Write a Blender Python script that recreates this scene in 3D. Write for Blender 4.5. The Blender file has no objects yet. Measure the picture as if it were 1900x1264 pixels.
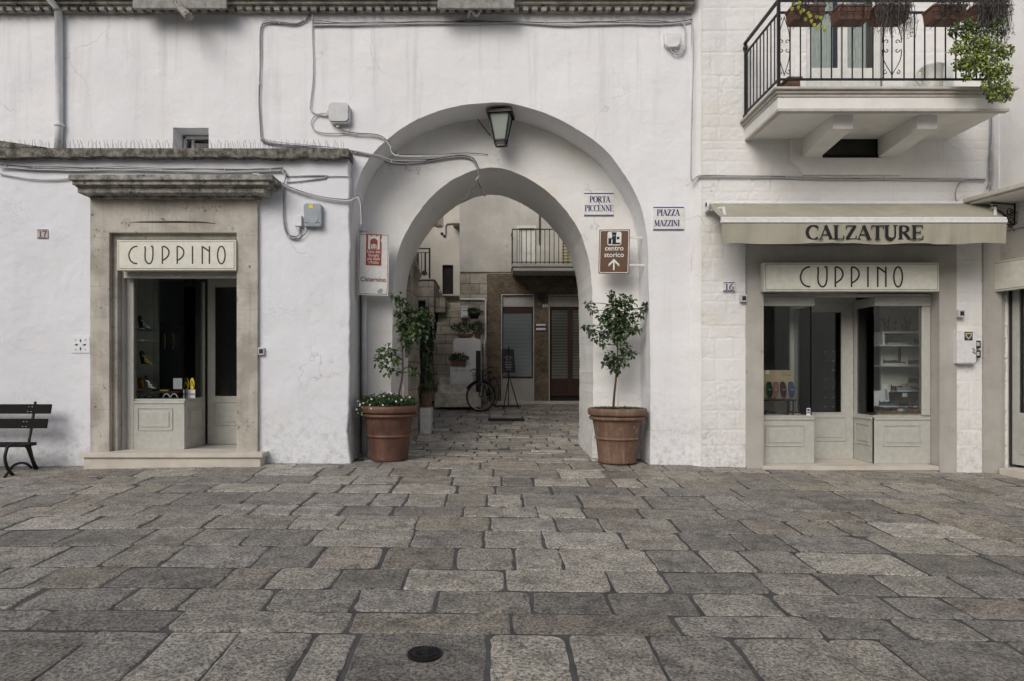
import bpy, math, random
import numpy as np
from mathutils import Vector, Matrix, noise
from mathutils.geometry import tessellate_polygon
R = math.radians
SC = bpy.context.scene
COL = SC.collection
# ------------------------------------------------------------------ camera, world, sun, exposure
FP = 1250.0; CZ = 1.376; CD = 10.0          # focal length in photo pixels, camera height, distance to the arch wall
cd = bpy.data.cameras.new('camera'); cam = bpy.data.objects.new('camera', cd); COL.objects.link(cam)
cam.location = (0, -CD, CZ); cam.rotation_euler = (R(90), 0, 0)
cd.sensor_width = 36; cd.lens = 36*FP/1900
cd.shift_x = 40/1900; cd.shift_y = 58/1900
cd.clip_end = 500; cd.clip_start = .05
SC.camera = cam
w = bpy.data.worlds.new('World'); SC.world = w; w.use_nodes = True
nt = w.node_tree; bg = nt.nodes['Background']
sk = nt.nodes.new('ShaderNodeTexSky'); sk.sky_type = 'NISHITA'; sk.sun_disc = False
SUN_EL, SUN_AZ = 36, 208                     # veiled sun high over the square, in front and to the left; azimuth from +Y towards +X
sk.sun_elevation = R(SUN_EL); sk.sun_rotation = R(SUN_AZ)
sk.air_density = 0.8; sk.dust_density = 4.0; sk.ozone_density = .6
hs = nt.nodes.new('ShaderNodeHueSaturation'); hs.inputs['Saturation'].default_value = .85   # thin overcast: a paler sky
nt.links.new(sk.outputs[0], hs.inputs['Color']); nt.links.new(hs.outputs[0], bg.inputs[0]); bg.inputs[1].default_value = .12
sl = bpy.data.lights.new('sun', 'SUN'); sl.energy = 1.35; sl.angle = R(35); sl.color = (1, 1, .99)
so = bpy.data.objects.new('sun', sl); COL.objects.link(so)
sv = Vector((math.sin(R(SUN_AZ))*math.cos(R(SUN_EL)), math.cos(R(SUN_AZ))*math.cos(R(SUN_EL)), math.sin(R(SUN_EL))))
so.rotation_euler = sv.to_track_quat('Z', 'Y').to_euler(); so.location = (6, 20, 20)
SC.view_settings.view_transform = 'Standard'; SC.view_settings.look = 'None'
SC.view_settings.gamma = 1; SC.view_settings.exposure = -0.16

# ------------------------------------------------------------------ helpers
def X(px, d): return (px-910)*d/FP            # photo column -> metres at camera distance d
def Z(py, d): return CZ-(py-690)*d/FP
def sm(a, b, t):
    t = min(1, max(0, (t-a)/(b-a))); return t*t*(3-2*t)
def gz(x, y):                                  # height of the paving
    b = float(np.interp(x, [-9, -7.3, -3, 0, 2.5, 4, 6.6, 9], [0, 0, .055, .03, 0, -.03, -.09, -.13]))
    b = b*(1-sm(0, 2, y))
    if y < 0: s = .045*y
    elif y < 1.8: s = .01*y
    else: s = .018+.102*(min(y, 7.6)-1.8)
    return b+s
MATS = {}
def newmat(name):
    m = bpy.data.materials.new(name); m.use_nodes = True; MATS[name] = m
    n = m.node_tree.nodes; l = m.node_tree.links
    return m, n, l, n['Principled BSDF']
def noise_n(n, l, co, scale, det=4, rough=.6, mapping=None):
    src = co
    if mapping:
        mp = n.new('ShaderNodeMapping'); mp.inputs['Scale'].default_value = mapping; l.new(co, mp.inputs[0]); src = mp.outputs[0]
    t = n.new('ShaderNodeTexNoise'); t.inputs['Scale'].default_value = scale; t.inputs['Detail'].default_value = det
    t.inputs['Roughness'].default_value = rough; l.new(src, t.inputs['Vector']); return t.outputs['Fac']
def ramp(n, l, fac, stops):
    r = n.new('ShaderNodeValToRGB'); e = r.color_ramp.elements
    while len(e) < len(stops): e.new(.5)
    for k, (p, c) in enumerate(stops):
        e[k].position = p
        e[k].color = (c, c, c, 1) if not hasattr(c, '__len__') else (*c, 1)
    l.new(fac, r.inputs[0]); return r.outputs[0]
def mixc(n, l, fac, a, b, mode='MIX'):
    m = n.new('ShaderNodeMix'); m.data_type = 'RGBA'; m.blend_type = mode
    for s, v in ((0, fac), (6, a), (7, b)):
        if hasattr(v, 'is_output') or isinstance(v, bpy.types.NodeSocket): l.new(v, m.inputs[s])
        elif s == 0: m.inputs[0].default_value = v
        else: m.inputs[s].default_value = (*v, 1)
    return m.outputs[2]
def bump_n(n, l, h, strength, dist, normal=None):
    b = n.new('ShaderNodeBump'); b.inputs['Strength'].default_value = strength; b.inputs['Distance'].default_value = dist
    l.new(h, b.inputs['Height'])
    if normal: l.new(normal, b.inputs['Normal'])
    return b.outputs[0]
def pm(name, c1, c2=None, scale=4, rough=.7, bump=.3, bs=40, bd=.004, metal=0, lo=.35, hi=.65, streak=None, spots=None, spec=None, mp=None):
    """general surface: two colours mixed by noise, optional vertical streaks and spots, fine bump"""
    m, n, l, p = newmat(name)
    tc = n.new('ShaderNodeNewGeometry').outputs['Position']
    if mp == 'obj': tc = n.new('ShaderNodeTexCoord').outputs['Object']
    c2 = c2 or tuple(.8*v for v in c1)
    f = ramp(n, l, noise_n(n, l, tc, scale, 6, .65), [(lo, 0), (hi, 1)])
    col = mixc(n, l, f, c1, c2)
    if streak:
        f2 = ramp(n, l, noise_n(n, l, tc, streak[1], 5, .7, (1, 1, .07)), [(.5, 0), (.75, 1)])
        mm = n.new('ShaderNodeMath'); mm.operation = 'MULTIPLY'; mm.inputs[1].default_value = streak[2]; l.new(f2, mm.inputs[0])
        col = mixc(n, l, mm.outputs[0], col, streak[0])
    if spots:
        f3 = ramp(n, l, noise_n(n, l, tc, spots[1], 8, .75), [(spots[2], 0), (spots[2]+.06, 1)])
        col = mixc(n, l, f3, col, spots[0])
    l.new(col, p.inputs['Base Color'])
    p.inputs['Roughness'].default_value = rough; p.inputs['Metallic'].default_value = metal
    if spec is not None: p.inputs['Specular IOR Level'].default_value = spec
    if bump:
        l.new(bump_n(n, l, noise_n(n, l, tc, bs, 5, .6), bump, bd), p.inputs['Normal'])
    return m

def plaster(name, c1, c2, warm, streak_amt=.35, rough_amt=1.0, dirt=True):
    m, n, l, p = newmat(name)
    pos = n.new('ShaderNodeNewGeometry').outputs['Position']
    sep = n.new('ShaderNodeSeparateXYZ'); l.new(pos, sep.inputs[0]); z = sep.outputs[2]
    big = ramp(n, l, noise_n(n, l, pos, .8, 6, .6), [(.35, 0), (.7, 1)])
    col = mixc(n, l, big, c1, c2)
    wm = ramp(n, l, noise_n(n, l, pos, 1.7, 7, .7), [(.52, 0), (.72, .8)])
    col = mixc(n, l, wm, col, warm)
    st = ramp(n, l, noise_n(n, l, pos, 5, 6, .7, (1, 1, .06)), [(.52, 0), (.8, 1)])
    top = n.new('ShaderNodeMapRange'); top.inputs[1].default_value = 4.6; top.inputs[2].default_value = 6.9
    top.inputs[3].default_value = .25; top.inputs[4].default_value = 1; l.new(z, top.inputs[0])
    mm = n.new('ShaderNodeMath'); mm.operation = 'MULTIPLY'; l.new(st, mm.inputs[0]); l.new(top.outputs[0], mm.inputs[1])
    m2 = n.new('ShaderNodeMath'); m2.operation = 'MULTIPLY'; m2.inputs[1].default_value = streak_amt; l.new(mm.outputs[0], m2.inputs[0])
    col = mixc(n, l, m2.outputs[0], col, (.33, .33, .34))
    # grey mould patches
    pa = ramp(n, l, noise_n(n, l, pos, 1.1, 3, .5), [(.58, 0), (.72, 1)])
    pf = ramp(n, l, noise_n(n, l, pos, 38, 6, .8), [(.5, 0), (.62, 1)])
    m3 = n.new('ShaderNodeMath'); m3.operation = 'MULTIPLY'; l.new(pa, m3.inputs[0]); l.new(pf, m3.inputs[1])
    m4 = n.new('ShaderNodeMath'); m4.operation = 'MULTIPLY'; m4.inputs[1].default_value = .4; l.new(m3.outputs[0], m4.inputs[0])
    col = mixc(n, l, m4.outputs[0], col, (.4, .4, .4))
    if dirt:  # splash dirt low on the wall
        low = n.new('ShaderNodeMapRange'); low.inputs[1].default_value = 1.1; low.inputs[2].default_value = 0
        low.inputs[3].default_value = 0; low.inputs[4].default_value = 1; l.new(z, low.inputs[0])
        ds = ramp(n, l, noise_n(n, l, pos, 9, 9, .8), [(.47, 0), (.62, 1)])
        m5 = n.new('ShaderNodeMath'); m5.operation = 'MULTIPLY'; l.new(low.outputs[0], m5.inputs[0]); l.new(ds, m5.inputs[1])
        m6 = n.new('ShaderNodeMath'); m6.operation = 'MULTIPLY'; m6.inputs[1].default_value = .55; l.new(m5.outputs[0], m6.inputs[0])
        col = mixc(n, l, m6.outputs[0], col, (.3, .285, .26))
    l.new(col, p.inputs['Base Color']); p.inputs['Roughness'].default_value = .9; p.inputs['Specular IOR Level'].default_value = .15
    # hairline cracks in patches
    ck = n.new('ShaderNodeTexVoronoi'); ck.feature = 'DISTANCE_TO_EDGE'; ck.inputs['Scale'].default_value = .8
    wn_ = n.new('ShaderNodeTexNoise'); wn_.inputs['Scale'].default_value = 1.6; wn_.inputs['Detail'].default_value = 8; l.new(pos, wn_.inputs[0])
    ad = n.new('ShaderNodeVectorMath'); ad.operation = 'ADD'; l.new(pos, ad.inputs[0]); l.new(wn_.outputs[1], ad.inputs[1]); l.new(ad.outputs[0], ck.inputs['Vector'])
    c1_ = ramp(n, l, ck.outputs['Distance'], [(0, 1), (.0045, 0)]); c2_ = ramp(n, l, noise_n(n, l, pos, .7, 2, .5), [(.52, 0), (.6, .55)])
    m7 = n.new('ShaderNodeMath'); m7.operation = 'MULTIPLY'; l.new(c1_, m7.inputs[0]); l.new(c2_, m7.inputs[1])
    col = mixc(n, l, m7.outputs[0], col, (.2, .2, .2))
    l.new(col, p.inputs['Base Color'])
    # trowelled relief
    b1 = bump_n(n, l, noise_n(n, l, pos, 1.6, 3, .5), .55*rough_amt, .09)
    b2 = bump_n(n, l, noise_n(n, l, pos, 9, 5, .62), .5*rough_amt, .022, b1)
    v = n.new('ShaderNodeTexVoronoi'); v.feature = 'DISTANCE_TO_EDGE'; v.inputs['Scale'].default_value = .55
    nd = n.new('ShaderNodeTexNoise'); nd.inputs['Scale'].default_value = 2.2; nd.inputs['Detail'].default_value = 6; l.new(pos, nd.inputs[0])
    va = n.new('ShaderNodeVectorMath'); va.operation = 'ADD'; l.new(pos, va.inputs[0]); l.new(nd.outputs[1], va.inputs[1]); l.new(va.outputs[0], v.inputs['Vector'])
    cr = ramp(n, l, v.outputs['Distance'], [(0, 0), (.006, 1)])
    b3 = bump_n(n, l, cr, .25*rough_amt, .004, b2)
    b4 = bump_n(n, l, noise_n(n, l, pos, 60, 5, .7), .35*rough_amt, .004, b3)
    l.new(b4, p.inputs['Normal'])
    return m
def setcol(name, c, rough=.5, metal=0, bump=0, bs=60):
    return pm(name, c, tuple(.85*v for v in c), 12, rough, bump, bs, .002, metal, mp='obj')

plaster('plaster_cool', (.755, .775, .815), (.68, .70, .74), (.74, .74, .735), .4, .9)
plaster('plaster_arch', (.80, .81, .825), (.735, .745, .765), (.775, .765, .73), .6, .85)
plaster('plaster_inner', (.80, .80, .785), (.72, .72, .71), (.72, .685, .60), .3, .9)
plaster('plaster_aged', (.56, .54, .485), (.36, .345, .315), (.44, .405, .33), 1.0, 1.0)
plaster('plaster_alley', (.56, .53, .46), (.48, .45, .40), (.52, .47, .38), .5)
plaster('block_paint', (.775, .775, .77), (.70, .70, .69), (.69, .665, .605), .3, .7)
pm('stone_door', (.50, .475, .42), (.33, .305, .26), 2.4, .85, .7, 40, .008, lo=.4, hi=.62, streak=((.26, .235, .2), 7, .55), spots=((.13, .11, .09), 9, .6))
pm('stone_grey', (.45, .435, .40), (.37, .355, .325), 2.5, .85, .4, 60, .004, streak=((.3, .28, .25), 5, .4), spots=((.27, .245, .21), 5, .64))
pm('stone_step', (.60, .56, .49), (.50, .46, .40), 4, .7, .3, 60, .004)
pm('stone_cornice', (.40, .385, .35), (.17, .165, .15), 7, .95, .8, 40, .012, lo=.4, hi=.6, spots=((.03, .03, .028), 13, .56))
pm('cornice_grey', (.34, .335, .32), (.2, .197, .19), 9, .9, .6, 40, .008, spots=((.08, .08, .075), 14, .58))
pm('stone_roofline', (.40, .375, .33), (.20, .19, .17), 6, .95, .8, 40, .012, lo=.4, hi=.6, spots=((.05, .048, .044), 9, .58))
pm('lichen_coping', (.27, .255, .22), (.07, .068, .058), 9, 1, 1, 30, .02, lo=.38, hi=.6, streak=((.02, .02, .018), 9, .8), spots=((.36, .35, .31), 17, .62))
pm('stone_alley', (.40, .33, .24), (.25, .20, .145), 5, .9, .8, 30, .012, spots=((.08, .065, .05), 8, .62))
pm('brick_dark', (.22, .165, .11), (.12, .09, .06), 3, .85, 0)
pm('slab_concrete', (.80, .79, .77), (.70, .69, .66), 3, .8, .2, 60, .003)
pm('slab_edge', (.56, .53, .48), (.44, .42, .38), 4, .8, .3, 60, .003, streak=((.25, .24, .22), 8, .5))
setcol('joinery', (.48, .48, .44), .42, 0, .04)
setcol('joinery_back', (.50, .495, .435), .5)
setcol('sign_cream', (.70, .70, .61), .35)
setcol('sign_frame', (.62, .61, .53), .35)
setcol('letter_dark', (.02, .008, .007), .4)
setcol('letter_black', (.008, .009, .012), .8)
setcol('letter_blue', (.035, .035, .19), .5)
setcol('black_iron', (.014, .013, .015), .45, .3, .3, 90)
setcol('dark_wood', (.010, .009, .008), .8, 0, .3, 30); MATS['dark_wood'].node_tree.nodes['Principled BSDF'].inputs['Specular IOR Level'].default_value = .2
setcol('grey_plastic', (.55, .56, .57), .5)
setcol('meter_grey', (.30, .34, .38), .4)
setcol('white_plastic', (.75, .75, .76), .45)
setcol('off_white', (.7, .7, .68), .5)
setcol('yellow', (.75, .60, .03), .5)
setcol('red_brown', (.30, .045, .015), .5)
setcol('sign_white', (.72, .73, .70), .4)
setcol('sign_brown', (.105, .05, .022), .4)
setcol('sign_maroon', (.12, .012, .01), .4)
setcol('tile_white', (.80, .80, .76), .3)
setcol('tile_beige', (.50, .44, .33), .4)
setcol('steel', (.5, .5, .5), .3, .9)
setcol('dark_metal', (.05, .05, .05), .5, .6)
setcol('cable_white', (.50, .50, .51), .6)
setcol('cable_grey', (.19, .20, .225), .6)
setcol('cable_dark', (.06, .055, .05), .7)
pm('pipe_white', (.74, .75, .77), (.62, .63, .65), 6, .6, .1, 40, .002, streak=((.3, .3, .29), 20, .3))
pm('worn_whitewash', (.74, .69, .60), (.50, .45, .37), 5, .9, .7, 30, .01, lo=.42, hi=.6, spots=((.14, .12, .09), 10, .6))
pm('awning_cloth', (.37, .355, .285), (.31, .297, .24), 3, .9, .3, 250, .001, streak=((.22, .21, .175), 6, .45))
setcol('awning_rail', (.78, .78, .77), .35)
setcol('interior', (.26, .25, .23), .9)
setcol('interior_pale', (.66, .66, .60), .8)
setcol('interior_dark', (.03, .028, .026), .8)
setcol('marble', (.42, .41, .38), .3, 0)
setcol('wood_red', (.045, .017, .011), .55)
setcol('cardboard', (.50, .40, .25), .8)
setcol('paper', (.72, .73, .74), .7)
setcol('curtain', (.70, .74, .72), .8)
pm('terracotta', (.185, .108, .072), (.125, .07, .046), 5, .7, .4, 60, .004, streak=((.34, .26, .205), 13, .6), spots=((.42, .34, .28), 9, .60), mp='obj')
pm('terracotta_wet', (.145, .072, .046), (.075, .034, .023), 4, .55, .4, 60, .004, streak=((.045, .018, .012), 12, .85), spots=((.42, .33, .27), 15, .64), mp='obj')
setcol('planter_plastic', (.15, .072, .048), .6)
setcol('soil', (.03, .022, .015), 1, 0, .8, 40)
pm('bark', (.10, .075, .055), (.045, .035, .028), 20, .9, .6, 60, .004, mp='obj')
setcol('bamboo', (.55, .48, .33), .6)
def leafmat(name, a, b, c):
    m, n, l, p = newmat(name)
    at = n.new('ShaderNodeAttribute'); at.attribute_name = 'Col'
    r = ramp(n, l, at.outputs['Fac'], [(0, a), (.55, b), (1, c)])
    l.new(r, p.inputs['Base Color']); p.inputs['Roughness'].default_value = .42
    tr = n.new('ShaderNodeBsdfTranslucent'); l.new(r, tr.inputs[0])
    mx = n.new('ShaderNodeMixShader'); mx.inputs[0].default_value = .2
    l.new(p.outputs[0], mx.inputs[1]); l.new(tr.outputs[0], mx.inputs[2]); l.new(mx.outputs[0], n['Material Output'].inputs[0])
leafmat('leaf_dark', (.014, .034, .012), (.034, .07, .022), (.10, .15, .045))
leafmat('leaf_mid', (.02, .05, .012), (.045, .095, .022), (.09, .16, .04))
leafmat('leaf_ivy', (.014, .032, .005), (.065, .115, .012), (.38, .42, .05))
leafmat('leaf_dry', (.02, .018, .017), (.05, .043, .04), (.09, .075, .07))
leafmat('leaf_strap', (.015, .035, .012), (.035, .07, .02), (.14, .20, .06))
setcol('petal', (.68, .58, .66), .6)
def glass(name, tint=(1, 1, 1), ior=1.5):
    m, n, l, p = newmat(name); n.remove(p)
    t = n.new('ShaderNodeBsdfTransparent'); t.inputs[0].default_value = (*tint, 1)
    g = n.new('ShaderNodeBsdfGlossy'); g.inputs['Roughness'].default_value = .01
    f = n.new('ShaderNodeFresnel'); f.inputs[0].default_value = ior
    mx = n.new('ShaderNodeMixShader'); l.new(f.outputs[0], mx.inputs[0]); l.new(t.outputs[0], mx.inputs[1]); l.new(g.outputs[0], mx.inputs[2])
    l.new(mx.outputs[0], n['Material Output'].inputs[0])
glass('glass', (.95, .975, .965), 1.45); glass('glass_dark', (.5, .54, .53), 1.5)
m_, n_, l_, p_ = newmat('lantern_glass'); p_.inputs['Base Color'].default_value = (.27, .31, .28, 1); p_.inputs['Roughness'].default_value = .4
m_, n_, l_, p_ = newmat('curtain_glass'); p_.inputs['Base Color'].default_value = (.36, .39, .42, 1); p_.inputs['Roughness'].default_value = .05
# striped surfaces -----------------------------------------------------
def stripes(name, c1, c2, scale, axis='Z', duty=.5, bump=.4, rough=.6):
    m, n, l, p = newmat(name)
    pos = n.new('ShaderNodeNewGeometry').outputs['Position']
    wv = n.new('ShaderNodeTexWave'); wv.bands_direction = axis; wv.inputs['Scale'].default_value = scale
    l.new(pos, wv.inputs[0]); r = ramp(n, l, wv.outputs['Fac'], [(duty, 0), (min(1, duty+.15), 1)])
    l.new(mixc(n, l, r, c1, c2), p.inputs['Base Color']); p.inputs['Roughness'].default_value = rough
    l.new(bump_n(n, l, wv.outputs['Fac'], bump, .01), p.inputs['Normal'])
stripes('blind', (.88, .92, .95), (.76, .80, .83), 3.2, 'Z', .75, .15)
stripes('blind_door', (.30, .28, .24), (.55, .52, .45), 4.2, 'Z', .45)
stripes('shutter_slat', (.42, .37, .24), (.2, .17, .11), 4, 'Z', .5)
def bricks(name, c1, c2, mort, bw, bh, ms=.012):
    m, n, l, p = newmat(name)
    pos = n.new('ShaderNodeNewGeometry').outputs['Position']
    sp = n.new('ShaderNodeSeparateXYZ'); l.new(pos, sp.inputs[0]); cb = n.new('ShaderNodeCombineXYZ')
    ad = n.new('ShaderNodeMath'); ad.operation = 'ADD'; l.new(sp.outputs[0], ad.inputs[0]); l.new(sp.outputs[1], ad.inputs[1])
    l.new(ad.outputs[0], cb.inputs[0]); l.new(sp.outputs[2], cb.inputs[1])
    b = n.new('ShaderNodeTexBrick'); l.new(cb.outputs[0], b.inputs[0]); b.inputs['Scale'].default_value = 1
    b.inputs['Color1'].default_value = (*c1, 1); b.inputs['Color2'].default_value = (*c2, 1); b.inputs['Mortar'].default_value = (*mort, 1)
    b.inputs['Brick Width'].default_value = bw; b.inputs['Row Height'].default_value = bh; b.inputs['Mortar Size'].default_value = ms
    nz = ramp(n, l, noise_n(n, l, pos, 2.2, 7, .7), [(.35, (.45, .45, .45)), (.68, (1.0, 1.0, 1.0))])
    l.new(mixc(n, l, 1, b.outputs[0], nz, 'MULTIPLY'), p.inputs['Base Color']); p.inputs['Roughness'].default_value = .8
    iv = n.new('ShaderNodeMath'); iv.operation = 'SUBTRACT'; iv.inputs[0].default_value = 1; l.new(b.outputs['Fac'], iv.inputs[1])
    b1 = bump_n(n, l, iv.outputs[0], .8, .01)
    l.new(bump_n(n, l, noise_n(n, l, pos, 30, 5, .6), .6, .006, b1), p.inputs['Normal'])
bricks('mosaic_brick', (.46, .375, .255), (.25, .19, .125), (.10, .07, .045), .055, .03, .006)
bricks('ashlar_alley', (.58, .52, .42), (.44, .395, .32), (.19, .17, .135), .47, .26, .009)
# paving stone ---------------------------------------------------------
m, n, l, p = newmat('paving_stone')
pos = n.new('ShaderNodeNewGeometry').outputs['Position']
at = n.new('ShaderNodeAttribute'); at.attribute_name = 'Col'
hm = noise_n(n, l, pos, 48, 6, .82)
hc = ramp(n, l, hm, [(.40, (.24, .24, .245)), (.475, (.85, .85, .845)), (.58, (1.75, 1.74, 1.70))])
c = mixc(n, l, 1, at.outputs['Color'], hc, 'MULTIPLY')
f = ramp(n, l, noise_n(n, l, pos, 5, 8, .75), [(.36, (.55, .55, .56)), (.56, (1.15, 1.14, 1.12))])
c = mixc(n, l, 1, c, f, 'MULTIPLY')
f2 = ramp(n, l, noise_n(n, l, pos, 7, 9, .78), [(.62, 0), (.68, .75)])
c = mixc(n, l, f2, c, (.03, .03, .032))
l.new(c, p.inputs['Base Color']); p.inputs['Roughness'].default_value = .58; p.inputs['Specular IOR Level'].default_value = .45
b1 = bump_n(n, l, hm, 1, .02); b2 = bump_n(n, l, noise_n(n, l, pos, 6, 4, .6), .5, .03, b1); l.new(b2, p.inputs['Normal'])
pm('mortar', (.095, .093, .092), (.045, .044, .045), 7, .9, .5, 60, .006)
pm('plinth_cement', (.30, .285, .25), (.18, .17, .15), 5, .9, .5, 50, .006)
pm('square_ground', (.22, .215, .21), (.16, .155, .15), 1, .85, .4, 20, .01)
pm('opposite_wall', (.17, .16, .15), (.11, .105, .10), 1, .9, 0)

class MB:
    def __init__(s): s.v = []; s.f = []; s.c = []; s.hascol = False
    def add(s, vs, fs, col=None):
        b = len(s.v); s.v += [tuple(p) for p in vs]; s.f += [tuple(b+i for i in f) for f in fs]
        s.c += [col if col is not None else (.5, .5, .5)]*len(fs)
        if col is not None: s.hascol = True
        return s
    def box(s, x0, x1, y0, y1, z0, z1, col=None):
        if x0 > x1: x0, x1 = x1, x0
        if z0 > z1: z0, z1 = z1, z0
        if y0 > y1: y0, y1 = y1, y0
        vs = [(x, y, z) for z in (z0, z1) for y in (y0, y1) for x in (x0, x1)]
        return s.add(vs, [(0, 2, 3, 1), (4, 5, 7, 6), (0, 1, 5, 4), (2, 6, 7, 3), (0, 4, 6, 2), (1, 3, 7, 5)], col)
    def obox(s, c, size, M, col=None):
        vs = [Vector(c)+M@Vector((sx*size[0]/2, sy*size[1]/2, sz*size[2]/2)) for sz in (-1, 1) for sy in (-1, 1) for sx in (-1, 1)]
        return s.add(vs, [(0, 2, 3, 1), (4, 5, 7, 6), (0, 1, 5, 4), (2, 6, 7, 3), (0, 4, 6, 2), (1, 3, 7, 5)], col)
    def bar(s, a, b, wx, wy, up=(0, 0, 1)):
        a = Vector(a); b = Vector(b); t = (b-a); L = t.length; t.normalize(); u = Vector(up)
        if abs(t.dot(u)) > .95: u = Vector((0, 1, 0))
        r = t.cross(u).normalized(); u = r.cross(t)
        M = Matrix((r, t, u)).transposed(); return s.obox((a+b)/2, (wx, L, wy), M)
    def tube(s, pts, r, seg=6, caps=True, col=None):
        pts = [Vector(p) for p in pts]; N = len(pts)
        rs = r if hasattr(r, '__len__') else [r]*N
        vs = []; prev = None
        for i, p in enumerate(pts):
            t = (pts[min(i+1, N-1)]-pts[max(i-1, 0)]);
            t = t.normalized() if t.length > 1e-9 else Vector((0, 0, 1))
            if prev is None:
                u = Vector((0, 0, 1)) if abs(t.z) < .9 else Vector((0, 1, 0))
                a = t.cross(u).normalized()
            else: a = (prev-t*prev.dot(t)).normalized()
            prev = a; b = t.cross(a)
            for k in range(seg):
                an = 2*math.pi*k/seg; vs.append(p+(a*math.cos(an)+b*math.sin(an))*rs[i])
        fs = [(i*seg+k, i*seg+(k+1) % seg, (i+1)*seg+(k+1) % seg, (i+1)*seg+k) for i in range(N-1) for k in range(seg)]
        if caps: fs += [tuple(range(seg))[::-1], tuple((N-1)*seg+k for k in range(seg))]
        return s.add(vs, fs, col)
    def lathe(s, prof, c, seg=32, wob=0):
        vs = []
        for i, (r, z) in enumerate(prof):
            for k in range(seg):
                a = 2*math.pi*k/seg; rr = r*(1+wob*math.sin(3*a+i*.3))
                vs.append((c[0]+rr*math.cos(a), c[1]+rr*math.sin(a), c[2]+z))
        fs = [(i*seg+k, i*seg+(k+1) % seg, (i+1)*seg+(k+1) % seg, (i+1)*seg+k) for i in range(len(prof)-1) for k in range(seg)]
        fs += [tuple(range(seg))[::-1], tuple((len(prof)-1)*seg+k for k in range(seg))]
        return s.add(vs, fs)
    def prism(s, outer, holes, y0, y1, back=True):
        """polygon in x,z extruded along y, with holes"""
        loops = [list(outer)]+[list(h) for h in holes]
        pts = [Vector((a, b, 0)) for lp in loops for a, b in lp]
        tri = tessellate_polygon([[Vector((a, b, 0)) for a, b in lp] for lp in loops])
        n = len(pts); vs = [(q.x, y0, q.y) for q in pts]+[(q.x, y1, q.y) for q in pts]; fs = []
        for t in tri:
            a, b, c = (pts[k] for k in t); cr = (b-a).cross(c-a).z
            t = tuple(t) if cr > 0 else tuple(t)[::-1]
            fs.append(t)
            if back: fs.append(tuple(k+n for k in t[::-1]))
        o = 0
        for li, lp in enumerate(loops):
            k = len(lp); ar = sum(lp[i][0]*lp[(i+1) % k][1]-lp[(i+1) % k][0]*lp[i][1] for i in range(k))
            for i in range(k):
                a, b = o+i, o+(i+1) % k
                q = (a, a+n, b+n, b) if (ar > 0) == (li == 0) else (b, b+n, a+n, a)
                fs.append(q)
            o += k
        return s.add(vs, fs)
    def ribbon(s, pts, ws, y):
        """flat painted stroke in the x,z plane at depth y"""
        P = [Vector((a, b)) for a, b in pts]; N = len(P); vs = []
        for i in range(N):
            t = P[min(i+1, N-1)]-P[max(i-1, 0)]; t = t.normalized() if t.length > 0 else Vector((1, 0)); nn = Vector((-t.y, t.x))
            w_ = ws[i] if hasattr(ws, '__len__') else ws
            for sg in (1, -1): q = P[i]+nn*sg*w_/2; vs.append((q.x, y, q.y))
        return s.add(vs, [(2*i, 2*i+1, 2*i+3, 2*i+2) for i in range(N-1)])
    def xform(s, M):
        s.v = [tuple(M@Vector(p)) for p in s.v]; return s
    def build(s, name, mat, parent=None, bevel=0, smooth=False, kind=None, seg=2):
        me = bpy.data.meshes.new(name)
        off = WL.get(parent.name, Vector((0, 0, 0))) if parent else Vector((0, 0, 0))
        me.from_pydata([tuple(Vector(p)-off) for p in s.v], [], s.f); me.update()
        if s.hascol:
            at = me.attributes.new('Col', 'FLOAT_COLOR', 'CORNER')
            buf = []
            for pl in me.polygons: buf += [(*s.c[pl.index], 1)]*pl.loop_total
            at.data.foreach_set('color', np.array(buf, dtype=np.float32).ravel())
        me.materials.append(MATS[mat])
        o = bpy.data.objects.new(name, me); COL.objects.link(o)
        if parent: o.parent = parent; WL[o.name] = off
        if smooth:
            me.polygons.foreach_set('use_smooth', [True]*len(me.polygons))
        if bevel:
            b = o.modifiers.new('bevel', 'BEVEL'); b.width = bevel; b.segments = seg; b.limit_method = 'ANGLE'; b.angle_limit = R(40)
        if kind: o['kind'] = kind
        return o
WL = {}
def thing(name, label, cat, loc=(0, 0, 0), group=None):
    o = bpy.data.objects.new(name, None); COL.objects.link(o); o.location = loc; o.empty_display_size = .1
    WL[o.name] = Vector(loc); o['label'] = label; o['category'] = cat
    if group: o['group'] = group
    return o
def tag(o, label, cat, group=None):
    o['label'] = label; o['category'] = cat
    if group: o['group'] = group
    return o
def copy_tree(o, parent=None):
    c = o.copy(); COL.objects.link(c); WL[c.name] = WL.get(o.name, Vector((0, 0, 0)))
    if parent: c.parent = parent
    for ch in list(o.children): copy_tree(ch, c)
    return c
def bx(*a): return MB().box(*a)
def smooth_line(pts, n=6):
    P = [Vector(p) for p in pts]; out = []
    for i in range(len(P)-1):
        p0, p1, p2, p3 = P[max(i-1, 0)], P[i], P[i+1], P[min(i+2, len(P)-1)]
        for k in range(n):
            t = k/n; out.append(.5*((2*p1)+(p2-p0)*t+(2*p0-5*p1+4*p2-p3)*t*t+(3*p1-p0-3*p2+p3)*t**3))
    out.append(P[-1]); return out
def wob(pts, amp=.006, step=.06, seed=0):
    """resample an outline and roughen it"""
    out = []
    for i in range(len(pts)-1):
        a = Vector((*pts[i], 0)); b = Vector((*pts[i+1], 0)); L = (b-a).length; k = max(1, int(L/step))
        for j in range(k):
            q = a.lerp(b, j/k); nz = noise.noise_vector(Vector((q.x*5+seed, q.y*5, 3)))+noise.noise_vector(Vector((q.x*17+seed, q.y*17, 7)))*.4
            out.append((q.x+nz.x*amp, q.y+nz.y*amp))
    out.append(tuple(pts[-1])); return out

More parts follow.
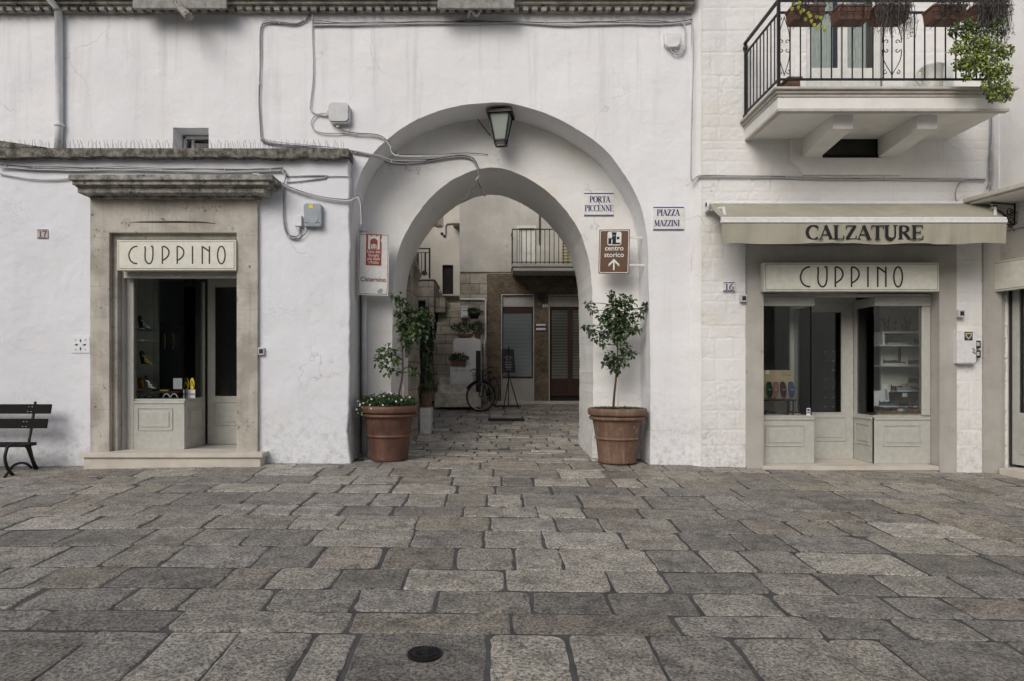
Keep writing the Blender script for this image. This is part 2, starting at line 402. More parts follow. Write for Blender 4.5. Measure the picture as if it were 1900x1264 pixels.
def relax(pts, step=.08, it=6):
    out = []
    for i in range(len(pts)-1):
        a = Vector(pts[i]); b = Vector(pts[i+1]); k = max(1, round((b-a).length/step))
        out += [a.lerp(b, j/k) for j in range(k)]
    out.append(Vector(pts[-1]))
    for _ in range(it): out = [out[0]]+[(out[i-1]+out[i]*2+out[i+1])/4 for i in range(1, len(out)-1)]+[out[-1]]
    return [tuple(p) for p in out]
# ------------------------------------------------------------------ lettering
def sarc(cx, cz, rx, rz, a0, a1, n=14): return [(cx+rx*math.cos(R(a0+(a1-a0)*i/n)), cz+rz*math.sin(R(a0+(a1-a0)*i/n))) for i in range(n+1)]
TK, TN = .17, .055
def aw(pts):   # stressed width: thick where the stroke runs vertically
    out = []
    for i in range(len(pts)):
        a = Vector(pts[max(i-1, 0)]); b = Vector(pts[min(i+1, len(pts)-1)]); t = (b-a).normalized()
        out.append(TN+(TK-TN)*abs(t.y)**1.5)
    return out
def ser(x0, x1, z): return ([(x0, z), (x1, z)], .05)
def serif_glyph(ch):
    if ch == '1': return [([(.27, .02), (.27, .97)], TK), ([(.08, .8), (.26, .95)], .06), ser(.08, .46, .025)], .5
    if ch == '7': return [([(.04, .93), (.56, .93)], .12), ([(.54, .93), (.36, .5), (.27, 0)], .13), ([(.05, .95), (.05, .75)], .05)], .6
    if ch == '6': a = sarc(.32, .28, .22, .25, 0, 360, 22); b = [(.5, .95), (.3, .88), (.14, .6), (.1, .3)]; return [(a, aw(a)), (b, .13)], .62
    if ch == '5': a = [(.12, .55)]+sarc(.28, .32, .24, .29, 70, -150, 14); return [(a, .12), ([(.14, .95), (.12, .52)], .07), ([(.12, .93), (.52, .93)], .12)], .6
    if ch == '3': a = sarc(.26, .72, .2, .23, 150, -90, 12); b = sarc(.26, .27, .24, .25, 90, -150, 12); return [(a, .12), (b, .12)], .6
    if ch == 'A': return [([(.36, .99), (.05, .03)], TN), ([(.34, .99), (.66, .03)], TK), ([(.15, .33), (.54, .33)], TN), ser(-.05, .2, .025), ser(.52, .82, .025)], .78
    if ch == 'C': a = sarc(.42, .5, .36, .48, 50, 312, 22); return [(a, aw(a)), ([(.67, .95), (.66, .68)], .05)], .76
    if ch == 'E': return [([(.15, .02), (.15, .98)], TK), ([(.1, .97), (.6, .97)], TN), ([(.15, .5), (.48, .5)], TN), ([(.1, .03), (.64, .03)], TN), ([(.6, .99), (.62, .76)], .05), ([(.64, .26), (.62, 0)], .06), ([(.48, .62), (.48, .39)], .05), ser(0, .3, .025), ser(0, .3, .975)], .72
    if ch == 'I': return [([(.17, .02), (.17, .98)], TK), ser(.01, .33, .025), ser(.01, .33, .975)], .38
    if ch == 'L': return [([(.16, .02), (.16, .98)], TK), ser(.01, .33, .975), ([(.02, .03), (.6, .03)], TN), ([(.6, .28), (.58, 0)], .06)], .68
    if ch == 'M': return [([(.12, .02), (.12, .98)], TN), ([(.12, .98), (.45, .1)], TK), ([(.45, .1), (.78, .98)], TN), ([(.8, .02), (.8, .98)], TK), ser(0, .25, .025), ser(.66, .95, .025)], 1.0
    if ch == 'N': return [([(.12, .02), (.12, .98)], TN), ([(.1, .96), (.66, .06)], TK), ([(.66, .02), (.66, .98)], TN), ser(0, .26, .025), ser(.52, .8, .975), ser(-.02, .2, .975)], .84
    if ch == 'O': a = sarc(.4, .5, .34, .48, 0, 360, 28); return [(a, aw(a))], .84
    if ch == 'P': a = [(.15, .96), (.3, .96)]+sarc(.32, .73, .24, .23, 80, -80, 12)+[(.15, .5)]; return [([(.15, .02), (.15, .98)], TK), (a, aw(a)), ser(0, .32, .025), ser(0, .2, .975)], .66
    if ch == 'R': a = [(.15, .96), (.3, .96)]+sarc(.32, .74, .24, .22, 80, -80, 12)+[(.15, .52)]; return [([(.15, .02), (.15, .98)], TK), (a, aw(a)), ([(.32, .52), (.64, .03)], TK), ser(0, .3, .025), ser(.56, .78, .025)], .78
    if ch == 'T': return [([(.36, .02), (.36, .97)], TK), ([(.02, .96), (.7, .96)], TN), ([(.03, .98), (.02, .74)], .05), ([(.69, .98), (.7, .74)], .05), ser(.2, .52, .025)], .72
    if ch == 'U': a = [(.16, .98), (.16, .3)]+sarc(.4, .3, .24, .28, 180, 360, 12)+[(.64, .98)]; return [(a, [TK]*10+[TN+.03]*(len(a)-10)), ser(0, .32, .975), ser(.52, .78, .975)], .8
    if ch == 'Z': return [([(.08, .96), (.62, .96)], TN), ([(.56, .96), (.1, .04)], TK), ([(.04, .04), (.62, .04)], TN), ([(.08, .98), (.06, .74)], .05), ([(.62, .28), (.61, 0)], .06)], .7
    return [], .4
def serif_text(txt, x0, z0, h, y, width=None, slant=0, bold=1.25):
    tot = sum(serif_glyph(c)[1] for c in txt); sx = h if width is None else width/tot
    mb = MB(); cx = 0; k = 0
    for ch in txt:
        st, adv = serif_glyph(ch)
        for pts, ws in st:
            sc = sx/h
            pp = [(x0+(cx+a)*sx+b*slant*h, z0+b*h) for a, b in pts]
            bb = bold*h*min(1, sc*1.1); ww = [q*bb for q in ws] if hasattr(ws, '__len__') else ws*bb
            mb.ribbon(pp, ww, y-.0002*(k % 7)); k += 1
        cx += adv
    return mb
def sans_text(txt, cx, z, size, y, bold=0.0, ext=.0006, align='CENTER', sx=1):
    cu = bpy.data.curves.new('t', 'FONT'); cu.body = txt; cu.size = size; cu.align_x = align; cu.extrude = ext; cu.offset = bold
    o = bpy.data.objects.new('t', cu); COL.objects.link(o)
    bpy.context.view_layer.update()
    me = bpy.data.meshes.new_from_object(o.evaluated_get(bpy.context.evaluated_depsgraph_get()))
    mb = MB(); mb.add([(cx+v.co.x*sx, y-v.co.z, z+v.co.y) for v in me.vertices], [tuple(p.vertices) for p in me.polygons])
    bpy.data.objects.remove(o); bpy.data.curves.remove(cu); bpy.data.meshes.remove(me)
    return mb
DECO = {
 'C': [smooth_line([(.49, .985), (.34, .97), (.14, .83), (.03, .6), (.02, .42), (.1, .2), (.28, .05), (.49, .015)], 5)],
 'U': [smooth_line([(.02, .99), (.035, .75), (.02, .45), (.06, .18), (.22, .015), (.38, .1), (.46, .4), (.46, .98)], 5), [(.34, .985), (.46, .985)]],
 'P': [[(.06, 0), (.06, .99)], smooth_line([(.06, .985), (.22, .96), (.38, .82), (.43, .62), (.36, .42), (.2, .27), (.06, .2)], 5)],
 'I': [[(.04, 0), (.04, 1)]],
 'N': [[(.05, 0), (.05, 1)], [(.03, .985), (.2, .88), (.45, .7)], [(.45, 0), (.45, 1)]],
 'O': [sarc(.23, .5, .21, .49, 0, 360, 30)]}
def deco_text(x0, z0, h, y, offs, th=.085):
    mb = MB(); k = 0
    for ch, o in zip('CUPPINO', offs):
        for st in DECO[ch]:
            mb.ribbon([(x0+(o+p[0])*h, z0+p[1]*h) for p in st], th*h, y-.0002*(k % 5)); k += 1
    return mb

# ------------------------------------------------------------------ ground and paving
def lerp_h(f): return f
mb = MB(); xs = list(np.arange(-60, -11, 7))+list(np.arange(-11, 10.1, .5))+list(np.arange(11, 61, 7))
ys = list(np.arange(-62, -8, 6))+list(np.arange(-8, 14, .4))+[20, 40, 60]
for j, y in enumerate(ys):
    for i, x in enumerate(xs): mb.v.append((x, y, gz(x, max(y, -12))-.008))
nx = len(xs)
for j in range(len(ys)-1):
    for i in range(nx-1): mb.f.append((j*nx+i, j*nx+i+1, (j+1)*nx+i+1, (j+1)*nx+i)); mb.c.append((0, 0, 0))
mb.build('ground', 'mortar', kind='structure', smooth=True)

random.seed(4)
def yrow(py): return 2280/(py-634)-10
rows = [(1400, 1290, []), (1290, 1185, [445, 587, 670, 906, 1050, 1200, 1350, 1528, 1625, 1860]), (1185, 1145, [345, 659, 949, 1240, 1491, 1640, 1780]),
 (1145, 1103, [370, 520, 672, 813, 983, 1122, 1274, 1421, 1627]), (1103, 1063, [440, 520, 635, 759, 935, 1121, 1222, 1391, 1502, 1609]),
 (1063, 1022, [505, 605, 720, 848, 952, 1036, 1194, 1288, 1366, 1465]), (1022, 990, [480, 595, 771, 898, 1003, 1145, 1255, 1351, 1436, 1598]),
 (990, 964, [560, 647, 777, 908, 1028, 1107, 1240, 1366, 1450, 1535]), (964, 945, [643, 734, 862, 933, 995, 1078, 1180]),
 (945, 921, [585, 701, 759, 833, 904, 966, 1070, 1190]), (921, 905, [640, 734, 850, 918, 1020, 1165]), (905, 889, [664, 746, 842, 929, 987, 1086, 1132, 1182]), (889, 874, []), (874, 860, [])]
PAL = [(.215, .207, .193), (.245, .235, .215), (.17, .166, .162), (.215, .20, .173), (.20, .193, .18), (.145, .142, .138), (.285, .277, .26), (.18, .163, .147), (.18, .176, .175), (.23, .22, .204), (.255, .25, .235), (.16, .155, .15)]
stones = MB()
def stone(quad, col, seed, top=0.0, inset=.012, round_=.04):
    """one dressed slab: wavy outline, rolled edge"""
    q = [Vector((*p, 0)) for p in quad]; out = []
    c = (q[0]+q[1]+q[2]+q[3])/4
    ok = min((q[1]-q[0]).length, (q[2]-q[1]).length)
    rr = min(round_, ok*.22)
    for i in range(4):
        a, b, d_ = q[i-1], q[i], q[(i+1) % 4]
        u = (a-b).normalized(); v = (d_-b).normalized(); r2 = rr*random.choice((.25, .4, .7, 1.0, 1.7))
        p0 = b+u*r2; p2 = b+v*r2; out += [p0, b*.45+(p0+p2)*.275, p2]
        L = (d_-b).length-2*r2; k = max(1, int(L/.07))
        for j in range(1, k): out.append(p2+v*(L*j/k))
    res = []
    for p in out:
        nz = noise.noise_vector(Vector((p.x*4+seed, p.y*4, seed*.3)))*.014+noise.noise_vector(Vector((p.x*13, p.y*13+seed, 1)))*.010
        res.append(Vector((p.x+nz.x, p.y+nz.y, 0)))
    tilt = (random.uniform(-.004, .004), random.uniform(-.004, .004))
    def pt(p, s_, h):
        dd = (c-p); dd = dd.normalized()*s_ if dd.length > 0 else dd
        x, y = p.x+dd.x, p.y+dd.y; return (x, y, gz(x, y)+h+tilt[0]*(x-c.x)*4+tilt[1]*(y-c.y)*4)
    n_ = len(res); vs = [pt(p, 0, -.014) for p in res]+[pt(p, .004, top-.005) for p in res]+[pt(p, .018, top) for p in res]
    fs = []
    for lv in (0, 1):
        for i in range(n_): j = (i+1) % n_; fs.append((lv*n_+i, lv*n_+j, (lv+1)*n_+j, (lv+1)*n_+i))
    # fan to centre so that the slab follows the slope
    vs.append(pt(c, 0, top)); fs += [(2*n_+i, 2*n_+(i+1) % n_, 3*n_) for i in range(n_)]
    stones.add(vs, fs, col)
def pave(y0, y1, xsj, gapx=.010, gapy=.012, skip=None, dark=1.0):
    for a, b in zip(xsj[:-1], xsj[1:]):
        if b-a < .08: continue
        cx = (a+b)/2; cy = (y0+y1)/2
        if skip and skip(cx, cy): continue
        k1 = gapx*random.uniform(.3, 1.5); k2 = gapy*random.uniform(.3, 1.5)
        s1, s2 = random.uniform(-.02, .02), random.uniform(-.02, .02)
        jj = lambda: random.uniform(-.008, .008)
        base = tuple(q*.72+m_*.28 for q, m_ in zip(random.choice(PAL), (.222, .212, .193))); v = random.choice((random.uniform(.8, 1.0), random.uniform(.9, 1.1), random.uniform(1.05, 1.3)))*dark
        stone([(a+k1, y0+k2+jj()), (b-k1, y0+k2+jj()), (b-k1+s1*.5, y1-k2+jj()), (a+k1+s2*.5, y1-k2+jj())], tuple(1.42*v*q*k_ for q, k_ in zip(base, (1.02, 1.0, .965))), random.uniform(0, 90), random.uniform(-.002, .004))
for (pb, pt_, js) in rows:
    y0, y1 = yrow(pb), yrow(pt_)
    if pt_ == 860: y1 = .02
    dm = (y0+y1)/2+10
    mid = [X(j, y1+10) for j in js]
    if not mid: mid = [random.uniform(-.5, .5)]
    L = [mid[0]]
    while L[-1] > -10.5: L.append(L[-1]-random.uniform(.38, .85))
    Rr = [mid[-1]]
    while Rr[-1] < 9.5: Rr.append(Rr[-1]+random.uniform(.38, .9))
    xsj = L[::-1]+mid[1:-1]+(Rr if len(mid) > 1 else Rr[1:])
    cen = (1.0 if pb < 960 else .6)
    if pb == 1400:
        ym = (y0+y1)/2
        pave(y0, y1, xsj)
    elif len(js) > 5:
        lo, hi = mid[0], mid[-1]
        A = [q for q in xsj if q <= lo]; B = [q for q in xsj if lo <= q <= hi]; C_ = [q for q in xsj if q >= hi]
        pave(y0, y1, A); pave(y0, y1, B, .011*cen+.004, .014*cen); pave(y0, y1, C_)
    else: pave(y0, y1, xsj)
# alley and recess paving
def in_alley(x, y):
    if y < .7: return not(-2.0 < x < 2.3)
    if y < 2.35: return not(-1.6 < x < 1.6)
    return not(-3.1 < x < 2.6)
y = .03
while y < 7.3:
    dy = random.uniform(.2, .34); xx = -3.3+random.uniform(0, .4); row = [xx]
    while row[-1] < 2.8: row.append(row[-1]+random.uniform(.3, .75))
    pave(y, y+dy, row, .01, .012, in_alley, 1.15); y += dy
stones.build('paving', 'paving_stone', kind='structure')

# ------------------------------------------------------------------ the arch building
AB = thing('arch_building', 'tall white plastered building with the big rounded archway into the old town', 'building', (0, 0, 0))
oa = [(1206, 900), (1207, 700), (1205, 560), (1203, 520), (1203, 458), (1198, 414), (1187, 374), (1174, 347), (1156, 320), (1128, 281), (1097, 256), (1052, 228), (1009, 208), (951, 191), (916, 189),
      (852, 195), (814, 205), (764, 225), (738, 243), (713, 263), (689, 284), (668, 320), (657, 360), (652, 420), (651, 520), (651, 700), (651, 900)]
oaw = [(X(a, 10), Z(b, 10)) for a, b in oa]
oaw = wob(relax(oaw), .007, .05, 1)
XL, XR = -11.0, 2.98
outer = [(XL, -.6), (XL, 8.6), (XR, 8.6), (XR, -.6)]
poly = [(XR, -.6), (XR, 7.6), (XL, 7.6), (XL, -.6)]+[(oaw[-1][0], -.6)]+oaw[::-1]+[(oaw[0][0], -.6)]
# hole: small window upper left
wx0, wx1, wz0, wz1 = X(321, 10), X(387, 10), Z(280, 10), Z(237, 10)
mb = MB().prism(poly[::-1], [wob([(wx0, wz0), (wx1, wz0), (wx1, wz1), (wx0, wz1), (wx0, wz0)], .006, .1, 5)[:-1], [(-5.80, .05), (-3.63, .05), (-3.63, 3.45), (-5.80, 3.45)]], 0, .65)
wall = mb.build('wall', 'plaster_arch', AB, bevel=.02, seg=3)
# small window: timber frame deep in the opening
mb = MB().box(wx0-.02, wx1+.02, .62, .645, wz0-.02, wz1+.02); mb.build('window_backing', 'interior_dark', AB)
wn = MB().box(wx0+.02, wx0+.06, .30, .34, wz0, wz1-.03).box(wx0+.02, wx1-.0, .30, .34, wz1-.06, wz1-.025).box(wx0+.13, wx0+.17, .33, .37, wz0, wz1-.07).build('window_frame', 'sign_white', AB)
bx(wx0+.17, wx1, .345, .35, wz0, wz1-.07).build('window_pane', 'glass_dark', AB)
# inner arch wall
ia = [(1098, 900), (1099, 850), (1101, 700), (1100, 600), (1099, 520), (1095, 488), (1087, 458), (1074, 423), (1051, 389), (1025, 361), (994, 338), (961, 320), (932, 311), (905, 308), (875, 315), (838, 332), (796, 367),
      (771, 401), (748, 437), (736, 472), (729, 513), (729, 560), (726, 700), (722, 830), (719, 900)]
iaw = [(X(a, 10.65), Z(b, 10.65)) for a, b in ia]
iaw = wob(relax(iaw, .08, 10), .009, .035, 9)
poly = [(2.9, -.6), (2.9, 6.9), (-2.9, 6.9), (-2.9, -.6), (iaw[-1][0], -.6)]+iaw[::-1]+[(iaw[0][0], -.6)]
MB().prism(poly[::-1], [], .652, 2.3).build('inner_arch', 'plaster_inner', AB, bevel=.018, seg=3)
# side blocks behind (unseen, added to close off the alley and keep it dim)
bx(-11, -3.2, 4.0, 12, -.6, 6.7).build('unseen_side_block', 'plaster_alley', AB)
bx(-11, -2.905, 3.0, 3.998, -.6, 6.7).build('unseen_side_block', 'plaster_alley', AB)
bx(2.62, 9, 3.0, 12, -.6, 6.7).build('unseen_side_block', 'plaster_alley', AB)
# roofline cornice with dentils
ct = Z(17, 9.85)
co = MB(); x = XL
co.box(XL, XR, -.06, -.002, ct, ct+.0615).box(XL, XR, -.19, -.002, ct+.062, ct+.10).box(XL, XR, -.24, -.002, ct+.104, ct+.15).box(XL, XR, -.27, -.002, ct+.165, ct+.34)
co.build('roof_cornice', 'stone_roofline', AB, bevel=.008)
random.seed(2); comb = [(XR, ct+.058), (XL, ct+.058)]; x = XL
while x < XR-.08:
    e = random.uniform(-.007, .007); comb += [(x, ct+.045), (x, ct-.006+e), (x+.078, ct-.006+e), (x+.078, ct+.045)]; x += .135
MB().prism(comb, [], -.14, -.0605).build('dentil_course', 'stone_roofline', AB, bevel=.004)
for a, b in ((247, 421), (812, 955)):
    bx(X(a, 9.7), X(b, 9.7), -.32, -.272, Z(17, 9.7), Z(-20, 9.7)).build('cornice_slab', 'cornice_grey', AB, bevel=.01)
tag(MB().tube([(X(330, 9.8), -.28, Z(-8, 9.6)), (X(341, 9.6), -.42, Z(15, 9.5)), (X(351, 9.5), -.5, Z(32, 9.5))], [.05, .055, .06], 10).build('roof_spout', 'stone_roofline', None), 'grey stone rain spout jutting below the roof cornice slab', 'spout')
tag(MB().tube(smooth_line([(X(868, 9.9), -.03, Z(28, 9.9)), (X(872, 9.9), -.1, Z(20, 9.9)), (X(876, 9.9), -.14, Z(24, 9.9)), (X(884, 9.9), -.14, Z(31, 9.9)), (X(892, 9.9), -.14, Z(21, 9.9))], 4), .022, 8).build('pipe_elbow', 'off_white', None), 'short white curved pipe elbow under the cornice above the lantern', 'pipe')

# ------------------------------------------------------------------ low building on the left
LB = thing('low_building', 'low white rendered building with stone framed shoe shop door, left of the arch', 'building', (-5, -.2, 0))
YF = -.2; D = 9.8
x0s, x1s = X(167, 9.74), X(478, 9.74)     # stone surround
ox0, ox1 = X(218, 9.83), -3.70
topz = Z(290, D); xr = X(648, D)
zt_in = Z(432, 9.74); stepz = .222
def rect(a, b, c, d): return [(a, c), (b, c), (b, d), (a, d)]
o_ = wob([(xr, -.5), (xr+.02, .1), (xr-.03, .5), (xr, .8), (xr+.01, 2), (xr, topz)], .016, .06, 3)
poly = [(-11, -.5)]+o_+[(-11, topz)]
MB().prism(poly, [rect(X(201, 9.74), X(440, 9.74), stepz-.2, zt_in+.03)], YF, -.004).build('wall', 'plaster_cool', LB, bevel=.03, seg=3)
# lichen coping with ragged lower edge
up = [(-11, topz+.085), (xr+.015, topz+.075)]; lowp = []
x = xr+.015
while x > -11:
    lowp.append((x, topz-.045-.06*abs(noise.noise(Vector((x*1.1, 0, 0))))-.035*noise.noise(Vector((x*4, 2, 0)))-.012*noise.noise(Vector((x*14, 5, 0))))); x -= .03
mb = MB().prism([(-11, topz+.08)]+[(-11, topz-.06)]+lowp[::-1]+[(xr+.015, topz+.07)], [], -.33, -.006)
mb.build('coping', 'lichen_coping', LB, bevel=.012)
# sloped mossy slab at far left above coping
mb = MB().prism([(X(0, 9.7), Z(274, 9.7)), (X(88, 9.7), Z(274, 9.7)), (X(0, 9.7), Z(261, 9.7)), (-11, Z(240, 9.7)), (-11, Z(274, 9.7))], [], -.30, -.01); mb.build('coping_slab', 'lichen_coping', LB)
# stone surround (two steps)
zt = Z(366, 9.74)
def ring(xo0, xo1, zo, xi0, xi1, zi, y0, y1, zb):
    return MB().prism([(xo0, zb), (xi0, zb), (xi0, zi), (xi1, zi), (xi1, zb), (xo1, zb), (xo1, zo), (xo0, zo)], [], y0, y1)
ring(x0s, x1s, zt, X(203, 9.74), X(439, 9.74), zt_in, -.262, -.171, .2).build('door_surround', 'stone_door', LB, bevel=.008)
ring(X(201.5, 9.74), X(440, 9.74)+.01, zt_in+.025, X(218, 9.83), ox1+.01, Z(444, 9.83), -.17, -.07, .2).build('door_surround', 'stone_door', LB, bevel=.01)
ring(X(201.5, 9.74), X(440, 9.74)+.01, zt_in+.025, X(230.5, 9.95), ox1+.012, Z(444, 9.83)+.01, -.069, .10, .2).build('door_surround', 'stone_grey', LB, bevel=.006)
# stone joints
jt = MB()
for xa, xb, ys_ in ((167, 202, (441, 476, 532, 588, 618, 660, 713, 760)), (440, 478, (437, 485, 535, 575, 655, 700, 770))):
    for yy in ys_: bx(X(xa, 9.74)+.003, X(xb, 9.74)-.003, -.2632, -.2615, Z(yy, 9.74)-.002, Z(yy, 9.74)+.002).build('masonry_joint', 'stone_alley', LB)
jt.box(X(275, 9.74), X(275.6, 9.74), -.2632, -.2615, Z(414, 9.74), zt)
jt.build('masonry_joint', 'stone_alley', LB)
# crack above the lintel
pp = [(236, 413), (260, 411), (330, 410), (378, 411.5), (401, 415), (401, 415.8), (378, 414), (330, 414), (300, 414), (260, 413.5)]
MB().prism([(X(a, 9.738), Z(b, 9.738)) for a, b in pp][::-1], [], -.2636, -.262).build('lintel_slot', 'interior_dark', LB)
for a, b, t, bo, dd in ((126, 506, 324, 334, 9.38), (133, 499, 335, 343, 9.42), (139, 494, 344, 347, 9.46), (143, 491, 348, 358, 9.5), (158, 482, 359, 362, 9.6), (166, 479, 363, 368, 9.66)):
    bx(X(a, dd), X(b, dd), dd-10, -.202, Z(bo, dd), Z(t, dd)+.004).build('cornice', 'stone_cornice', LB, bevel=.014)
# step
st = MB().prism([(X(150, 9.55), stepz-.055), (X(153, 9.55), stepz-.06), (X(486, 9.55), stepz-.06), (X(488, 9.55), stepz-.055), (X(488, 9.55), stepz), (X(150, 9.55), stepz)], [], -.48, .1)
st.build('doorstep', 'stone_step', LB, bevel=.025, seg=4)
bx(X(157, 9.58), X(484, 9.58), -.445, .1, -.3, stepz-.062).build('doorstep_base', 'stone_step', LB, bevel=.006)
# interior
def room(parent, x0, x1, y0, y1, z0, z1, mat='interior'):
    m = MB(); t = .05
    m.box(x0-t, x0, y0, y1, z0, z1).box(x1, x1+t, y0, y1, z0, z1).box(x0-t, x1+t, y1, y1+t, z0-t, z1+t).box(x0-t, x1+t, y0, y1, z1, z1+t).box(x0-t, x1+t, y0, y1, z0-t, z0)
    return m.build('shop_interior', mat, parent)
room(LB, -5.74, ox1+.05, .66, 2.9, stepz, 3.3)
bx(-5.77, -5.74, .101, .66, stepz, 3.3).build('inner_wall', 'interior_pale', LB); bx(ox1+.002, ox1+.03, .1, .66, stepz, 3.3).build('inner_wall', 'interior_pale', LB)
bx(-5.73, ox1+.03, .101, .66, 3.2, 3.3).build('inner_ceiling', 'interior_pale', LB)
bx(ox0, ox1, .1, .66, stepz-.2, stepz-.002).build('threshold', 'marble', LB)

def panel(parent, name, M, w_, h_, fields, glassr=None, th=.05, stile=.07, mat='joinery'):
    """flat joinery leaf in local (u right, v depth, w up); fields = raised panel rects; glassr = opening rect"""
    o = MB(); holes = []
    if glassr: holes.append(rect(*glassr))
    o.prism(rect(0, w_, 0, h_), holes, 0, th)
    o.xform(M); a = o.build(name, mat, parent, bevel=.004)
    mo = MB()
    for (u0, u1, w0, w1) in fields:
        t = .012
        for r_ in ((u0, u1, w0, w0+t), (u0, u1, w1-t, w1), (u0, u0+t, w0+t, w1-t), (u1-t, u1, w0+t, w1-t)): mo.box(r_[0], r_[1], -.012, -.0005, r_[2], r_[3])
        q = .055
        if u1-u0 > .2: mo.box(u0+q, u1-q, -.010, -.0005, w0+q, w1-q)
    if mo.v: mo.xform(M); mo.build('moulding', mat, a, bevel=.005)
    if glassr:
        g = MB().box(glassr[0]-.002, glassr[1]+.002, th*.45, th*.45+.006, glassr[2]-.002, glassr[3]+.002); g.xform(M); g.build('glass', 'glass', a)
        bd = MB(); t = .014
        u0, u1, w0, w1 = glassr
        for r_ in ((u0, u1, w0, w0+t), (u0, u1, w1-t, w1), (u0, u0+t, w0+t, w1-t), (u1-t, u1, w0+t, w1-t)): bd.box(r_[0], r_[1], -.006, th*.4, r_[2], r_[3])
        bd.xform(M); bd.build('glazing_bead', mat, a, bevel=.003)
    return a
def Mf(x, y, z, ang=0): return Matrix.Translation((x, y, z))@Matrix.Rotation(R(ang), 4, 'Z')
# left shop display front: x from 230 to 342 at d=10.02
dF = 10.02; yF = dF-10; dB = 10.76; yB = dB-10
xa, xb = X(231, dF), X(342, dF); zg0, zg1 = Z(740, dF), Z(513, dF)
lowh = zg0-stepz
xst = X(248, dF)
SF = thing('shopfront', 'pale grey green timber shopfront with recessed glass door in the stone doorway', 'shopfront', (xa, yF, stepz))
bx(xa, xst, yF-.005, yF+.09, stepz, 2.78).build('post', 'joinery', SF, bevel=.004)
panel(SF, 'stall_panel', Mf(xst, yF, stepz), xb-xst, lowh-.04, [(.06, xb-xst-.17, .37*lowh, .82*lowh)])
MB().box(xst-.004, xb+.006, yF-.015, yF+.02, zg0-.075, zg0-.04).build('panel_rail', 'joinery', SF, bevel=.01)
MB().prism([(xst, 0), (xb, 0), (xb, 1), (xst, 1)], [], 0, 1).xform(Matrix.Translation((0, yF+.02, zg0-.038))@Matrix.Diagonal((1, yB-yF-.04, .036, 1))).build('display_shelf', 'joinery', SF, bevel=.004)
# perpendicular side
Ms = Mf(xb, yF+.0505, stepz, 90)
panel(SF, 'side_panel', Ms, yB-yF-.052, lowh-.04, [(.08, yB-yF-.14, .37*lowh, .82*lowh)], th=.05)
# glass: front pane and side pane with slim corner
bx(xst, xb-.012, yF+.02, yF+.028, zg0, zg1).build('glass', 'glass', SF)
bx(xb-.012, xb-.004, yF+.02, yB-.09, zg0, zg1).build('glass', 'glass', SF)
bx(xb-.03, xb-.002, yB-.09, yB, stepz, 2.80).build('post', 'joinery', SF, bevel=.004)
bx(xb-.10, xb-.031, yB-.10, yB-.02, zg0, 2.8).build('post', 'joinery', SF, bevel=.004)
# header
bx(xa, xb+.0, yF-.002, yF+.06, zg1, zg1+.05).build('header', 'joinery', SF, bevel=.005)
bx(xa, ox1, yF+.10, yB-.05, zg1+.06, zg1+.10).build('soffit', 'joinery', SF)
# door
xd = X(385, dB)
gd = (X(397, dB)-xd, ox1+.03-xd, Z(737, dB)-stepz, Z(531, dB)-stepz)
panel(SF, 'shop_door', Mf(xd, yB, stepz), ox1+.05-xd, Z(515, dB)-stepz, [(.12, ox1-.02-xd, .3, .68)], (gd[0], ox1-.05-xd, gd[2], gd[3]))
bx(xb-.002, ox1, yB-.02, yB+.08, Z(515, dB)+.003, 3.2).build('transom', 'joinery', SF)
# roller shutter box under sign
RS = tag(MB().box(X(228, 9.86), ox1-.002, -.12, -.02, Z(516, 9.88), Z(503, 9.88)).build('roller_shutter', 'dark_metal', None, bevel=.004), 'raised roller shutter slat under the cream sign of the stone doorway', 'shutter')
RS.data.materials[0] = MATS['joinery']
tag(MB().tube([(X(324+9*math.cos(a), 9.8)+0, -.15, Z(510, 9.8)+.028*math.sin(a)) for a in np.linspace(-math.pi, 0, 12)], .006, 6).build('shutter_handle', 'off_white', None), 'white loop handle hanging from the raised roller shutter', 'handle')
# display shelves and side wall inside left display
bx(-5.735, -5.72, .101, yB+.1, zg0, 3.1).build('side_lining', 'interior_pale', SF); bx(-5.72, xst-.001, .101, yB-.02, zg0-.04, zg0-.002).build('display_shelf', 'joinery', SF); bx(-5.72, xa, .085, .1, stepz, 3.1).build('side_lining', 'joinery', SF)
bx(X(290, 10.9)-.02, X(290, 10.9)+.04, .85, .92, zg0, 3.1).build('inner_post', 'joinery', SF)
bx(-5.72, X(290, 10.9)-.03, .86, .90, stepz, 3.1).build('inner_panel', 'interior_pale', SF)
def shelfL(py, pa=252, pb=282): return X(pa, 10.4), X(pb, 10.4), Z(py, 10.4)
for k, (py, lb) in enumerate(((611, 'top narrow grey shelf with a white strappy sandal in left display'), (632, 'narrow shelf with a small price card in left display'), (677, 'dark shelf carrying the yellow and black wedge sandal'), )):
    a, b, z = shelfL(py); tag(bx(a, b, .15, .60, z-.016, z).build('display_ledge', 'interior' if k != 1 else 'joinery', None), lb, 'shelf', 'small shelves in the left display')
a, b, z = shelfL(726, 252, 320)
tag(bx(X(252, 10.3), X(338, 10.3), .18, .62, Z(726, 10.3)-.02, Z(726, 10.3)).build('display_table', 'wood_red', None), 'low red brown display board above the window bottom in the left shop', 'display board')

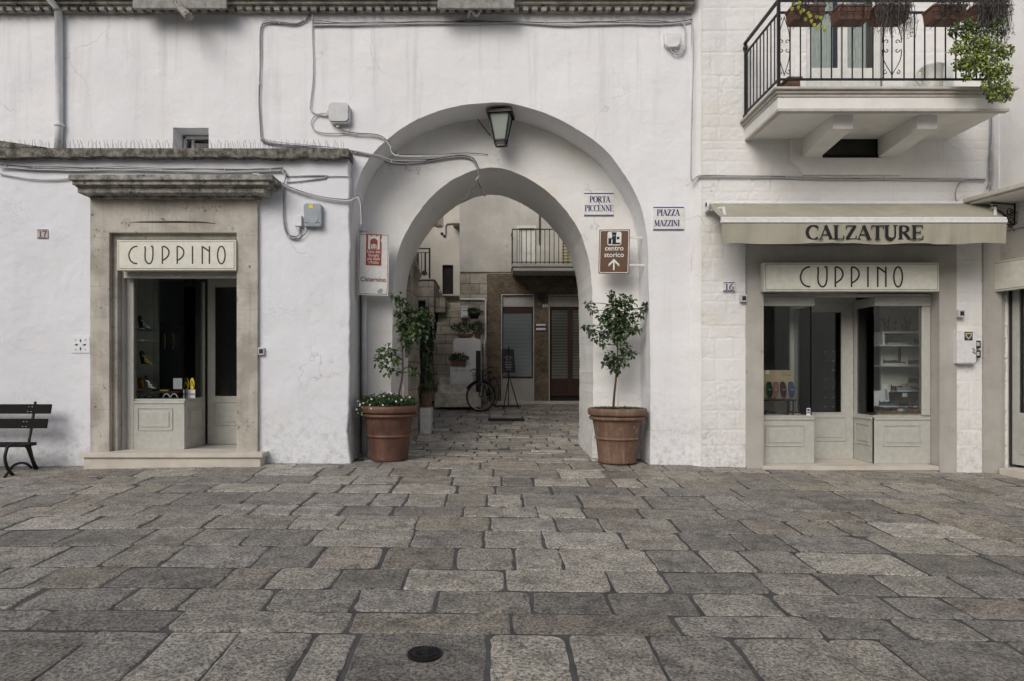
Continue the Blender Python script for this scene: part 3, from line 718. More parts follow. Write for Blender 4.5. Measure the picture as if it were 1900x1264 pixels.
# ---------------- shoes
def shoe_mb(L=.27, W=.095, H=.075, op=True):
    """upper and sole, heel at x=0, toe at x=L"""
    up, so_ = MB(), MB(); n = 14; seg = 12
    def wd(t): return W/2*(.62+.38*math.sin(min(1, t*1.15)*math.pi*.72))*(1 if t < .8 else math.sqrt(max(.05, 1-((t-.8)/.215)**2)))*(1 if t > .1 else .72+2.8*t)
    def ht(t): return H*(1.0 if t < .3 else 1-.62*sm(.3, .85, t))*(1 if t < .92 else .75)
    vs = []
    for i in range(n+1):
        t = i/n; w1 = wd(t); h = ht(t)
        for k in range(seg):
            a = math.pi*k/(seg-1); x_ = w1*math.cos(a); z_ = .018+h*math.sin(a)**.6
            if op and .06 < t < .48 and 3 <= k <= seg-4: z_ -= h*.45
            vs.append((t*L, x_, z_))
    fs = [(i*seg+k, i*seg+k+1, (i+1)*seg+k+1, (i+1)*seg+k) for i in range(n) for k in range(seg-1)]
    fs += [tuple(range(seg))[::-1], tuple(n*seg+k for k in range(seg))]
    up.add(vs, fs)
    ol = [(t*L*1.01-.001, wd(t)*1.06+.002) for t in np.linspace(0, 1, 16)]
    lo = ol+[(a_, -b_) for a_, b_ in ol[::-1]]
    vs = [(a_, b_, 0) for a_, b_ in lo]+[(a_, b_, .022) for a_, b_ in lo]; m_ = len(lo)
    so_.add(vs, [tuple(range(m_))[::-1], tuple(range(m_, 2*m_))]+[(i, (i+1) % m_, m_+(i+1) % m_, m_+i) for i in range(m_)])
    return up, so_
SHC = {}
def shoe(loc, rot, ucol, scol, label, group, L=.27, H=.075, lace=None):
    for c in (ucol, scol):
        nm = 'shoe_%d_%d_%d' % tuple(int(q*1000) for q in c)
        if nm not in MATS: setcol(nm, c, .8, 0, .3, 150)
    un = 'shoe_%d_%d_%d' % tuple(int(q*1000) for q in ucol); sn = 'shoe_%d_%d_%d' % tuple(int(q*1000) for q in scol)
    u, s_ = shoe_mb(L, .095, H)
    t = thing('shoe', label, 'shoe', (0, 0, 0), group)
    u.build('upper', un, t, smooth=True); s_.build('sole', sn, t)
    if lace:
        lm = MB()
        for k in range(3): lm.tube([(L*(.5+.07*k), -.028, .018+H*.62-.008*k), (L*(.5+.07*k), 0, .018+H*.86-.012*k), (L*(.5+.07*k), .028, .018+H*.62-.008*k)], .0035, 5)
        lm.build('laces', 'paper', t)
    t.location = loc; t.rotation_euler = rot
    return t
WHT = (.6, .6, .57)
# sandals left shop
def sandal(px, py, d, col1, col2, label, sc=1, rot=0):
    x_, z_ = X(px, d), Z(py, d); t = thing('sandal', label, 'sandal', (x_, d-10, z_), 'sandals in the left display')
    m = MB(); m.prism([(-.02, 0), (.10, 0), (.115, .012), (.05, .03), (.02, .10), (-.02, .20), (-.035, .20), (-.045, .15), (-.03, .05)], [], -.035, .035)
    m.xform(Matrix.Translation((x_, d-10, z_))@Matrix.Scale(sc, 4)); m.build('sole', col1, t, bevel=.006)
    for k in range(3):
        q = MB().tube([(x_+sc*(.01+.03*k), d-10-.04*sc, z_+sc*(.13-.05*k)), (x_+sc*(.06+.03*k), d-10-.05*sc, z_+sc*(.10-.04*k)), (x_+sc*(.05+.045*k), d-10-.035*sc, z_+sc*(.03-.01*k))], .011*sc, 6); q.build('strap', col2, t)
sandal(263, 610, 10.35, 'interior_dark', 'paper', 'white strapped sandal on the top narrow shelf of the left display', 1.0)
sandal(266, 676, 10.35, 'interior_dark', 'yellow', 'black sandal with yellow straps on the middle dark shelf', 1.05)
sandal(273, 722, 10.25, 'interior_dark', 'white_plastic', 'black sandal with white straps standing low beside the yellow one', 1.0)
sandal(262, 722, 10.3, 'red_brown', 'yellow', 'red sandal with yellow straps lowest at the left display edge', .9)
# sandals hung on the dark back panel
for k in range(4):
    tp_ = thing('hanging_sandal', ('first', 'second', 'third', 'fourth')[k]+' from the left of the dark slim sandals hung on the back panel', 'sandal', (X(306+k*8, 11.2), 1.15, Z(632, 11.2)), 'slim sandals hung at the back of the left shop')
    MB().prism([(X(306+k*8, 11.2)+.022*math.cos(a), Z(634, 11.2)+.13*math.sin(a)) for a in np.linspace(0, 2*math.pi, 18, endpoint=False)], [], 1.17, 1.185).build('sole', 'yellow' if k % 2 == 0 else 'red_brown', tp_)
    MB().prism([(X(306+k*8, 11.2)+.013*math.cos(a), Z(634, 11.2)+.115*math.sin(a)) for a in np.linspace(0, 2*math.pi, 18, endpoint=False)], [], 1.155, 1.168).build('insole', 'interior_dark', tp_)
bx(X(296, 11.3), X(342, 11.3), 1.19, 1.22, stepz, 2.2).build('display_stand', 'interior_dark', SF)
# flip-flop sign
FFS = thing('flip_flop_card', 'white card with black and yellow flip flops standing on the window board', 'display card', (X(352, 10.3), .15, Z(738, 10.15)))
yy = .14; d_ = 10.14
bx(X(340, d_), X(362, d_), yy, yy+.004, Z(739, d_), Z(723, d_)).build('card', 'paper', FFS)
sans_text('MOO-CHUU', X(351, d_), Z(733.5, d_), .045, yy-.002, .0008, sx=.72).build('lettering', 'letter_black', FFS)
for cx_, cc, c3 in ((346.5, 'yellow', 'letter_black'), (357, 'yellow', 'yellow')):
    e = [(X(cx_, d_)+.034*math.cos(a)*(1-.12*math.sin(a)), Z(712, d_)+.088*math.sin(a)) for a in np.linspace(0, 2*math.pi, 24, endpoint=False)]
    MB().prism(e, [], yy-.012, yy).build('flip_flop', cc, FFS)
    e = [(X(cx_, d_)+.026*math.cos(a)*(1-.12*math.sin(a)), Z(712, d_)+.078*math.sin(a)) for a in np.linspace(0, 2*math.pi, 24, endpoint=False)]
    MB().prism(e, [], yy-.016, yy-.0125).build('flip_flop', c3, FFS)
    MB().tube([(X(cx_-3.5, d_), yy-.024, Z(718, d_)), (X(cx_, d_), yy-.03, Z(706, d_)), (X(cx_+3.5, d_), yy-.024, Z(718, d_))], .005, 5).build('strap', 'letter_black' if c3 == 'yellow' else 'yellow', FFS)
tag(bx(X(322, 10.3), X(338, 10.3), .29, .30, Z(722, 10.3), Z(702, 10.3)).build('price_card', 'paper', None), 'small white framed price card on the left display board', 'card')
for px_, c_, lb in ((303, 'yellow', 'yellow flat sandal lying on the red brown display board'), (290, 'interior_dark', 'black flat sandal lying left of the yellow one on the display board')):
    t = thing('flat_sandal', lb, 'sandal', (X(px_, 10.35), .35, Z(725.5, 10.35)), 'flat sandals lying in the left display')
    MB().prism([(X(px_-8, 10.3), Z(725.5, 10.3)), (X(px_+8, 10.3), Z(725.5, 10.3)), (X(px_+8, 10.3), Z(723.5, 10.3)), (X(px_-8, 10.3), Z(723.5, 10.3))], [], .3, .38).build('sole', c_, t, bevel=.006)
    MB().tube([(X(px_, 10.3), .31, Z(724, 10.3)), (X(px_, 10.3)+.01, .34, Z(720, 10.3)), (X(px_, 10.3), .37, Z(724, 10.3))], .006, 6).build('strap', 'interior_dark', t)
for px_, c_, lb in ((270, 'interior_dark', 'pair of dark looped sandals at the left bottom of the left shop window'), (316, 'white_plastic', 'pair of white looped sandals at the bottom of the left shop window')):
    t = thing('looped_sandals', lb, 'sandals', (X(px_, 10.12), .12, zg0), 'looped sandals at the foot of the left window')
    for k in (-1, 1):
        cx_ = X(px_+k*7, 10.12)
        MB().tube([(cx_+.05*math.cos(a), .12, zg0+.065*math.sin(a)+.004) for a in np.linspace(0, math.pi, 12)], .009, 6).build('strap', c_, t)
        bx(cx_-.055, cx_+.055, .08, .2, zg0, zg0+.012).build('sole', 'interior_dark', t)
# sign box left
def shop_sign(x0, x1, z0, z1, y, letters_x, letters_h, offs, label, cat='sign'):
    t = thing('shop_sign', label, cat, ((x0+x1)/2, y, z0))
    bx(x0, x1, y, y+.12, z0, z1).build('box', 'sign_frame', t, bevel=.006)
    i = .026; bx(x0+i, x1-i, y-.002, y, z0+i, z1-i).build('border_line', 'letter_dark', t)
    i = .031; bx(x0+i, x1-i, y-.0035, y-.002, z0+i, z1-i).build('face', 'sign_cream', t)
    if letters_x is not None: deco_text(letters_x, (z0+z1)/2-letters_h/2, letters_h, y-.0042, offs).build('lettering', 'letter_dark', t)
    return t
ds = 9.7
shop_sign(X(217, ds), X(438, ds), Z(502, ds), Z(445, ds), -.3+.0, X(239, ds), 33*ds/FP, (0, .898, 1.836, 2.67, 3.55, 4.09, 4.98), 'cream shop sign reading CUPPINO above the stone framed doorway')

# ------------------------------------------------------------------ right stone house
SH = thing('stone_house', 'white painted block stone house with shoe shop and balcony right of the arch', 'building', (5, -.1, 0))
YS = -.10; DS = 9.9
bays = [(X(1417, 9.86), X(1743, 9.86), -.5, Z(486, 9.86)), (4.69-.05, 5.75, 5.06, 7.5), (X(1526, DS), X(1636, DS), Z(293, DS), Z(250, DS)),
        (X(1390, DS), X(1770, DS), -1, Z(460, DS))]
def block_wall():
    """painted rough ashlar: courses with joints, hacked faces"""
    rnd = random.Random(11); x0, x1, z0, z1 = X(1300, DS), 7.6, -.3, 7.4; st = .0145
    courses = []; z = z0
    fixed = sorted([Z(q, DS) for q in (827, 798, 762, 707, 665, 628, 605, 560, 545, 523, 480, 455, 432, 403, 372, 357, 332, 300, 278, 262, 236, 214, 165, 141, 98, 58, 15, -30, -70)])
    prev = z0
    for q in fixed+[7.5, 7.8, 8.15, 8.5, 8.8, 9.3]:
        js = [x0+rnd.uniform(.1, .4)]
        while js[-1] < x1: js.append(js[-1]+rnd.uniform(.25, .62))
        courses.append((prev, q, js)); prev = q
    nx_ = int((x1-x0)/st); nz_ = int((z1-z0)/st); vs = []; fs = []
    idx = {}
    inlow = lambda x, z: (bays[0][0]-.2 < x < bays[0][1]+.2 and z < bays[0][3]+.2)
    for j in range(nz_+1):
        z = z0+j*st; c = next((c for c in courses if c[0] <= z < c[1]), courses[-1])
        for i in range(nx_+1):
            x = x0+i*st
            dz = min(abs(z-c[0]), abs(z-c[1])); dx = min(abs(x-q) for q in c[2])
            e = min(dz+.004*noise.noise(Vector((x*6, 0, z))), dx)
            h = .007*(1-math.exp(-(e/.009)**2)) if e > 0 else 0
            seed = hash((round(c[0], 2), sum(1 for q in c[2] if q < x))) % 97
            rough = .3+1.1*((seed % 10)/10)
            v = Vector((x*5+seed, z*5, seed)); h += rough*1.15*(.003*noise.noise(v*1.3)+.004*noise.noise(v*3.7)-.007*abs(noise.noise(v*8)))
            vs.append((x, YS-h, z))
    for j in range(nz_):
        for i in range(nx_):
            cx_, cz_ = x0+(i+.5)*st, z0+(j+.5)*st
            if any(a < cx_ < b and c_ < cz_ < d_ for a, b, c_, d_ in bays): continue
            a = j*(nx_+1)+i; fs.append((a, a+1, a+nx_+2, a+nx_+1))
    m = MB(); m.add(vs, fs); return m
block_wall().build('wall', 'block_paint', SH, smooth=True)
# solid wall mass behind the faces
mass = MB().prism([(X(1300, DS), -.5), (7.75, -.5), (7.75, 9.2), (X(1300, DS), 9.2)], [rect(a-.04, b+(.45 if k_ == 0 else .04), max(c_, -.45), d_+.04) for k_, (a, b, c_, d_) in enumerate(bays[:3])], YS+.025, .65)
mass.build('wall_mass', 'block_paint', SH)
# splayed corner next to the arch building
xq = X(1300, DS); xp = X(1284, 10)
mb = MB(); zs_ = np.arange(-.4, 8.7, .08); vs = []
for z in zs_:
    s_ = -1 if z < 1.9 else 1
    k = noise.noise(Vector((z*1.5, 5, 0)))*.02+(.05*sm(1.9, .3, z) if z < 1.9 else 0)*0
    for t in np.linspace(0, 1, 7):
        xx = xp-.02+(xq+.012-xp+.02)*t; yy = .0-.115*math.sin(t*math.pi/2)+.012*noise.noise(Vector((t*3, z*2.2, 4)))
        vs.append((xx+k*(1-t), yy, z))
fs = [(j*7+i, j*7+i+1, (j+1)*7+i+1, (j+1)*7+i) for j in range(len(zs_)-1) for i in range(6)]
mb.add(vs, fs); mb.build('corner_splay', 'block_paint', SH, smooth=True)
# smooth surround of the shop
xo0, xo1 = X(1385, 9.86), X(1775, 9.86)
ring(xo0, xo1, Z(452, 9.86), bays[0][0], bays[0][1], bays[0][3], -.145, .10, -.4).build('shop_surround', 'stone_grey', SH, bevel=.006)
# plain rendered apron under the balcony
pts = [(1466, 250), (1466, 300), (1482, 311), (1490, 325), (1672, 325), (1680, 311), (1694, 300), (1694, 250)]
apr = [(X(a, 9.87), Z(b, 9.87)) for a, b in pts]
MB().prism(apr[::-1], [rect(X(1526, 9.87), X(1636, 9.87), Z(293, 9.87), Z(251.5, 9.87))], -.135, -.09).build('apron', 'slab_concrete', SH, bevel=.006)
# dark little window
wa = thing('cellar_window', 'wide dark brown framed window tucked under the balcony', 'window', (X(1581, 9.9), -.1, Z(293, 9.9)))
a0, a1, b0, b1 = X(1526, 9.9), X(1636, 9.9), Z(293, 9.9), Z(250, 9.9)
MB().prism(rect(a0, a1, b0, b1), [rect(a0+.04, a1-.04, b0+.04, b1-.04)], -.12, -.07).build('frame', 'wood_red', wa).data.materials[0] = MATS['dark_wood']
bx(a0+.03, a1-.03, -.085, -.08, b0+.03, b1-.03).build('pane', 'glass_dark', wa); bx(a0, a1, .0, .02, b0, b1).build('backing', 'interior_dark', wa)
# shop step, room
zf = .003
bx(X(1415, 9.78), X(1743, 9.78), -.215, .65, -.06, zf-.002).build('doorstep', 'stone_step', SH, bevel=.006)
bx(X(1417, 9.8), X(1741, 9.8), -.19, .6, -.3, -.061).build('doorstep_base', 'stone_step', SH)
XW = 6.99
room(SH, bays[0][0]-.02, XW+.02, .66, 3.2, zf, 2.95, 'interior')
bx(bays[0][0]-.035, bays[0][0]-.001, .101, .66, zf, 2.95).build('inner_wall', 'interior_pale', SH); bx(XW, XW+.02, .101, .66, zf, 2.95).build('inner_wall', 'interior_pale', SH); bx(bays[0][1]+.001, XW, .101, .12, zf, 2.95).build('inner_wall', 'interior_pale', SH)
bx(bays[0][0]-.035, XW, .121, .66, 2.62, 2.95).build('inner_ceiling', 'joinery', SH)
# right shopfront joinery
dF = 10.05; yF = .05; dB = 10.62; yB = .62
S2 = thing('shopfront', 'pale grey timber shopfront with two display windows and a door under the awning', 'shopfront', (X(1570, dF), yF, zf))
xl0, xl1 = bays[0][0], X(1511, dF); xr0, xr1 = X(1622, dF), X(1726.5, dF)
z0g, z1g = Z(771, dF), Z(568, dF); lh = z0g-zf
zh = Z(549, dF)
for (a, b) in ((xl0, xl1), (xr0, xr1)):
    w_ = b-a
    f = (.10, w_-.15, .36*lh, .80*lh) if a == xl0 else (.13, w_-.09-.06, .36*lh, .80*lh)
    panel(S2, 'stall_panel', Mf(a, yF, zf), w_ if a == xl0 else w_, lh-.03, [f])
    bx(a, b, yF-.016, yF+.03, z0g-.07, z0g-.03).build('panel_rail', 'joinery', S2, bevel=.01)
    bx(a, b, yF+.02, yB+.3, z0g-.028, z0g).build('display_shelf', 'joinery', S2)
    bx(a, b+(.0), yF-.02, yF+.06, z1g, zh-.02).build('header', 'joinery', S2, bevel=.006)
bx(X(1417, dF), bays[0][1]-.004, yF-.01, yF+.07, zh-.018, zh+.03).build('top_rail', 'joinery', S2, bevel=.004)
bx(X(1711, dF), xr1, yF, yF+.08, z0g, z1g).build('post', 'joinery', S2, bevel=.006)
# side returns
panel(S2, 'side_panel', Mf(xl1, yF+.052, zf, 90), yB-yF-.055, lh-.03, [(.06, .46, .36*lh, .8*lh)])
M2 = Mf(xr0, yB, zf, -90)
panel(S2, 'side_panel', M2, yB-yF-.002, lh-.03, [(.07, .47, .36*lh, .8*lh)])
bx(xl1-.02, xl1-.001, yF+.06, yB, z0g-.07, z0g-.03).build('panel_rail', 'joinery', S2)
bx(xr0-.016, xr0+.03, yF+.06, yB, z0g-.07, z0g-.03).build('panel_rail', 'joinery', S2, bevel=.008)
bx(xr0-.016, xr0+.03, yF+.06, yB, z1g, zh-.02).build('header', 'joinery', S2, bevel=.006)
# glass panes
bx(xl0, X(1505, dF), yF+.022, yF+.03, z0g, z1g).build('glass', 'glass', S2)
bx(xl1-.035, xl1-.027, yF+.03, yB-.09, z0g, z1g).build('glass', 'glass', S2)
bx(xr0+.012, X(1711, dF), yF+.022, yF+.03, z0g, z1g).build('glass', 'glass', S2)
bx(xr0+.004, xr0+.012, yF+.022, yB-.09, z0g, z1g).build('glass', 'glass', S2)
bx(xl1-.042, xl1-.02, yB-.09, yB, z0g, z1g).build('post', 'joinery', S2); bx(xr0, xr0+.035, yB-.10, yB, z0g, z1g).build('post', 'joinery', S2, bevel=.004)
bx(xr0+.05, xr0+.10, yB-.07, yB, z0g, z1g).build('post', 'joinery', S2, bevel=.004)
# door
xd0, xd1 = X(1466, dB), xr0-.002
zd = Z(563, dB)-zf
dr = panel(S2, 'shop_door', Mf(xd0, yB, zf), xd1-xd0, zd, [(.12, xd1-xd0-.12, .28, .66)], (X(1476, dB)-xd0, X(1563, dB)-xd0, Z(767, dB)-zf, Z(578, dB)-zf))
MB().tube([(X(1480, dB), yB-.06, Z(713, dB)), (X(1484, dB), yB-.065, Z(713, dB)), (X(1494, dB), yB-.06, Z(712, dB))], .009, 8).tube([(X(1480, dB), yB+.0, Z(713, dB)), (X(1480, dB), yB-.06, Z(713, dB))], .011, 8).lathe([(.018, -.004), (.018, .004)], (X(1479, dB), yB-.01, Z(724, dB)), 12).build('handle', 'steel', dr)
bx(xl0, xd1+.03, yB-.02, yB+.06, zd+zf+.003, 2.9).build('transom', 'joinery', S2)
# displays -------------------------------------------------------------
# left display: cardboard with shoes on red rack
bo = thing('shoe_board', 'brown cardboard display board holding upright canvas shoes in the right shop', 'display board', (X(1445, 10.25), .25, Z(742, 10.25)))
MB().prism(rect(bays[0][0], X(1474, 10.25), Z(740, 10.25), Z(687, 10.25)), [], .30, .31).build('board', 'cardboard', bo)
sans_text('EFFETTI NATURALI', X(1462, 10.25), Z(697, 10.25), .02, .298, 0, sx=.8).build('lettering', 'letter_black', bo)
bx(X(1423, 10.25), X(1430, 10.25), .296, .299, Z(694, 10.25), Z(687, 10.25)).build('price_label', 'paper', bo)
rk = thing('shoe_rack', 'low red brown metal rack under the cardboard shoe board', 'rack', (X(1440, 10.25), .25, z0g))
bx(bays[0][0], X(1470, 10.25), .12, .30, Z(744, 10.25), Z(741, 10.25)).build('top', 'wood_red', rk)
for q in (1458, 1469): bx(X(q, 10.2)-.008, X(q, 10.2)+.008, .14, .16, z0g, Z(744, 10.25)).build('leg', 'wood_red', rk)
colsb = [((.02, .05, .03), 'dark green', 1428, -4), ((.28, .13, .11), 'faded pink', 1441, 2), ((.07, .02, .022), 'maroon', 1453, -8), ((.05, .09, .19), 'denim blue', 1468, -8)]
for c, nm, px_, an in colsb:
    shoe((X(px_, 10.22), .285, Z(739, 10.22)+.25), (R(0), R(-90), R(0)), c, WHT, nm+' canvas shoe standing upright on the cardboard board', 'canvas shoes on the cardboard board', .245, .06, lace=True).rotation_euler = (Matrix.Rotation(R(an), 3, 'Y')@Matrix(((0, 1, 0), (0, 0, -1), (-1, 0, 0)))).to_euler()
def shoe_side(px, py, d, flip, u, s_, lb, gr, L=.27, H=.075):
    x_ = X(px, d); return shoe((x_, d-10, Z(py, d)+.001), (0, 0, R(180 if flip else 0)), u, s_, lb, gr, L, H, lace=True)
shoe_side(1421, 771, 10.3, False, (.05, .05, .05), WHT, 'dark shoe on the window floor beneath the red rack', 'shoes on the floor of the right shop windows', .2)
shoe_side(1433, 771, 10.3, False, (.12, .11, .10), (.3, .3, .28), 'grey flat shoe on the window floor beneath the red rack', 'shoes on the floor of the right shop windows', .24, .05)
shoe_side(1463, 770, 10.3, False, (.16, .03, .03), WHT, 'red shoe on the window floor beside the rack leg', 'shoes on the floor of the right shop windows', .18, .06)
tag(bx(X(1498, 10.04), X(1505, 10.04), .064, .0665, Z(772, 10.06), Z(757.5, 10.06)).build('card_sticker', 'paper', None), 'small white payment sticker at the lower corner of the display glass', 'sticker')
st_ = SC.objects['card_sticker']
bx(X(1499, 10.04), X(1504, 10.04), .0625, .064, Z(763, 10.06), Z(759, 10.06)).build('blue_mark', 'letter_blue', st_)
bx(X(1499, 10.04), X(1504, 10.04), .0625, .064, Z(767, 10.06), Z(764.5, 10.06)).build('red_mark', 'red_brown', st_)
# right display back wall and shelves
bx(X(1636, 10.9), XW-.002, .92, .96, z0g, 2.62).build('display_back', 'interior_pale', S2); bx(xr1, XW-.002, .13, .92, z0g-.028, z0g-.001).build('display_shelf', 'joinery', S2)
def shelf(x0, x1, py, d, lb, mat='off_white'):
    return tag(bx(X(x0, d), min(XW-.004, X(x1, d)), d-10, .915, Z(py, d)-.018, Z(py, d)).build('display_shelf', mat, None), lb, 'shelf', 'shelves in the right display')
shelf(1638, 1711, 616, 10.6, 'topmost white shelf under the picture in the right display')
shelf(1633, 1716, 640, 10.6, 'white shelf carrying the upper dark green shoe')
shelf(1638, 1712, 678, 10.6, 'white shelf carrying the lower olive shoe with pale sole')
shelf(1634, 1716, 728, 10.5, 'red edged shelf carrying the pale blue shoe', 'wood_red')
shelf(1624, 1716, 756, 10.3, 'red edged lower step with a row of dark shoes', 'wood_red')
bx(X(1638, 10.62), X(1638, 10.62)+.03, .62, .9, Z(640, 10.62)+.002, Z(616, 10.62)-.02).build('shelf_side', 'off_white', S2)
bx(X(1670, 10.86), X(1673, 10.86), .88, .91, Z(678, 10.86), Z(642, 10.86)).build('shelf_bracket', 'wood_red', S2)
pi = thing('picture', 'brown printed picture on the back wall at the top of the right display', 'picture', (X(1670, 10.9), .9, Z(612, 10.9)))
bx(X(1636, 10.9), XW-.004, .90, .915, Z(613, 10.9), Z(577, 10.9)).build('panel', 'cardboard', pi)
random.seed(9); tw = MB()
for k in range(16):
    q = X(1638+random.uniform(0, 78), 10.9); tw.tube([(q, .897, Z(612, 10.9)), (q+random.uniform(-.04, .04), .897, Z(606-random.uniform(0, 14), 10.9)), (q+random.uniform(-.08, .08), .897, Z(600-random.uniform(0, 14), 10.9))], .006, 5)
tw.build('twig_print', 'interior_dark', pi)
shoe_side(1645, 639, 10.68, False, (.05, .05, .03), (.35, .35, .32), 'dark olive lace shoe alone on the upper shelf', 'shoes on the right display shelves', .29)
shoe_side(1640, 677, 10.66, False, (.045, .05, .025), WHT, 'olive boat shoe with thick pale sole on the middle shelf', 'shoes on the right display shelves', .34)
shoe_side(1686, 677, 10.7, False, (.11, .012, .012), (.25, .22, .2), 'dark red shoe next to the olive boat shoe', 'shoes on the right display shelves', .26)
shoe_side(1696, 639, 10.7, False, (.03, .03, .03), (.2, .2, .2), 'black shoe at the right end of the upper shelf', 'shoes on the right display shelves', .24)
shoe_side(1664, 727, 10.55, False, (.24, .32, .38), WHT, 'pale blue lace shoe on the red edged shelf', 'shoes on the right display shelves', .32)
shoe_side(1654, 727, 10.65, False, (.03, .03, .035), (.3, .3, .3), 'black shoe half behind the pale blue shoe', 'shoes on the right display shelves', .28, .10)
shoe_side(1687, 712, 10.75, False, (.05, .025, .02), (.25, .17, .06), 'dark brown ankle shoe at the right behind the pale blue shoe', 'shoes on the right display shelves', .30, .11)
tag(bx(X(1684, 10.75), X(1716, 10.75), .7, .91, Z(728, 10.75)+.002, Z(712.5, 10.75)).build('shoe_box', 'cardboard', None), 'brown box raising the ankle shoe on the red shelf', 'box')
for k, (px_, c, nm) in enumerate(((1650, (.04, .03, .03), 'black-brown'), (1664, (.06, .02, .02), 'wine red'), (1680, (.02, .022, .02), 'black'), (1698, (.03, .03, .03), 'charcoal'))):
    shoe((X(px_, 10.18), .16, Z(755.5, 10.3)+.001), (0, 0, R(90+(-10 if k % 2 else 12))), c, (.4, .38, .34), nm+' round toed shoe facing out on the lower step', 'shoes on the lower step of the right display', .25, .085)
shoe_side(1632, 755.5, 10.2, False, (.055, .075, .13), WHT, 'navy blue shoe leaning by the white cards', 'shoes on the lower step of the right display', .27, .085)
for k, (px_, c, nm) in enumerate(((1627, (.13, .085, .02), 'mustard brown'), (1644, (.17, .11, .03), 'tan'), (1662, (.10, .095, .07), 'grey green'), (1684, (.22, .04, .025), 'brick red'))):
    shoe_side(px_, 770.5, 10.13, False, c, (.5, .45, .35), nm+' shoe lying at the very front of the right display', 'shoes at the front of the right display', .25, .065)
for k, (px_, py_, dd, c, nm, fl_) in enumerate(((1700, 727, 10.6, (.10, .09, .07), 'taupe shoe at the right end of the red edged shelf', False), (1708, 770.5, 10.13, (.03, .035, .06), 'dark navy shoe at the far right front of the display', False), (1660, 639, 10.78, (.16, .13, .09), 'sand coloured shoe behind the dark olive lace shoe', True), (1712, 755.5, 10.2, (.14, .05, .03), 'rust brown shoe at the right end of the lower step', False))):
    shoe_side(px_-8, py_, dd, fl_, c, (.55, .52, .46), nm, 'shoes on the right display shelves', .22)
for q, (xa_, xb_, ya_, yb_, dd) in enumerate(((1622, 1646, 753, 725, 10.26), (1640, 1650, 745, 713, 10.24))):
    t = tag(MB().prism([(X(xa_, dd), Z(ya_, dd)), (X(xb_, dd), Z(ya_+1, dd)), (X(xb_-3, dd), Z(yb_, dd)), (X(xa_-3, dd), Z(yb_, dd))], [], dd-10, dd-9.996).build('leaflet', 'paper', None), ('white leaflet standing behind the navy blue shoe', 'tall blue and white leaflet leaning over the shoes')[q], 'leaflet')
    if q: MB().prism([(X(1643, dd), Z(742, dd)), (X(1648, dd), Z(742, dd)), (X(1646, dd), Z(722, dd)), (X(1641, dd), Z(722, dd))], [], dd-10.003, dd-10.0005).build('blue_print', 'meter_grey', t)
for k, (px_, py_, dd, lb) in enumerate(((1645, 725, 10.48, 'price tag before the black shoe on the red shelf'), (1678, 733, 10.48, 'price tag below the pale blue shoe'), (1644, 755, 10.27, 'price tag under the black-brown shoe'), (1670, 762, 10.12, 'price tag above the grey green shoe'))):
    tag(bx(X(px_-4, dd), X(px_+5, dd), dd-10.005, dd-10, Z(py_+3.5, dd), Z(py_-3.5, dd)).build('price_tag', 'paper', None), 'white '+lb, 'price tag', 'price tags in the right display')
# dark cabinet inside the shop seen through the door
cb = thing('drawer_cabinet', 'tall dark cabinet of drawers with brass knobs seen through the shop door', 'cabinet', (X(1540, 12.5), 2.5, zf))
bx(X(1480, 12.6), X(1575, 12.6), 2.55, 3.0, zf, 2.7).build('body', 'interior_dark', cb)
kn = MB()
for i in range(2):
    for j in range(8): kn.box(X(1533+i*15, 12.5)-.02, X(1533+i*15, 12.5)+.02, 2.53, 2.549, Z(772-j*17, 12.5)-.006, Z(772-j*17, 12.5)+.006)
kn.build('knobs', 'yellow', cb)
# sign right
shop_sign(X(1417, 9.72), X(1743, 9.72), Z(541, 9.72), Z(487, 9.72), -.28, X(1484.6, 9.72), 37.8*9.72/FP, (0, .845, 1.66, 2.457, 3.28, 3.75, 4.57), 'long cream shop sign reading CUPPINO under the awning')
# ------------------------------------------------------------------ awning
AW = thing('awning', 'beige fabric shop awning lettered CALZATURE with white front rail', 'awning', (X(1590, 9.5), -.3, Z(400, 9.5)))
ya, yb_ = -.18, -.85
za, zb = Z(377, 9.82), Z(404, 9.15)
xa0, xa1 = X(1315, 9.82), X(1835, 9.82); xb0, xb1 = X(1338, 9.15), X(1866, 9.15)
cl = MB(); N = 40; vs = []
for j in range(9):
    t = j/8
    for i in range(N+1):
        s_ = i/N; x_ = (xa0+(xb0-xa0)*t)*(1-s_)+(xa1+(xb1-xa1)*t)*s_
        vs.append((x_, ya+(yb_-ya)*t, za+(zb-za)*t-.022*math.sin(math.pi*t)-.008*math.sin(math.pi*t)*math.sin(s_*14)+.003*noise.noise(Vector((s_*6, t*3, 0)))))
fs = [(j*(N+1)+i, j*(N+1)+i+1, (j+1)*(N+1)+i+1, (j+1)*(N+1)+i) for j in range(8) for i in range(N)]
cl.add(vs, fs); o = cl.build('canopy_cloth', 'awning_cloth', AW, smooth=True)
sd = o.modifiers.new('s', 'SOLIDIFY'); sd.thickness = .004
bx(xb0-.005, xb1+.005, yb_-.035, yb_+.02, zb-.075, zb-.03).build('front_rail', 'awning_rail', AW, bevel=.006)
bx(xb0-.005, xb1+.005, yb_-.025, yb_+.02, zb-.028, zb+.004).build('front_rail', 'awning_rail', AW, bevel=.01)
va = MB(); vs = []; vz0 = Z(452, 9.12)
for j in range(9):
    t = j/8
    for i in range(N*3+1):
        s_ = i/(N*3); x_ = xb0*(1-s_)+xb1*s_
        vs.append((x_, yb_-.02+.016*t*math.sin(s_*60+2*math.sin(s_*17)), zb-.075+(vz0-zb+.075)*t+.009*t*math.sin(s_*21+math.sin(s_*9))))
fs = [(j*(N*3+1)+i, j*(N*3+1)+i+1, (j+1)*(N*3+1)+i+1, (j+1)*(N*3+1)+i) for j in range(8) for i in range(N*3)]
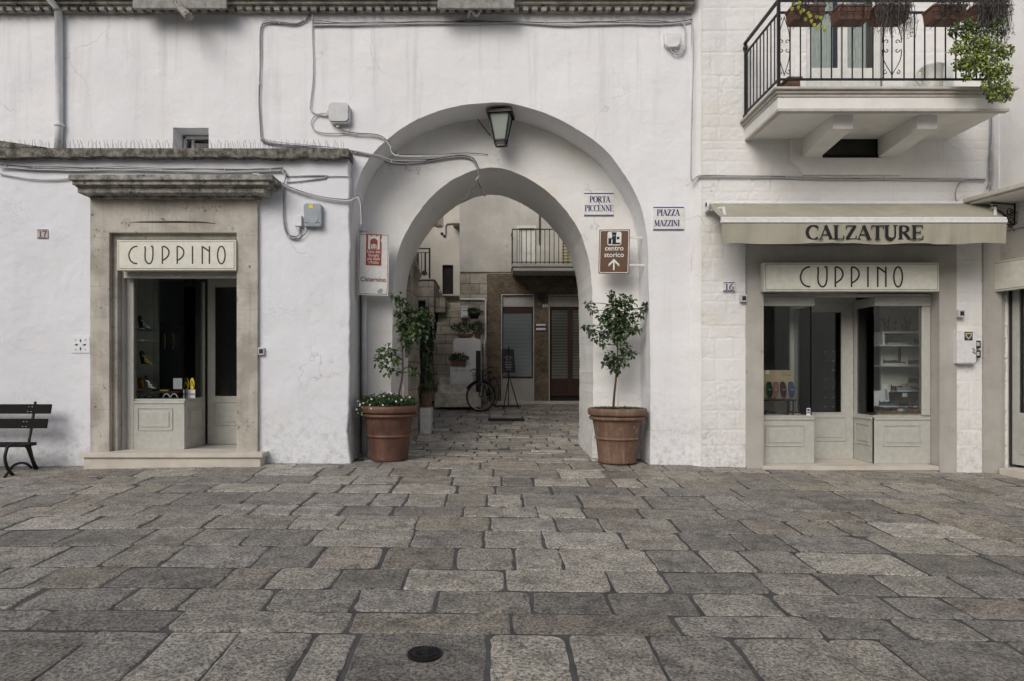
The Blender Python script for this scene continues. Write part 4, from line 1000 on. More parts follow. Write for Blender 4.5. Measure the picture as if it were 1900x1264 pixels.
va.add(vs, fs); va.build('valance', 'awning_cloth', AW, smooth=True)
lt = serif_text('CALZATURE', X(1497, 9.1), Z(444, 9.1), .192, yb_-.033, width=X(1714, 9.1)-X(1497, 9.1)+.02, bold=1.4)
lt.build('lettering', 'letter_black', AW)
MB().tube([(xa0-.03, ya-.0, za-.01), (xa1+.01, ya-.0, za-.01)], .035, 12).build('roller', 'awning_rail', AW)
for xs_ in (xa0-.045,):
    MB().prism([(0, 0), (.10, .02), (.12, .09), (.10, .16), (.05, .175), (0, .15)], [], 0, .035).xform(Matrix.Translation((xs_, ya+.045, za-.14))@Matrix.Rotation(R(-90), 4, 'Z')@Matrix.Rotation(0, 4, 'X')).build('end_bracket', 'awning_rail', AW, bevel=.006)
MB().tube([(xa0-.05, ya-.03, za-.03), (xa0-.012, ya-.03, za-.03)], .032, 14).build('end_hole', 'interior_dark', AW)
MB().tube([(xa0+.02, ya, za-.10), (xa0+.12, ya-.28, za-.14), (xb0+.08, yb_+.03, zb-.05)], .022, 8).build('folding_arm', 'off_white', AW)
MB().tube([(xa1-.12, ya, za-.10), (xa1-.12, ya-.28, za-.14), (xb1-.12, yb_+.03, zb-.05)], .022, 8).build('folding_arm', 'off_white', AW)

# ------------------------------------------------------------------ balcony of the stone house
BL = thing('balcony', 'white concrete balcony with black scrolled iron railing above the awning', 'balcony', (5.2, -.7, 4.8))
yw = -.101; yf = -1.32; bx0, bx1 = 3.66, 6.82; zt_ = 5.056
def slab(x0, x1, y0, z0, z1, nm, mt, bev=.006): return bx(x0, x1, y0, yw, z0, z1).build(nm, mt, BL, bevel=bev)
slab(bx0-.0, bx1, yf-.0, zt_-.035, zt_, 'slab_edge', 'slab_edge', .008)
slab(bx0+.035, bx1-.035, yf+.035, zt_-.075, zt_-.0351, 'slab_edge', 'slab_edge', .012)
slab(bx0+.06, bx1-.06, yf+.06, zt_-.115, zt_-.0751, 'slab_edge', 'slab_edge', .012)
slab(bx0+.075, bx1-.075, yf+.075, 4.795, zt_-.1151, 'slab', 'slab_concrete', .004)
# rim under the slab
rz = 4.765
bx(bx0+.075, bx1-.075, yf+.075, yf+.16, rz+.0, 4.7945).build('drip_edge', 'slab_edge', BL); bx(bx0+.075, bx0+.15, yf+.161, yw, rz+.0, 4.7945).build('drip_edge', 'slab_edge', BL)
for a, b in ((4.567, 4.835), (5.69, 5.955)):
    MB().add([(a, -1.02, 4.794), (b, -1.02, 4.794), (a, yw, 4.794), (b, yw, 4.794), (a, -1.02, 4.615), (b, -1.02, 4.615), (a, yw, 4.52), (b, yw, 4.52)],
             [(0, 4, 5, 1), (4, 6, 7, 5), (0, 2, 6, 4), (1, 5, 7, 3), (0, 1, 3, 2), (2, 3, 7, 6)]).build('bracket', 'slab_concrete', BL, bevel=.005)
# railing
yr = -1.27; xl = X(1444.6, 8.73); xrr = 6.62; zlo, zhi, ztop = 5.164, 6.03, 6.19
rl = MB()
rl.box(xl, xrr, yr-.012, yr+.012, zlo-.012, zlo+.012).box(xl, xrr, yr-.012, yr+.012, zhi-.012, zhi+.012).box(xl, xrr, yr-.02, yr+.02, ztop-.015, ztop+.015)
rl.box(xl-.012, xl+.012, yr+.02, yw-.004, zlo-.012, zlo+.012).box(xl-.012, xl+.012, yr+.02, yw-.004, zhi-.012, zhi+.012).box(xl-.02, xl+.02, yr+.02, yw-.004, ztop-.015, ztop+.015)
rl.build('rail', 'black_iron', BL)
bx(xl-.018, xl+.018, yr-.018, yr+.018, zt_, 6.25).build('corner_post', 'black_iron', BL); bx(xl-.016, xl+.016, yw-.05, yw-.02, zt_, 6.2).build('wall_post', 'black_iron', BL)
bars = MB()
sp = .133
xb = X(1360+372*.2848, 8.73); k = 0; panels = [(X(1360+968*.2848, 8.73), X(1360+1103*.2848, 8.73)), (xl, X(1360+372*.2848, 8.73))]
xx = xb
while xx < xrr:
    if not (panels[0][0]+.03 < xx < panels[0][1]-.03): bars.box(xx-.0065, xx+.0065, yr-.0065, yr+.0065, zlo+.012, zhi-.012)
    xx += (X(1103, 8.73)-X(968, 8.73))*.2848/2
yy = yr+.12
while yy < yw-.06: bars.box(xl-.0065, xl+.0065, yy-.0065, yy+.0065, zlo+.012, zhi-.012); yy += .118
bars.build('balusters', 'black_iron', BL)
def scroll(cx, cz, r, a0, turns, sg):
    return [(cx+sg*r*(1-.7*t)*math.cos(a0+turns*2*math.pi*t), yr, cz+r*(1-.7*t)*math.sin(a0+turns*2*math.pi*t)) for t in np.linspace(0, 1, 18)]
for (a, b) in panels:
    sc_ = MB()
    c = (a+b)/2; hw = (b-a)/2; zc = (zlo+zhi)/2-.0
    if a != xl: sc_.box(c-.006, c+.006, yr-.006, yr+.006, zlo, zhi)
    for sg in (-1, 1):
        if a == xl and sg == -1: cc = b
        for vs_ in (1, -1):
            sc_.tube([(c, yr, zc+vs_*.38)]+[(c+sg*hw*.9*math.sin(t*math.pi/2)**1.2, yr, zc+vs_*(.38-.28*t)) for t in np.linspace(.1, 1, 8)]+[(c+sg*hw*.92, yr, zc+vs_*.045)]+scroll(c+sg*hw*.52, zc+vs_*.055, .032, -vs_*.1, vs_*.8, sg), .0055, 5)
            sc_.tube(scroll(c+sg*hw*.6, zc+vs_*.36+ (.02 if vs_ < 0 else 0), .03, 1.57, -.9, sg), .005, 5)
    sc_.build('scrollwork', 'black_iron', BL)
for z in (6.12, 5.12): MB().lathe([(.01, -.03), (.035, -.015), (.035, .015), (.01, .03)], (xl, yw-.03, z), 10).build('rosette', 'black_iron', BL)
# balcony door
BD = thing('balcony_door', 'white framed double glass balcony door with drawn curtains behind the railing', 'door', (5.2, -.1, 5.06))
ds_ = 9.95
bx(4.64, 5.75, -.0, .03, 5.06, 7.5).build('backing', 'interior_dark', BD)
fr = MB().prism(rect(4.64, 5.75, 5.062, 7.5), [rect(4.71, 5.165, 5.2, 7.4), rect(5.235, 5.68, 5.2, 7.4)], -.07, -.02); fr.build('frame', 'sign_white', BD, bevel=.004)
for a, b in ((4.71, 5.165), (5.235, 5.68)):
    MB().prism(rect(a+.001, b-.001, 5.201, 7.39), [rect(a+.035, b-.035, 5.86, 7.35)], -.06, -.03).build('leaf', 'sign_white', BD, bevel=.004)
    bx(a+.03, b-.03, -.045, -.042, 5.85, 7.36).build('pane', 'glass', BD)
    cm = MB(); vs = []
    for i in range(41): vs += [(a+.035+(b-a-.07)*i/40*(.86 if a < 5 else .8), -.015+.008*math.sin(i*1.3), 5.6), (a+.035+(b-a-.07)*i/40*(.86 if a < 5 else .8), -.015+.008*math.sin(i*1.3), 7.39)]
    cm.add(vs, [(2*i, 2*i+2, 2*i+3, 2*i+1) for i in range(40)]); cm.build('curtain', 'curtain', BD)
# leaves ----------------------------------------------------------------
def leaf(mb, p, d, up, L, W, col, fold=.25, droop=.2):
    d = Vector(d).normalized(); u = Vector(up); s_ = d.cross(u)
    s_ = s_.normalized() if s_.length > 1e-4 else Vector((1, 0, 0)); n_ = s_.cross(d)
    p = Vector(p)
    a = p; m1 = p+d*L*.3+n_*L*.03; m2 = p+d*L*.7-n_*L*droop*.3; t = p+d*L-n_*L*droop
    vs = [a, m1+s_*W*.45+n_*fold*W*.4, m2+s_*W*.38+n_*fold*W*.3, t, m2-s_*W*.38+n_*fold*W*.3, m1-s_*W*.45+n_*fold*W*.4, m1, m2]
    mb.add(vs, [(0, 6, 1), (0, 5, 6), (6, 7, 2, 1), (5, 4, 7, 6), (7, 3, 2), (4, 3, 7)], col)
def rv(r): return Vector((r.gauss(0, 1), r.gauss(0, 1), r.gauss(0, 1))).normalized()
def cluster(mb, c, rad, n, L, r, hang=.4, flat=1.0):
    for k in range(n):
        v = rv(r); rr = rad*r.random()**.5
        p = Vector(c)+Vector((v.x*rr, v.y*rr*flat, v.z*rr))
        d = (v+rv(r)*.7+Vector((0, -.2, -hang))); q = r.random()
        leaf(mb, p, d, (rv(r)*.5+Vector((0, -.4, 1))), L*r.uniform(.6, 1.15), L*r.uniform(.5, .75), (q, q, q), .3, r.uniform(.05, .4))
rn = random.Random(5)
# flower boxes on the railing
fb_lab = ['leftmost terracotta plastic planter box, yellow green ivy sprigs hanging out', 'second terracotta planter box from the railing corner, bare and clean', 'planter box overgrown with dry brown hanging stems', 'terracotta planter box above the white jug', 'planter box at the right end mostly hidden by bright ivy']
for k, (a, b) in enumerate(((1470, 1531), (1554, 1616), (1624, 1688), (1730, 1793), (1806, 1868))):
    d_ = 8.5; x0, x1 = X(a, d_), X(b, d_); z0 = Z(36, d_); y0 = -1.52; y1 = -1.30
    t = thing('planter_box', fb_lab[k], 'planter', ((x0+x1)/2, -1.41, z0), 'planter boxes along the balcony railing')
    MB().add([(x0+.02, y0+.02, z0), (x1-.02, y0+.02, z0), (x1-.02, y1, z0), (x0+.02, y1, z0), (x0, y0, z0+.15), (x1, y0, z0+.15), (x1, y1, z0+.15), (x0, y1, z0+.15)],
             [(0, 3, 2, 1), (0, 1, 5, 4), (1, 2, 6, 5), (2, 3, 7, 6), (3, 0, 4, 7), (4, 5, 6, 7)]).build('trough', 'planter_plastic', t, bevel=.008)
    bx(x0-.008, x1+.008, y0-.008, y1+.004, z0+.151, z0+.18).build('rim', 'planter_plastic', t, bevel=.005)
    wr = MB()
    for q in (.25, .75):
        xw = x0+(x1-x0)*q; wr.tube([(xw, y1+.02, z0+.17), (xw, y0-.012, z0+.16), (xw, y0+.005, z0-.008), (xw, y1+.02, z0-.012)], .004, 5)
    wr.tube([(x0-.02, y0-.014, z0+.08), (x1+.02, y0-.014, z0+.08)], .004, 5); wr.build('wire_holder', 'black_iron', t)
    # plants
    dry = MB()
    n_ = [40, 25, 110, 60, 160][k]
    for q in range(n_):
        xs_ = x0+(x1-x0)*rn.random(); p = Vector((xs_, y0+.05*rn.random(), z0+.2)); ln = rn.uniform(.1, .28) if k != 2 else rn.uniform(.2, .5)
        if k == 4: ln = rn.uniform(.2, .6)
        pts = [p, p+Vector((rn.uniform(-.03, .03), -.07, .02))]; 
        for s_ in range(5): pts.append(pts[-1]+Vector((rn.uniform(-.03, .03), rn.uniform(-.01, .01), -ln/5)))
        dry.tube(pts, .0022, 4, col=(rn.random(),)*3)
        for s_ in range(10 if k > 1 else 4):
            w_ = rn.choice(pts[2:]); qq = rn.random(); leaf(dry, w_, rv(rn), rv(rn), .022, .008, (qq, qq, qq))
    dry.build('dry_stems', 'leaf_dry', t)
    iv = MB()
    if k == 0:
        for (px_, py_) in ((1469, 12), (1474, 3), (1480, 10), (1486, 18), (1492, 15), (1500, 20), (1494, 32), (1505, 35), (1515, 27), (1522, 29), (1511, 42), (1516, 48), (1529, 45), (1530, 52), (1483, 1), (1504, 25)):
            q = rn.uniform(.75, 1); leaf(iv, (X(px_, 8.42), -1.57, Z(py_, 8.42)), (rn.uniform(-.5, .5), -.1, -1), (0, -1, .3), .055, .055, (q, q, q))
    if k == 4:
        for (px_, py_, rd, cnt) in ((1775, 52, .09, 70), (1800, 48, .13, 110), (1790, 80, .14, 130), (1815, 75, .15, 170), (1785, 115, .10, 90), (1812, 110, .15, 190), (1842, 90, .16, 180), (1868, 95, .10, 80), (1840, 125, .15, 170), (1862, 130, .11, 110), (1840, 155, .12, 110), (1865, 160, .11, 90), (1845, 175, .09, 60), (1868, 178, .06, 30), (1800, 135, .09, 60), (1770, 90, .05, 20), (1850, 50, .14, 90)):
            for q in range(int(cnt*1.6)):
                v = rv(rn); c_ = Vector((X(px_, 8.42), -1.56, Z(py_, 8.42))); p = c_+Vector((v.x*rd, v.y*.1, v.z*rd))*rn.random()**.4
                cc = min(1, max(0, rn.gauss(.45, .28)+(.1 if py_ > 60 else -.25))); leaf(iv, p, (rn.uniform(-.8, .8), rn.uniform(-.7, .1), -1), (0, -1, .3+rn.random()), .038*rn.uniform(.5, 1.1), .038*rn.uniform(.6, 1), (cc, cc, cc))
    if iv.v: iv.build('ivy', 'leaf_ivy', t)
# jug and small planter on the balcony floor
jg = thing('jug', 'large cream ceramic jug with handle on the balcony floor', 'jug', (X(1729, 8.9), -1.1, zt_))
MB().lathe([(.10, 0), (.112, .012), (.114, .05), (.120, .2), (.128, .345), (.138, .365), (.128, .372), (.115, .345)], (X(1730, 8.95), -1.05, zt_+.005), 24).build('body', 'sign_white', jg, smooth=True)
MB().tube(smooth_line([(X(1716, 8.95)-.04, -1.05, zt_+.32), (X(1706, 8.95)-.02, -1.05, zt_+.31), (X(1703, 8.95)-.02, -1.05, zt_+.2), (X(1712, 8.95)-.02, -1.05, zt_+.12)], 5), .016, 8).build('handle', 'sign_cream', jg)
fp = thing('floor_planter', 'terracotta trough on the balcony floor behind the side railing', 'planter', (3.95, -.9, zt_))
bx(3.9, 4.06, -1.18, -.3, zt_+.001, zt_+.15).build('trough', 'planter_plastic', fp, bevel=.01); bx(3.88, 4.08, -1.2, -.28, zt_+.151, zt_+.18).build('rim', 'planter_plastic', fp, bevel=.005)
bd_ = thing('folded_board', 'grey sloping board leaning at the right end of the balcony', 'board', (6.2, -.6, zt_))
MB().add([(5.75, -.5, zt_+.0), (6.55, -.5, zt_), (6.55, -.45, zt_+.75), (6.2, -.45, zt_+.62), (5.75, -.45, zt_+.3)], [(0, 1, 2, 3, 4)]).build('panel', 'curtain', bd_).modifiers.new('s', 'SOLIDIFY').thickness = .02

# ------------------------------------------------------------------ corner house (wing on the right)
an = math.atan2(.22, 1)
cx0 = X(1850, 9.93)
CH = thing('corner_house', 'grey and white house wing turning towards the square at the right edge', 'building', (cx0, -.07, 0))
def wing(mb): return mb.xform(Matrix.Translation((cx0, -.065, 0))@Matrix.Rotation(R(-90)+an, 4, 'Z'))
# local: x along the wing towards the viewer, y = into the wall (outwards right), z up
LW = 16
def wbox(x0, x1, y0, y1, z0, z1): return wing(MB().box(x0, x1, y0, y1, z0, z1))
ztl = 3.42
wing(MB().prism([(.0, -1.2), (LW, -1.2), (LW, 9.4), (.0, 9.4)], [rect(.02, 2.2, -1.1, ztl)], 0, .6)).build('wall', 'block_paint', CH, bevel=.01)
wing(MB().prism([(.0, -1), (.06, -1), (.06, 2.88), (2.02, 2.88), (2.02, -1), (2.22, -1), (2.22, ztl+.02), (.0, ztl+.02)], [], -.02, .3)).build('shop_surround', 'stone_grey', CH, bevel=.006)
wbox(.0, 2.22, -.05, -.021, ztl-.0, ztl+.05).build('lintel_band', 'stone_grey', CH, bevel=.008)
bx(X(1825, 9.86), cx0+.02, -.142, -.09, -.5, 3.42).build('corner_jamb', 'stone_grey', CH, bevel=.005)
# inside of the opening
zfw = .02
wbox(.12, 2.1, -.10, .62, -1.0, zfw-.04).build('doorstep', 'stone_step', CH, bevel=.008)
sw = thing('shopfront', 'grey timber shop door frame at the right edge beneath the plain sign', 'shopfront', (cx0, -.4, 0))
wing(MB().prism(rect(.09, .95, zfw, 2.86), [rect(.19, .85, .78, 2.62)], .17, .22)).build('door', 'joinery', sw, bevel=.005)
wing(MB().box(.22, .82, .155, .169, .18, .66).box(.28, .76, .148, .155, .24, .6)).build('moulding', 'joinery', sw, bevel=.005)
wbox(.17, .87, .19, .195, .76, 2.64).build('glass', 'glass', sw)
wbox(.061, .089, .15, .25, zfw-.02, 2.88).build('shadow_gap', 'interior_dark', sw)
wbox(.95, 2.02, .17, .22, zfw, 2.88).build('side_panel', 'joinery', sw)
wbox(.1, 2.2, 1.5, 1.55, -1, 3.2).build('backing', 'interior', sw)
wing(MB().box(.1, .15, .3, 1.5, -1, 3.2).box(2.05, 2.1, .3, 1.5, -1, 3.2).box(.1, 2.1, .3, 1.5, 3.15, 3.2)).build('interior_wall', 'interior', sw)
cu_ = MB(); vs = []
for i in range(31): vs += [(.3+.3*(i/30)*(1 if True else 1), .3+.012*math.sin(i*1.4), 1.0), (.3+.55*(i/30), .3+.012*math.sin(i*1.4), 2.6)]
cu_.add(vs, [(2*i, 2*i+2, 2*i+3, 2*i+1) for i in range(30)]); wing(cu_).build('curtain', 'curtain', sw)
# plain sign on wing
sg = thing('blank_sign', 'plain cream sign box cut off at the right edge of the photo', 'sign', (cx0+.1, -.4, 2.9))
zs0, zs1 = 2.545, 2.985
wbox(.02, 2.1, -.10, -.021, zs0, zs1).build('box', 'sign_frame', sg, bevel=.006); wbox(.046, 2.07, -.102, -.1, zs0+.026, zs1-.026).build('border_line', 'letter_dark', sg); wbox(.051, 2.06, -.1035, -.102, zs0+.031, zs1-.031).build('face', 'sign_cream', sg)
# canopy over wing door
cp = thing('door_canopy', 'sloping stone canopy on a scrolled iron bracket at the right edge', 'canopy', (cx0, -.4, 3.8))
def P3(px, py, d): return Vector((X(px, d), d-10, Z(py, d)))
# slab sticking out of the wing towards -x
wing(MB().box(-.0, 3.0, -.62, -.002, Z(378, 9.9)-.02, Z(378, 9.9)+.045)).build('slab', 'slab_edge', cp, bevel=.012)
wing(MB().box(.05, 2.9, -.56, -.002, Z(378, 9.9)-.05, Z(378, 9.9)-.0205)).build('slab_under', 'slab_concrete', cp, bevel=.008)
br = MB(); z_ = Z(378, 9.9)-.06
br.tube([(.28, -.012, z_), (.28, -.012, z_-.40)], .012, 6); br.tube([(.28, -.012, z_-.012), (.28, -.42, z_-.012)], .012, 6)
br.tube(smooth_line([(.28, -.02, z_-.36), (.28, -.10, z_-.26), (.28, -.16, z_-.2), (.28, -.25, z_-.13), (.28, -.36, z_-.1), (.28, -.38, z_-.05), (.28, -.34, z_-.04), (.28, -.32, z_-.07)], 4), .009, 6)
br.tube([(.28, -.10+.06*(1-.7*t)*math.cos(t*8), z_-.13+.06*(1-.7*t)*math.sin(t*8)) for t in np.linspace(0, 1, 20)], .008, 6)
br.tube([(.28, -.07+.05*(1-.7*t)*math.cos(3+t*8), z_-.31+.05*(1-.7*t)*math.sin(3+t*8)) for t in np.linspace(0, 1, 20)], .007, 6)
wing(br).build('bracket', 'black_iron', cp)
# house number 15
hn = thing('house_number', 'beige tile with dark number 15 under the iron bracket', 'house number', (cx0, -.3, 3.5))
wing(MB().box(.10, .32, -.012, -.0005, 3.50, 3.66)).build('tile', 'tile_beige', hn)
q = serif_text('15', .15, 3.535, .095, -.0135, width=.12); q.ribbon([(.1, 3.652), (.32, 3.652)], .014, -.0136); q.ribbon([(.1, 3.508), (.32, 3.508)], .014, -.0136); wing(q).build('numerals', 'letter_blue', hn)

# ------------------------------------------------------------------ pipes
def pipe(pts, r, mat, label, name='drainpipe', clips=()):
    t = thing(name, label, 'pipe', pts[-1]); MB().tube(pts, r, 14).build('tube', mat, t, smooth=True)
    for c in clips: MB().lathe([(r*1.25, -.02), (r*1.35, 0), (r*1.25, .02)], c, 16).build('collar', mat, t)
    return t
pipe([(X(104, 9.93), -.36, 7.2), (X(105, 9.93), -.34, Z(5, 9.9)), (X(109, 9.93), -.075, Z(19, 9.93)), (X(109, 9.93), -.06, Z(230, 9.93)), (X(107, 9.93), -.06, Z(276, 9.93))], .052, 'pipe_white', 'grey white drainpipe down the upper wall at far left, ending on the mossy ledge', clips=[(X(109, 9.93), -.075, Z(19, 9.93)), (X(109, 9.93), -.06, Z(232, 9.93))])
pipe([(X(1843, 9.85), -.17, 7.5), (X(1843, 9.85), -.17, Z(388, 9.85))], .05, 'pipe_white', 'white drainpipe in the corner right of the balcony')
pipe([(X(676, 10.6), .58, Z(425, 10.6)), (X(676, 10.6), .58, .05)], .042, 'pipe_white', 'white plastic pipe in the arch recess behind the red and white sign', clips=[(X(676, 10.6), .58, Z(428, 10.6))])
# ------------------------------------------------------------------ cables
def cable(pts, d, label, mats=(('cable_white', .009),), sag=.004, seed=0, name='cable', clips=0):
    rr = random.Random(seed); t = thing(name, label, 'cable', (X(pts[0][0], d), d-10, Z(pts[0][1], d)))
    base = smooth_line([(X(a, d), d-10, Z(b, d)) for a, b in pts], 5)
    for k, (mt, r) in enumerate(mats):
        ph = rr.uniform(0, 50); ox = (k-(len(mats)-1)/2)*.011
        pp = []
        for i, p in enumerate(base):
            nz = noise.noise_vector(Vector((p.x*2.2+ph, p.z*2.2, k*3)))
            pp.append(Vector((p.x+nz.x*sag*2+ox*.4, p.y-r-abs(ox)*.3, p.z+nz.z*sag*3+ox)))
        MB().tube(pp, r, 6).build('strand', mt, t, smooth=True)
    if clips:
        for i in range(2, len(base)-1, clips):
            p = base[i]; MB().box(p.x-.006, p.x+.006, p.y-.028, p.y+.004, p.z-.02, p.z+.022).build('clip', 'cable_white', t)
    return t
W1 = ('cable_white', .009); G1 = ('cable_grey', .009); K1 = ('cable_dark', .006); W2 = ('cable_white', .006); WB = ('cable_white', .0105); G2 = ('cable_grey', .006)  # in pale bundles the dark strand stands in for shaded gaps between cables
cable([(580, 47), (640, 46), (760, 43), (850, 44), (950, 42), (1050, 46), (1150, 44), (1240, 44), (1283, 39)], 9.985, 'thick painted cable bundle running along the wall below the roof cornice', (WB, G2, W2, K1), .006, 1, clips=7)
cable([(578, 40), (640, 43), (700, 41), (760, 41), (900, 40), (1100, 41), (1215, 38), (1260, 42)], 9.975, 'thin wavy grey cable above the painted bundle under the cornice', (G2,), .012, 2)
cable([(577, 0), (578, 22), (570, 35), (550, 45), (520, 43), (495, 42), (485, 55), (484, 120), (482, 180), (485, 250), (490, 262), (520, 268), (600, 274), (660, 283), (700, 291), (735, 302), (790, 300)], 9.98, 'dark bundled cables looping from the cornice down and across to the arch', (G1, K1, G2, W2), .006, 3, clips=9)
cable([(580, 10), (580, 60), (582, 140), (577, 190), (577, 205), (590, 213), (612, 216)], 9.98, 'pale twin cable hanging from the cornice into the junction box', (W1, W2), .004, 4)
cable([(612, 211), (590, 212), (578, 225), (582, 240), (600, 247), (640, 247), (650, 240)], 9.975, 'pale cable loop left of the junction box', (W1,), .002, 5)
cable([(628, 232), (634, 243), (660, 248), (700, 251), (718, 262), (725, 272), (729, 284), (745, 289), (800, 289), (860, 286), (905, 288)], 9.97, 'light cables from the junction box curving into the arch recess', (W1, W2, K1), .004, 6, clips=8)
cable([(700, 291), (735, 302), (800, 298), (850, 291), (875, 295), (885, 310), (889, 325), (883, 335)], 10.63, 'cables crossing the recess wall and dropping at the arch crown', (G1, W1, K1, K1), .005, 7, clips=6)
cable([(884, 330), (880, 345), (873, 352), (866, 368), (858, 372)], 10.7, 'dark loose cable end hanging left at the arch crown', (K1, G2), .005, 8)
cable([(887, 325), (888, 340), (896, 352), (901, 364), (894, 355)], 10.72, 'dark loose cable end hanging right at the arch crown', (K1, G2), .005, 9)
cable([(0, 309), (40, 311), (90, 313), (200, 314), (300, 316), (400, 317), (480, 316), (525, 314)], 9.77, 'bundle of cables running under the mossy ledge above the stone cornice', (W1, G1, W2, K1, G2), .006, 10, clips=6)
cable([(0, 322), (30, 328), (60, 333), (100, 334), (128, 332)], 9.78, 'sagging pale cable at the far left below the ledge', (W1, W2), .003, 11)
cable([(470, 322), (500, 328), (530, 345), (560, 357), (600, 367), (640, 372), (655, 370), (664, 366), (670, 380), (671, 420)], 9.76, 'thick white cable sloping from the cornice to the recess corner', (WB, W1, K1), .003, 12, clips=7)
cable([(523, 314), (531, 325), (527, 345), (526, 390), (528, 420), (535, 437), (548, 441), (555, 435), (556, 425)], 9.77, 'cables looping down and up into the small white meter box', (W1, W2, K1, G1), .003, 13, clips=8)
cable([(571, 421), (568, 432), (556, 442), (545, 443), (537, 440)], 9.765, 'thin black cable leaving the grey meter box', (K1,), .001, 14)
cable([(530, 327), (600, 326), (606, 328), (600, 331), (560, 336), (532, 338)], 9.79, 'thin slack wire above the grey meter box', (G2, W2), .004, 15)
cable([(606, 328), (640, 328), (652, 330)], 9.79, 'short thin wire tied near the recess corner', (G2,), .003, 16)
cable([(1285, 40), (1286, 100), (1284, 200), (1282, 300), (1283, 334), (1293, 329), (1310, 327), (1340, 327), (1420, 328), (1520, 331), (1640, 332), (1760, 333), (1828, 333)], 9.87, 'pale conduit down the corner and along the wall above the awning', (W1, K1, W2), .003, 17, clips=8)
cable([(1840, 205), (1838, 260), (1836, 300), (1835, 334), (1830, 350)], 9.83, 'grey cables down beside the right drainpipe', (G1, G2, W2), .004, 18, clips=5)
cable([(1828, 333), (1790, 334), (1776, 345), (1772, 365), (1778, 378)], 9.85, 'thin cable curving from the conduit to the canopy', (G2, W2), .003, 19)
cable([(1262, 42), (1270, 48), (1271, 70), (1270, 90), (1260, 101), (1247, 98), (1243, 88)], 9.96, 'white cable looping under the octagonal box', (WB,), .001, 20)
cable([(1250, 88), (1254, 96), (1262, 96), (1268, 85)], 9.962, 'second short white cable under the octagonal box', (W1,), .001, 21)
cable([(1384, 545), (1384, 500), (1385, 458), (1400, 454), (1500, 456), (1600, 455), (1760, 456)], 9.84, 'thin cable from the doorbell switch up and under the awning', (G2,), .002, 22)
cable([(886, 222), (900, 240), (910, 252)], 10.6, 'thin cable behind the hanging lantern', (G2, K1), .002, 23)
# ------------------------------------------------------------------ boxes on walls
jb = thing('junction_box', 'square pale grey junction box with cut corners beside the arch', 'junction box', (X(630, 9.9), -.05, Z(212, 9.9)))
o8 = lambda x0, x1, z0, z1, c: [(x0+c, z0), (x1-c, z0), (x1, z0+c), (x1, z1-c), (x1-c, z1), (x0+c, z1), (x0, z1-c), (x0, z0+c)]
MB().prism(o8(X(611, 9.9), X(649, 9.9), Z(229, 9.9), Z(193, 9.9), .035), [], -.10, -.001).build('box', 'grey_plastic', jb, bevel=.008)
MB().prism(o8(X(610, 9.9), X(647, 9.9), Z(226, 9.9), Z(191.5, 9.9), .035), [], -.125, -.101).build('lid', 'grey_plastic', jb, bevel=.008)
for a in (607, 627): MB().lathe([(.028, -.04), (.02, .03)], (X(a if a > 610 else 609, 9.95), -.05, Z(232 if a > 610 else 210, 9.95)), 10).build('gland', 'cable_white', jb)
jb = thing('junction_box', 'small octagonal white box high at the right end of the arch wall', 'junction box', (X(1247, 9.93), -.05, Z(75, 9.93)))
MB().prism([(X(1233, 9.93), Z(82, 9.93)), (X(1239, 9.93), Z(88, 9.93)), (X(1256, 9.93), Z(88, 9.93)), (X(1262, 9.93), Z(82, 9.93)), (X(1262, 9.93), Z(62, 9.93)), (X(1233, 9.93), Z(62, 9.93))], [], -.09, -.001).build('box', 'white_plastic', jb, bevel=.01)
mt = thing('meter_box', 'grey meter box with yellow warning label on the white wall', 'meter box', (X(580, 9.75), -.25, Z(400, 9.75)))
dm = 9.72
MB().prism(o8(X(564, dm), X(597, dm), Z(421, dm), Z(378, dm), .02), [], -.30, -.2).build('case', 'meter_grey', mt, bevel=.012)
MB().prism([(X(565, dm)+.115+.10*math.cos(a), Z(400, dm)+.13*math.sin(a)) for a in np.linspace(0, 2*math.pi, 28, endpoint=False)], [], -.306, -.3005).build('lid_relief', 'meter_grey', mt, bevel=.004)
bx(X(565, dm), X(595, dm), -.304, -.3005, Z(414.5, dm), Z(413.5, dm)).build('seam', 'cable_dark', mt)
wl = bx(X(574, dm), X(582, dm), -.3085, -.3065, Z(387, dm), Z(381, dm)).build('warning_label', 'yellow', mt)
mt2 = thing('terminal_box', 'narrow white terminal box left of the grey meter box', 'junction box', (X(554, 9.76), -.24, Z(408, 9.76)))
bx(X(548, 9.76), X(561, 9.76), -.28, -.2, Z(421, 9.76), Z(400, 9.76)).build('case', 'white_plastic', mt2, bevel=.01)
MB().lathe([(.018, -.03), (.03, .02)], (X(554, 9.76), -.24, Z(424, 9.76)), 12).build('gland', 'white_plastic', mt2)
bl = lambda px, py, d, lb: None
for px_, py_, d_, lb in ((1379, 554, 9.86, 'small grey switch box left of the awning shop doorway'), (485, 652, 9.78, 'small grey switch box at the right side of the stone doorway'), (1782, 582, 9.84, 'small grey switch box above the white cabinet')):
    t = thing('switch_box', lb, 'switch', (X(px_, d_), d_-10, Z(py_, d_)), 'small switch boxes on the walls')
    bx(X(px_-6, d_), X(px_+6, d_), d_-10.03, d_-10+.03, Z(py_+7, d_), Z(py_-7, d_)).build('case', 'grey_plastic', t, bevel=.006)
    bx(X(px_-3, d_), X(px_+4, d_), d_-10.034, d_-10.0305, Z(py_+4, d_), Z(py_-4, d_)).build('cover', 'interior_dark', t)
wc = thing('meter_cabinet', 'white metal meter cabinet with blue and yellow shield sticker', 'cabinet', (X(1794, 9.82), -.15, Z(675, 9.82)))
dw = 9.78
bx(X(1776, dw), X(1812, dw), -.22, -.10, Z(675, dw), Z(613, dw)).build('case', 'white_plastic', wc, bevel=.008)
